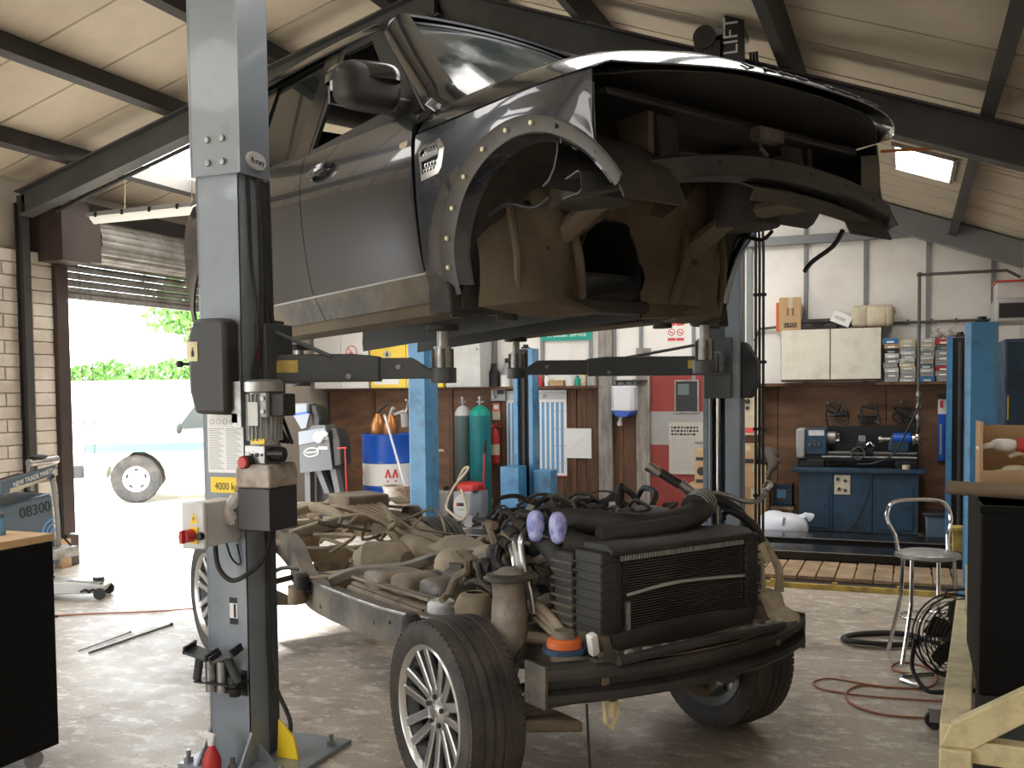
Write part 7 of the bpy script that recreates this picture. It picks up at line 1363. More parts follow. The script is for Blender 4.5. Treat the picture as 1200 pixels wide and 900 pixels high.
lp('splash_guard', 'lathe_dark', t, W*.24, W*.98, 0.40, 0.41, 0.02, 0.46); obj('lead_screw', MB().cyl((W*.2, 0.09, 0.12), (W*.97, 0.09, 0.12), 0.012, n=8), 'steel', t)
obj('coolant_hose', MB().tube([(W*.98, 0.10, 0.70), (W*.88, 0.0, 0.40), (W*.78, -0.03, 0.16), (W*.62, -0.03, 0.06), (W*.5, -0.02, 0.05)], 0.011, 7, sm=5), 'black', t); obj('work_lamp', MB().tube([(W*.24, 0.35, 0.44), (W*.22, 0.33, 0.62), (W*.28, 0.30, 0.74), (W*.36, 0.24, 0.72), (W*.40, 0.2, 0.64)], 0.010, 7, sm=4), 'black', t)
p_ = P(1062, 545, y=-0.6); t = thing('tape_roll', 'cream roll of tape on the lathe drip tray', 'tape', (p_.x, -0.60, H)); obj('tape_ring', MB().lathe([(0.022, 0), (0.042, 0), (0.042, 0.045), (0.022, 0.045)], 20, closed=True), 'cream', t); obj('tape_core', MB().lathe([(0.019, 0.001), (0.0215, 0.001), (0.0215, 0.044), (0.019, 0.044)], 18, closed=True), 'cardboard', t)
# tangle of black cables hung on the boards above the lathe
for k, (u0, v0, u1, v1) in enumerate(((960, 470, 1002, 500), (1004, 472, 1034, 498), (1045, 476, 1072, 492))):
    p0, p1 = P(u0, (v0+v1)/2, y=-0.05), P(u1, (v0+v1)/2, y=-0.05); rr = random.Random(k); pts = []
    for j in range(14): pts.append((p0.x+(p1.x-p0.x)*rr.random()-p0.x, rr.uniform(-0.05, 0.0), rr.uniform(-0.12, 0.12)))
    t = thing('hung_cable', ('coiled black cable hung left of the lathe lamp', 'dark tangle of cable hung over the lathe chuck', 'black cable and grips hung over the tailstock')[k].replace('left of', 'beside'), 'cable', (p0.x, -0.06, p0.z)); obj('cable_coil', MB().tube(pts, 0.012, 6, sm=5), 'black', t); obj('cable_hook', MB().tube([(0.1, 0.05, 0.12), (0.1, -0.03, 0.12), (0.1, -0.04, 0.15)], 0.008, 6), 'steel', t)
# ---- white sack, blue crate, plastic bin, yellow box
p_ = P(918, 627, y=-1.0); t = thing('white_sack', 'full white plastic sack slumped beside the lathe cabinet', 'sack', (p_.x, -1.0, 0)); obj('sack_body', MB().blob((0, 0, 0.15), (0.27, 0.18, 0.15), n=18, m=12, p=2.3).blob((-0.10, 0.02, 0.20), (0.17, 0.15, 0.12)), 'plastic_bag', t); obj('sack_neck', MB().tube([(0.18, 0, 0.22), (0.24, -0.02, 0.28), (0.30, 0.0, 0.25)], [0.06, 0.035, 0.05], 9, sm=3), 'plastic_bag', t); obj('sack_print', MB().box((0.02, -0.175, 0.20), (0.03, 0.01, 0.14), (0.2, 0.2, 0)), 'ink_grey', t)
t, w, h = wt('blue_crate', 'dark blue bottle crate beside the timber crate', 'crate', 905, 574, 928, 600, -0.45); 
lp('crate_bottom', 'lathe_blue', t, 0, w, 0, 0.25, 0, 0.02); t.location.z = 0.30
for k in range(4): lp('crate_slat', 'lathe_blue', t, 0, w, -0.004, 0.008, 0.03+0.06*k, 0.075+0.06*k)
for x_ in (0.0, w-0.012): lp('crate_side', 'lathe_blue', t, x_, x_+0.012, 0, 0.25, 0, 0.26)
lp('crate_label', 'ink_blue', t, w*.25, w*.7, -0.007, -0.003, 0.10, 0.20)
t2 = thing('crate_stool', 'low wooden stool under the blue crate', 'stool', (t.location.x, -0.45, 0)); lp('stool_top', 'board', t2, -0.02, w+0.02, -0.01, 0.27, 0.265, 0.30)
for (x_, y_) in ((0, 0), (w-0.04, 0), (0, 0.22), (w-0.04, 0.22)): lp('leg', 'board', t2, x_, x_+0.04, y_, y_+0.04, 0, 0.265)
t, w, h = wt('plastic_bin', 'dark grey lidded plastic bin next to the lathe cabinet', 'bin', 1084, 602, 1113, 636, -0.70, z0=0.0); obj('bin_body', MB().loft([[(w*.5+(x_-.5)*w*k, 0.2+(y_-.5)*.4*k, z_) for (x_, y_) in ((0, 0), (1, 0), (1, 1), (0, 1))] for (k, z_) in ((.86, 0), (1, h*.9))]), 'trolley_blue', t, bevel=0.02); lp('bin_lid', 'black_plastic', t, -0.02, w+0.02, -0.02, 0.42, h*.9, h, bevel=0.012)
t, w, h = wt('yellow_box', 'small yellow plastic box on the floor between the lift posts', 'box', 1116, 618, 1128, 642, -1.98, z0=0.0); lp('box_body', 'yellow_dirty', t, 0, w+0.05, 0, 0.16, 0, h*.85, bevel=0.01); lp('box_lid', 'yellow_dirty', t, -0.01, w+0.06, -0.01, 0.17, h*.86, h, bevel=0.008)
# ================================================================== blue four-post lift, lowered, over the covered pit
pA = P(1147, 690, y=-3.42); pB = P(495, 500, y=-3.42); pC = P(617, 500, y=-1.0); 
AX, BX, CX = pA.x, pB.x, pC.x; DX = P(1124, 500, y=-1.0).x
F4 = thing('four_post_lift', 'blue four-post car lift with lowered black runways', 'lift', ((AX+BX)/2, -2.2, 0))
ox, oy = (AX+BX)/2, -2.2
def post4(x, y, zt, open_dir, wx=0.30, closed=False):
    q = MB(); dx, dy = wx/2, 0.13
    q.bb(x-dx, x+dx, y-dy, y-dy+0.012, 0, zt) if open_dir > 0 or closed else q.bb(x-dx, x+dx, y+dy-0.012, y+dy, 0, zt)
    q.bb(x-dx, x-dx+0.012, y-dy, y+dy, 0, zt); q.bb(x+dx-0.012, x+dx, y-dy, y+dy, 0, zt)
    return q
for (x, y, od) in ((AX, -3.42, 1), (BX, -3.42, 1), (CX, -1.0, -1), (DX, -1.0, -1)):
    wx = 0.235 if y < -2 else 0.245
    zt = 2.19
    if od > 0:   # rounded outer face towards the aisle
        sec = [(x-wx/2, y+0.12), (x-wx/2, y-0.06), (x-wx/2+0.035, y-0.105), (x+wx/2-0.035, y-0.105), (x+wx/2, y-0.06), (x+wx/2, y+0.12)]
        p = obj('post', MB().prism(sec, 0.02, zt, 'z'), 'lift_blue', F4, w=True)
    else:
        p = obj('post', MB().bb(x-wx/2, x-wx/2+0.05, y-0.11, y+0.11, 0.02, zt).bb(x+wx/2-0.05, x+wx/2, y-0.11, y+0.11, 0.02, zt).bb(x-wx/2, x+wx/2, y+0.09, y+0.11, 0.02, zt), 'lift_blue', F4, w=True)
        obj('post_channel', MB().bb(x-wx/2+0.05, x+wx/2-0.05, y-0.06, y+0.09, 0.02, zt-0.01), 'black', p, w=True)
        obj('lifting_rod', MB().cyl((x, y-0.075, 0.05), (x, y-0.075, zt-0.05), 0.022, n=10), 'steel_dark', p, w=True)
    obj('post_base', MB().bb(x-0.25, x+0.25, y-0.22, y+0.22, 0, 0.02), 'lift_blue', p, w=True); obj('post_cap_bolt', MB().cyl((x, y, zt), (x, y, zt+0.05), 0.035, n=10).bb(x-0.05, x+0.05, y-0.03, y+0.03, zt, zt+0.02), 'black', p, w=True)
lx0, lx1 = BX-0.1, AX+0.05
obj('runway', MB().bb(lx0, lx1, -1.75, -1.25, 0.03, 0.135), 'black_gloss', F4, w=True, bevel=0.006); obj('runway', MB().bb(lx0, lx1, -2.62, -2.14, 0.03, 0.135), 'black_gloss', F4, w=True, bevel=0.006)
for y in (-1.75, -2.62): obj('runway_edge', MB().bb(lx0, lx1, y-0.008, y+0.01, 0.137-0.004, 0.137+0.004), 'steel', F4, w=True)
for x in (BX, AX): obj('cross_beam', MB().bb(x-0.07, x+0.07, -3.30, -1.12, 0.005, 0.03), 'lift_blue', F4, w=True)
cbx = P(609, 585, y=-1.3); obj('power_unit', MB().bb(cbx.x-0.20, cbx.x+0.04, -1.42, -1.16, 0.02, 0.78), 'lift_blue', F4, w=True, bevel=0.01)
obj('beam_end', MB().bb(CX+0.13, CX+0.36, -1.14, -0.9, 0.02, 0.72), 'lift_blue', F4, w=True, bevel=0.01)
# pit boards, each laid separately, and the yellow pit edge
PB = thing('pit_cover', 'row of worn timber boards covering the inspection pit', 'pit cover', ((lx0+lx1)/2, -3.05, 0)); obj('board_bearer', MB().bb(lx0, lx1, -3.42, -3.36, 0.0, 0.03).bb(lx0, lx1, -2.74, -2.68, 0.0, 0.03), 'plank_brown', PB, w=True); n = int((lx1-lx0)/0.155)
for k in range(n): x = lx0+0.155*k; obj('pit_board', MB().bb(x+0.006, x+0.147, -3.44+rc.uniform(-.01, .01), -2.66+rc.uniform(-.01, .01), 0.03, 0.058+rc.uniform(-.004, .004)), 'board', PB, w=True, smooth=0)
PE = thing('pit_kerb', 'black and yellow steel pit edge with lugs', 'kerb', ((lx0+lx1)/2, -3.62, 0)); obj('kerb_angle', MB().bb(lx0, AX-0.2, -3.66, -3.52, 0.0, 0.035), 'black', PE, w=True); obj('kerb_strip', MB().bb(lx0, AX-0.2, -3.70, -3.66, 0.0, 0.042), 'yellow_dirty', PE, w=True)
for k in range(5): x = 6.2+0.5*k; obj('kerb_lug', MB().bb(x-0.02, x+0.02, -3.70, -3.665, 0.042, 0.065), 'yellow_dirty', PE, w=True)

# ================================================================== chrome bar stool
s0 = P(1090, 775, z=0.0); ST = thing('bar_stool', 'chrome bar stool with hooped back and worn silver seat', 'stool', (s0.x-0.02, s0.y+0.02, 0), rad(22)); SZ = 0.66
obj('seat', MB().lathe([(0, SZ+0.012), (0.15, SZ+0.016), (0.185, SZ+0.006), (0.19, SZ-0.012), (0.175, SZ-0.022), (0, SZ-0.022)], 32), 'steel', ST)
for (x, y) in ((-0.15, -0.10), (0.15, -0.10), (-0.13, 0.12), (0.13, 0.12)): obj('leg', MB().tube([(x*.85, y*.8, SZ-0.02), (x*.9, y*.9, 0.40), (x*.95, y, 0.33), (x*1.35, y*1.35, 0.015)], 0.0125, 10, sm=3), 'chrome', ST)
obj('back_hoop', MB().tube([(-0.155, 0.06, SZ-0.01), (-0.165, 0.09, SZ+0.10), (-0.20, 0.13, SZ+0.20), (-0.17, 0.15, SZ+0.29), (-0.08, 0.165, SZ+0.315), (0.08, 0.165, SZ+0.315), (0.17, 0.15, SZ+0.29), (0.20, 0.13, SZ+0.20), (0.165, 0.09, SZ+0.10), (0.155, 0.06, SZ-0.01)], 0.0125, 10, sm=4), 'chrome', ST)
obj('foot_ring', MB().tube([(0.155*math.cos(q), 0.13*math.sin(q), 0.27) for q in [2*PI*k/20 for k in range(20)]], 0.010, 8, closed=True), 'chrome', ST)
# ================================================================== floor fan
f0 = P(1078, 802, z=0.0); FN = thing('floor_fan', 'black wire-guard floor fan on a bent tube stand', 'fan', (f0.x+0.19, f0.y+0.07, 0), rad(30)); FR, FZ = 0.235, 0.275
def ringp(r, y, n=36): return [(r*math.cos(q), y, FZ+r*math.sin(q)) for q in [2*PI*k/n for k in range(n)]]
for y, rr in ((-0.07, FR*.97), (0.0, FR), (0.07, FR*.97)): obj('guard_hoop', MB().tube(ringp(rr, y), 0.006, 6, closed=True), 'black', FN)
for k in range(8): r = FR*(0.22+0.092*k); obj('guard_ring', MB().tube(ringp(r, -0.075-0.02*(1-(r/FR)**2)), 0.0028, 5, closed=True), 'black', FN); obj('guard_ring', MB().tube(ringp(r, 0.075), 0.0028, 5, closed=True), 'black', FN)
for k in range(8): q = 2*PI*k/8; obj('guard_spoke', MB().tube([(0.04*math.cos(q), -0.098, FZ+0.04*math.sin(q)), (FR*.97*math.cos(q), -0.07, FZ+FR*.97*math.sin(q))], 0.003, 5), 'black', FN)
for k in range(5):
    q = 2*PI*k/5+.2; c_, s_ = math.cos(q), math.sin(q); rows = []
    for (r, w_) in ((0.05, 0.03), (0.12, 0.06), (0.19, 0.055)): rows.append([(r*c_-w_*e*s_, 0.02*e, FZ+r*s_+w_*e*c_) for e in (-1, 0, 1)])
    obj('fan_blade', MB().grid(rows), 'black_plastic', FN, solid=0.003)
obj('fan_motor', MB().cyl((0, -0.04, FZ), (0, 0.10, FZ), 0.06, n=20), 'black_plastic', FN); obj('fan_badge', MB().lathe([(0, -0.104), (0.035, -0.10), (0.038, -0.095)], 18, (0, 0, FZ), 'y'), 'steel', FN)
obj('fan_stand', MB().tube([(-FR-0.015, 0, FZ), (-FR-0.02, 0.02, 0.10), (-FR-0.01, -0.10, 0.015), (-FR+0.06, -0.15, 0.012), (FR-0.06, -0.15, 0.012), (FR+0.01, -0.10, 0.015), (FR+0.02, 0.02, 0.10), (FR+0.015, 0, FZ)], 0.012, 9, sm=4), 'black', FN); obj('stand_rear', MB().tube([(-FR-0.012, -0.05, 0.02), (-FR, 0.16, 0.012), (FR, 0.16, 0.012), (FR+0.012, -0.05, 0.02)], 0.011, 8, sm=3), 'chrome', FN); obj('fan_handle', MB().tube([(-0.08, 0, FZ+FR*.96), (-0.06, 0, FZ+FR+0.03), (0.06, 0, FZ+FR+0.03), (0.08, 0, FZ+FR*.96)], 0.008, 8), 'black', FN)
# ================================================================== hoses and leads on the floor
c0 = P(1035, 752, z=0.01); pts = []
for k in range(46):
    q = 2*PI*k/15; r = 0.21+0.035*math.sin(k*0.41); pts.append((r*1.15*math.cos(q), r*0.72*math.sin(q)+0.03*math.sin(k*.13), 0.014+0.010*(k//15)+0.006*math.sin(q*2)))
t = thing('hose_coil', 'coil of black rubber hose lying under the bar stool', 'hose', (c0.x, c0.y, 0), TH); obj('hose_loops', MB().tube([(0.55, 0.10, 0.014), (0.40, 0.16, 0.014)]+pts+[(0.30, -0.14, 0.03), (0.42, -0.05, 0.014), (0.5, 0.02, 0.014)], 0.014, 8, sm=3), 'rubber', t); obj('hose_coupling', MB().cyl((0.5, 0.02, 0.016), (0.56, 0.05, 0.016), 0.016, n=10), 'steel', t)
def lead(name, label, pix, r, m, z=None):
    w_ = [P(u, v, z=r+0.002) for (u, v) in pix]; t = thing(name, label, 'cable', (w_[0].x, w_[0].y, 0)); obj('cable_run', MB().tube([(p.x-w_[0].x, p.y-w_[0].y, p.z) for p in w_], r, 7, sm=5), m, t); obj('cable_plug', MB().cyl((0, 0, r+0.002), (0.04, 0.0, r+0.002), r*1.8, n=8), 'black', t); return t
lead('extension_lead', 'orange-brown extension lead looped across the floor by the fan', [(1108, 842), (1040, 838), (1000, 826), (992, 812), (1010, 803), (1050, 806), (1085, 806), (1098, 796), (1085, 782), (1055, 776), (1045, 784), (1070, 790)], 0.006, 'cord_orange')
lead('extension_lead', 'thin rust-coloured lead looping past the stool towards the frame', [(1108, 822), (1060, 819), (1010, 815), (965, 808), (953, 800), (970, 795), (1005, 800), (1040, 806)], 0.005, 'cord_orange')
lead('floor_cable', 'long thin dark cable crossing the bright floor by the door', [(62, 722), (110, 719), (170, 717), (228, 713), (290, 708), (360, 703)], 0.006, 'cord_orange')
for k, (p0, p1, lab) in enumerate((((104, 765), (200, 732), 'longer steel rod lying on the bright floor'), ((92, 763), (152, 741), 'shorter thin rod lying beside the steel rod'))):
    a_, b_ = P(*p0, z=0.008), P(*p1, z=0.008); t = thing('steel_rod', lab, 'rod', (a_.x, a_.y, 0)); obj('rod_shaft', MB().tube([(0, 0, 0.008), (b_.x-a_.x, b_.y-a_.y, 0.008)], 0.007-0.003*k, 8), 'pipe_grey', t); obj('rod_tip', MB().tube([(b_.x-a_.x, b_.y-a_.y, 0.009), ((b_.x-a_.x)*1.02, (b_.y-a_.y)*1.02, 0.009)], 0.011-0.004*k, 8), 'black', t)

# ================================================================== cream steel bench frame with black cabinet
g = P(1121, 850, z=0.50); far_ = P(1128, 700, z=0.50)
BF = thing('bench_frame', 'cream painted steel bench frame with diagonal brace', 'bench', (g.x, g.y, 0), -0.066); dy = far_.y-g.y
obj('top_rail', MB().bb(-0.055, 0.045, 0.0, dy, 0.40, 0.50), 'cream_paint', BF, bevel=0.006); obj('front_post', MB().bb(-0.055, 0.050, -0.03, 0.075, 0.0, 0.42), 'cream_paint', BF, bevel=0.006); obj('rear_post', MB().bb(-0.05, 0.045, dy-0.1, dy, 0.0, 0.41), 'cream_paint', BF, bevel=0.006)
obj('cross_rail', MB().bb(0.0, 0.72, 0.0, 0.08, 0.37, 0.45), 'cream_paint', BF, bevel=0.006); obj('cross_rail', MB().bb(0.0, 0.72, dy-0.09, dy-0.01, 0.40, 0.48), 'cream_paint', BF, bevel=0.006); obj('back_rail', MB().bb(0.62, 0.72, 0.0, dy, 0.40, 0.50), 'cream_paint', BF, bevel=0.006)
obj('gusset', MB().prism([(-0.05, 0.42), (-0.02, 0.50), (0.22, 0.66), (0.30, 0.66), (0.30, 0.60), (0.05, 0.42)], -0.005, 0.055), 'cream_paint', BF, bevel=0.004)
for (x, y) in ((0.62, 0.0), (0.62, dy-0.1)): obj('rear_post', MB().bb(x, x+0.1, y, y+0.09, 0, 0.40), 'cream_paint', BF)
obj('bench_shelf', MB().bb(0.05, 0.64, 0.05, dy-0.05, 0.16, 0.19), 'steel_dark', BF)
kp = P(1147, 815, z=0.50)
TC = thing('tool_chest', 'matt black tool chest standing on the cream bench frame', 'tool chest', (kp.x, kp.y, 0.50)); kz = P(1147, 592, y=kp.y).z-0.50
obj('chest_body', MB().bb(0.0, 0.62, 0.0, 0.85, 0.0, kz), 'cabinet_black', TC, bevel=0.008); 
obj('chest_lid', MB().bb(-0.004, 0.624, -0.006, 0.854, kz-0.03, kz), 'cabinet_black', TC, bevel=0.004); obj('chest_handle', MB().tube([(0.2, -0.006, kz*.7), (0.2, -0.035, kz*.7), (0.42, -0.035, kz*.7), (0.42, -0.006, kz*.7)], 0.008, 7), 'black', TC)
tray = P(1134, 720, z=0.52); t = thing('steel_tray', 'rusty shallow steel box on the bench frame beside the chest', 'tray', (tray.x, tray.y-0.15, 0.50)); 
obj('tray_side', MB().bb(0, 0.012, 0, 0.40, 0, 0.24), 'cream', t); obj('tray_side', MB().bb(0.0, 0.12, 0.39, 0.40, 0, 0.24), 'steel', t); obj('tray_floor', MB().bb(0, 0.12, 0, 0.40, 0, 0.01), 'steel_dark', t)
cm = P(874, 790, z=0); 
p_ = P(1102, 855, z=0.0); t = thing('trolley_castor', 'black swivel castor on the floor beside the cream frame', 'castor', (p_.x-0.03, p_.y, 0)); obj('castor_wheel', MB().lathe([(0.0, -0.018), (0.04, -0.018), (0.045, 0), (0.04, 0.018), (0.0, 0.018)], 20, (0, 0, 0.045), 'y'), 'black', t); obj('castor_fork', MB().bb(-0.02, 0.03, -0.028, -0.022, 0.04, 0.10).bb(-0.02, 0.03, 0.022, 0.028, 0.04, 0.10).bb(-0.03, 0.04, -0.03, 0.03, 0.10, 0.108), 'steel', t)
# on the chest: carton of gloves, cardboard roll, bottles
ct = Vector((kp.x, kp.y, 0.50+kz))
t = thing('open_carton', 'open carton of white and red work gloves on the tool chest', 'box', (ct.x+0.02, ct.y+0.42, ct.z)); obj('carton_wall', MB().bb(0, 0.012, 0, 0.28, 0, 0.30), 'cardboard', t); obj('carton_wall', MB().bb(0.30, 0.312, 0, 0.28, 0, 0.20), 'cardboard', t); obj('carton_wall', MB().bb(0.012, 0.30, 0.268, 0.28, 0, 0.28), 'cardboard', t); obj('carton_wall', MB().bb(0.012, 0.30, 0, 0.012, 0, 0.10), 'cardboard', t); obj('carton_floor', MB().bb(0, 0.31, 0, 0.28, 0, 0.008), 'cardboard', t)
for k, (x, y, z, m, lab) in enumerate(((0.10, 0.13, 0.20, 'white', 'white work glove with red cuff in the open carton'), (0.22, 0.15, 0.17, 'cream', 'cream work glove tucked into the open carton'), (0.14, 0.10, 0.09, 'cream', 'dusty cream work glove lowest in the open carton'), (0.22, 0.10, 0.05, 'orange', 'faded orange work glove low in the open carton'))):
    t = thing('work_glove', lab, 'glove', (ct.x+0.02+x, ct.y+0.42+y, ct.z+0.01+z-0.04)); obj('glove_palm', MB().blob((0, 0, 0.03), (0.055, 0.045, 0.028), p=2.5), m, t); obj('glove_cuff', MB().tube([(0.05, 0, 0.03), (0.09, 0.0, 0.025)], [0.032, 0.038], 10), 'red' if k == 0 else m, t)
    for j in range(4): obj('glove_finger', MB().tube([(-0.04, -0.03+0.02*j, 0.03), (-0.08, -0.035+0.022*j, 0.022), (-0.10, -0.038+0.024*j, 0.01)], 0.011, 7, sm=2), m, t)
r0, r1 = P(1114, 593, y=kp.y+0.35), P(1178, 601, y=kp.y+0.12)
t = thing('cardboard_roll', 'thick cardboard tube lying over the edge of the tool chest', 'roll', (ct.x, ct.y+0.25, ct.z)); a0 = P(1112, 592, y=ct.y+0.30); a0v = Vector((a0.x-ct.x, 0.05, 0.036)); b0v = Vector((0.22, -0.10, 0.036)); rt_ = obj('roll_tube', MB().tube([a0v, b0v], 0.029, 20), 'cardboard', t); obj('roll_core', MB().tube([b0v, b0v+(b0v-a0v).normalized()*0.14], 0.018, 12), 'black', t)
MT['roll_brown'] = mat('roll_brown', (0.17, 0.125, 0.08), 0.85, var=0.2); rt_.data.materials[0] = MT['roll_brown']
t = thing('blue_tin', 'blue tin with white print on the tool chest', 'tin', (ct.x+0.42, ct.y+0.40, ct.z)); obj('tin_body', MB().lathe([(0, 0), (0.05, 0), (0.05, 0.16), (0, 0.16)], 18), 'lathe_blue', t); obj('tin_lid', MB().lathe([(0, 0.172), (0.046, 0.17), (0.05, 0.16)], 18), 'steel', t); obj('tin_print', MB().lathe([(0.0505, 0.05), (0.0505, 0.09)], 18), 'light_grey', t, solid=0.001)
# dark blue locker and shelf by the opposite wall
t = thing('tall_locker', 'dark teal tall locker standing against the side wall', 'locker', (8.50, -3.05, 0)); lkz = P(1178, 397, y=-3.05).z
obj('locker_body', MB().bb(0, 0.38, 0.02, 0.90, 0, lkz), 'lathe_blue', t, bevel=0.006)
for k in range(1): d_ = obj('locker_door', MB().bb(0.01, 0.37, 0.0, 0.02, 0.03, lkz-0.02), 'lathe_blue', t, bevel=0.004); obj('door_handle', MB().bb(0.05, 0.07, -0.02, 0.0, 1.05, 1.25), 'steel', d_); obj('door_strip', MB().bb(0.02, 0.03, -0.004, 0.0, 1.4, 1.6), 'yellow', d_)
t = thing('wall_unit', 'grey electrical unit with rounded corners high on the side wall', 'unit', (8.52, -1.6, P(1195, 378, y=-1.6).z)); obj('unit_case', MB().bb(0, 0.36, 0, 0.5, 0, 0.24), 'grey', t, bevel=0.03); obj('unit_grille', MB().bb(0.04, 0.32, -0.006, 0, 0.05, 0.19), 'black', t)
t2_ = thing('clear_crate', 'clear plastic crate with red rim on top of the wall unit', 'crate', (8.54, -1.55, P(1195, 378, y=-1.6).z+0.24)); obj('crate_body', MB().bb(0, 0.32, 0, 0.4, 0, 0.16), 'clear_film', t2_, bevel=0.01); obj('crate_rim', MB().bb(-0.01, 0.33, -0.01, 0.41, 0.16, 0.175), 'red', t2_)
# ================================================================== left: black cabinet with timber top
kb = P(70, 878, z=0.06); kt = P(57, 625, y=kb.y).z
BK = thing('roller_cabinet', 'black roller cabinet with light timber worktop', 'cabinet', (kb.x, kb.y, 0)); obj('cabinet_body', MB().bb(-0.75, 0.0, -0.72, 0.0, 0.085, kt-0.035), 'cabinet_black', BK, bevel=0.006); obj('worktop', MB().bb(-0.77, -0.005, -0.73, 0.012, kt-0.035, kt), 'wood_light', BK, bevel=0.003)
for k in range(5): hh = (kt-0.14)/5; d_ = obj('drawer', MB().bb(-0.74, -0.01, -0.732, -0.72, 0.095+hh*k, 0.09+hh*(k+1)), 'cabinet_black', BK, bevel=0.003); obj('drawer_pull', MB().bb(-0.65, -0.10, -0.746, -0.732, 0.09+hh*(k+1)-0.025, 0.09+hh*(k+1)-0.014), 'black', d_)
for (x, y) in ((-0.05, -0.10), (-0.68, -0.10), (-0.05, -0.64), (-0.68, -0.64)): obj('castor', MB().lathe([(0, -0.02), (0.036, -0.02), (0.042, 0), (0.036, 0.02), (0, 0.02)], 18, (x, y, 0.042), 'x').bb(x-0.03, x+0.03, y-0.03, y+0.03, 0.08, 0.09), 'grey', BK)
for k, (x, y) in enumerate(((-0.30, -0.14), (-0.21, -0.11))):
    t = thing('glass_jar', 'small blue glass jar standing on the timber worktop', 'jar', (kb.x+x, kb.y+y, kt), group='blue jars on the worktop'); obj('jar_body', MB().lathe([(0, 0), (0.03, 0), (0.032, 0.01), (0.032, 0.07), (0.024, 0.08), (0, 0.08)], 18), 'ink_blue', t); obj('jar_lid', MB().lathe([(0, 0.10), (0.026, 0.098), (0.028, 0.08), (0, 0.08)], 16), 'trolley_blue', t)
# ================================================================== dark blue service trolley with a slanted name board
tq = P(68, 668, z=0.16); TY = tq.y; bx_ = tq.x
SM = thing('service_trolley', 'blue-grey service trolley with lettered headboard and silver handle', 'trolley', (bx_, TY, 0), PI/2); Zp = lambda v: P(40, v, x=bx_).z
obj('trolley_body', MB().prism([(-0.62, 0.16), (-0.02, 0.16), (0.0, 0.30), (-0.03, Zp(580)), (-0.62, Zp(590))], 0.0, 0.45), 'trolley_blue', SM, bevel=0.03)
obj('trolley_edge', MB().tube([(0.0, -0.01, 0.20), (0.01, -0.01, 0.5), (-0.02, -0.01, Zp(580)), (-0.03, 0.02, Zp(556))], 0.020, 8, sm=4), 'grey', SM); obj('trolley_shelf', MB().prism([(-0.62, Zp(572)), (-0.02, Zp(558)), (-0.02, Zp(562)), (-0.62, Zp(577))], -0.02, 0.42), 'black_plastic', SM)
hb = obj('headboard', MB().prism([(-0.58, Zp(575)), (-0.10, Zp(563)), (-0.02, Zp(547)), (-0.58, Zp(560))], -0.04, 0.0), 'trolley_blue', SM); obj('headboard_strip', MB().prism([(-0.50, Zp(574)), (-0.13, Zp(563)), (-0.12, Zp(560)), (-0.50, Zp(569))], -0.045, -0.04), 'cream', SM)
text('headboard_text', 'NEW TRADE MARTS', 0.058, 'paper', SM, (-0.26, -0.043, Zp(559)), (PI/2, -0.22, 0), 0.001, sx=0.80)
text('body_number', '08300', 0.13, 'ink', SM, (-0.22, -0.003, Zp(598)), (PI/2, -0.10, 0), 0.001)
for k in range(3): obj('body_arc', MB().tube([(-0.02+(0.05+0.045*k)*math.cos(q), -0.002, Zp(630)+(0.05+0.045*k)*math.sin(q)) for q in [rad(95)+rad(120)*j/12 for j in range(13)]], 0.010, 5), 'ink_blue', SM)
obj('trolley_handle', MB().cyl((-0.30, -0.03, Zp(542)), (0.0, -0.03, Zp(540)), 0.035, n=16), 'steel', SM); obj('handle_clamp', MB().blob((-0.20, -0.03, Zp(535)), (0.10, 0.04, 0.018)), 'black', SM); obj('handle_post', MB().bb(-0.27, -0.23, -0.01, 0.03, Zp(575), Zp(545)), 'steel', SM)
obj('trolley_drawer', MB().bb(-0.30, 0.08, -0.16, 0.02, Zp(657), Zp(645)), 'steel', SM, bevel=0.006); obj('trolley_cable', MB().tube([(0.0, -0.02, Zp(560)), (0.035, -0.03, Zp(600)), (0.03, -0.03, Zp(630)), (0.06, -0.10, Zp(645))], 0.010, 7, sm=4), 'black', SM)
for (x, y) in ((-0.06, 0.05), (-0.55, 0.05), (-0.06, 0.40), (-0.55, 0.40)): obj('castor', MB().lathe([(0, -0.022), (0.06, -0.022), (0.07, 0), (0.06, 0.022), (0, 0.022)], 18, (x, y, 0.07), 'y').bb(x-0.03, x+0.03, y-0.035, y+0.035, 0.13, 0.16), 'black', SM)
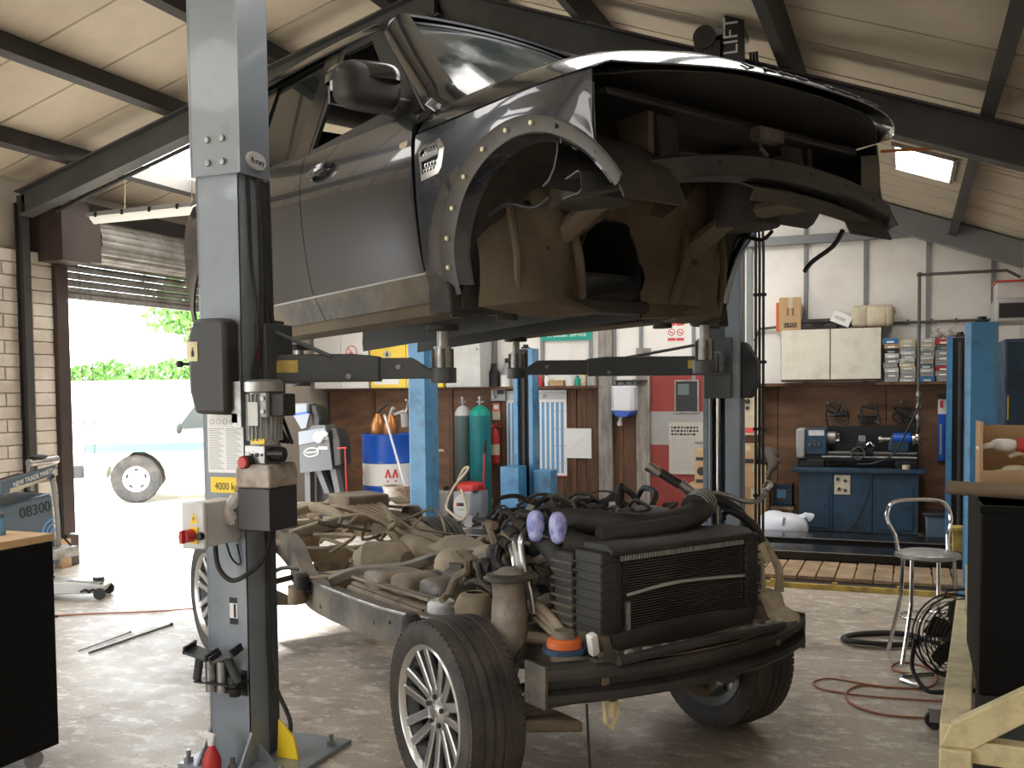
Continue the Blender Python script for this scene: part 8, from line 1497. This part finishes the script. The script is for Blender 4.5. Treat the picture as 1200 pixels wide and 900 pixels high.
# silver creeper / low jack on the floor
j0 = P(80, 700, z=0.0); JK = thing('trolley_jack', 'low silver trolley jack on the floor by the service trolley', 'jack', (j0.x+0.10, j0.y+0.02, 0), rad(28))
obj('jack_plate', MB().prism([(-0.32, 0.05), (0.20, 0.05), (0.24, 0.11), (-0.10, 0.15), (-0.32, 0.14)], -0.10, 0.10), 'light_grey', JK, bevel=0.01); obj('jack_arm', MB().prism([(-0.25, 0.13), (0.18, 0.11), (0.20, 0.14), (-0.25, 0.17)], -0.045, 0.045), 'steel', JK, bevel=0.006); obj('jack_saddle', MB().cyl((0.16, 0, 0.13), (0.16, 0, 0.17), 0.045, n=16), 'black', JK)
for (x, y) in ((0.20, -0.12), (0.20, 0.12), (-0.26, -0.12), (-0.26, 0.12)): obj('jack_wheel', MB().lathe([(0, -0.018), (0.045, -0.018), (0.05, 0), (0.045, 0.018), (0, 0.018)], 16, (x, y, 0.05), 'y'), 'black', JK)
obj('jack_handle', MB().tube([(-0.30, 0, 0.14), (-0.44, 0, 0.26)], 0.016, 8), 'black', JK)
for k in range(3): obj('jack_link', MB().tube([(0.05+0.06*k, -0.11, 0.07), (0.09+0.06*k, -0.13, 0.09), (0.12+0.06*k, -0.11, 0.06)], 0.010, 6), 'black', JK)
# ================================================================== fluorescent batten and cables under the roof
f1 = P(106, 260, y=-4.95); f2 = P(228, 251, y=-4.95); fz = f1.z
LT = thing('tube_light', 'long white fluorescent batten hung under the roof light', 'light', (f1.x, -4.95, fz)); LL = 1.5
obj('light_tray', MB().prism([(-0.045, 0.06), (-0.035, 0.085), (0.035, 0.085), (0.045, 0.06), (0.05, 0.045), (-0.05, 0.045)], 0.0, LL, 'x'), 'grey', LT); obj('light_diffuser', MB().loft([[(x, y*k, 0.045-(0.065*(1-(y/0.05)**2))*k-0.005) for y in (-0.05, -0.035, 0, 0.035, 0.05)]+[(x, 0, 0.045)] for (x, k) in ((0.0, 0.3), (0.04, 1), (LL-0.04, 1), (LL, 0.3))]), 'tube_lens', LT)
for k in range(5): obj('diffuser_clip', MB().bb(0.1+0.32*k, 0.125+0.32*k, -0.056, 0.056, 0.03, 0.075), 'black', LT)
for x in (0.42, 1.2): obj('hanging_wire', MB().tube([(x, 0, 0.08), (x+0.01, 0.02, zroof(f1.x+x)-fz-0.02)], 0.004, 5), 'cream', LT)
for k, (u0, v0, u1, v1, lab) in enumerate(((100, 262, 172, 200, 'dark cable clipped under the main rafter'),)):
    pts = [Vector((0.35, -5.16, zroof(0.35)-0.42)), Vector((1.1, -5.16, zroof(1.1)-0.41)), Vector((2.0, -5.15, zroof(2.0)-0.40))]
    tag(obj('rafter_cable', MB().tube(pts, 0.02, 7, sm=4), 'black'), lab, 'cable')
tag(obj('conduit_bar', MB().tube([(7.55, -4.35, 3.42), (8.35, -4.30, 3.40)], 0.012, 8), 'copper'), 'thin copper conduit hung below the small roof light', 'pipe')
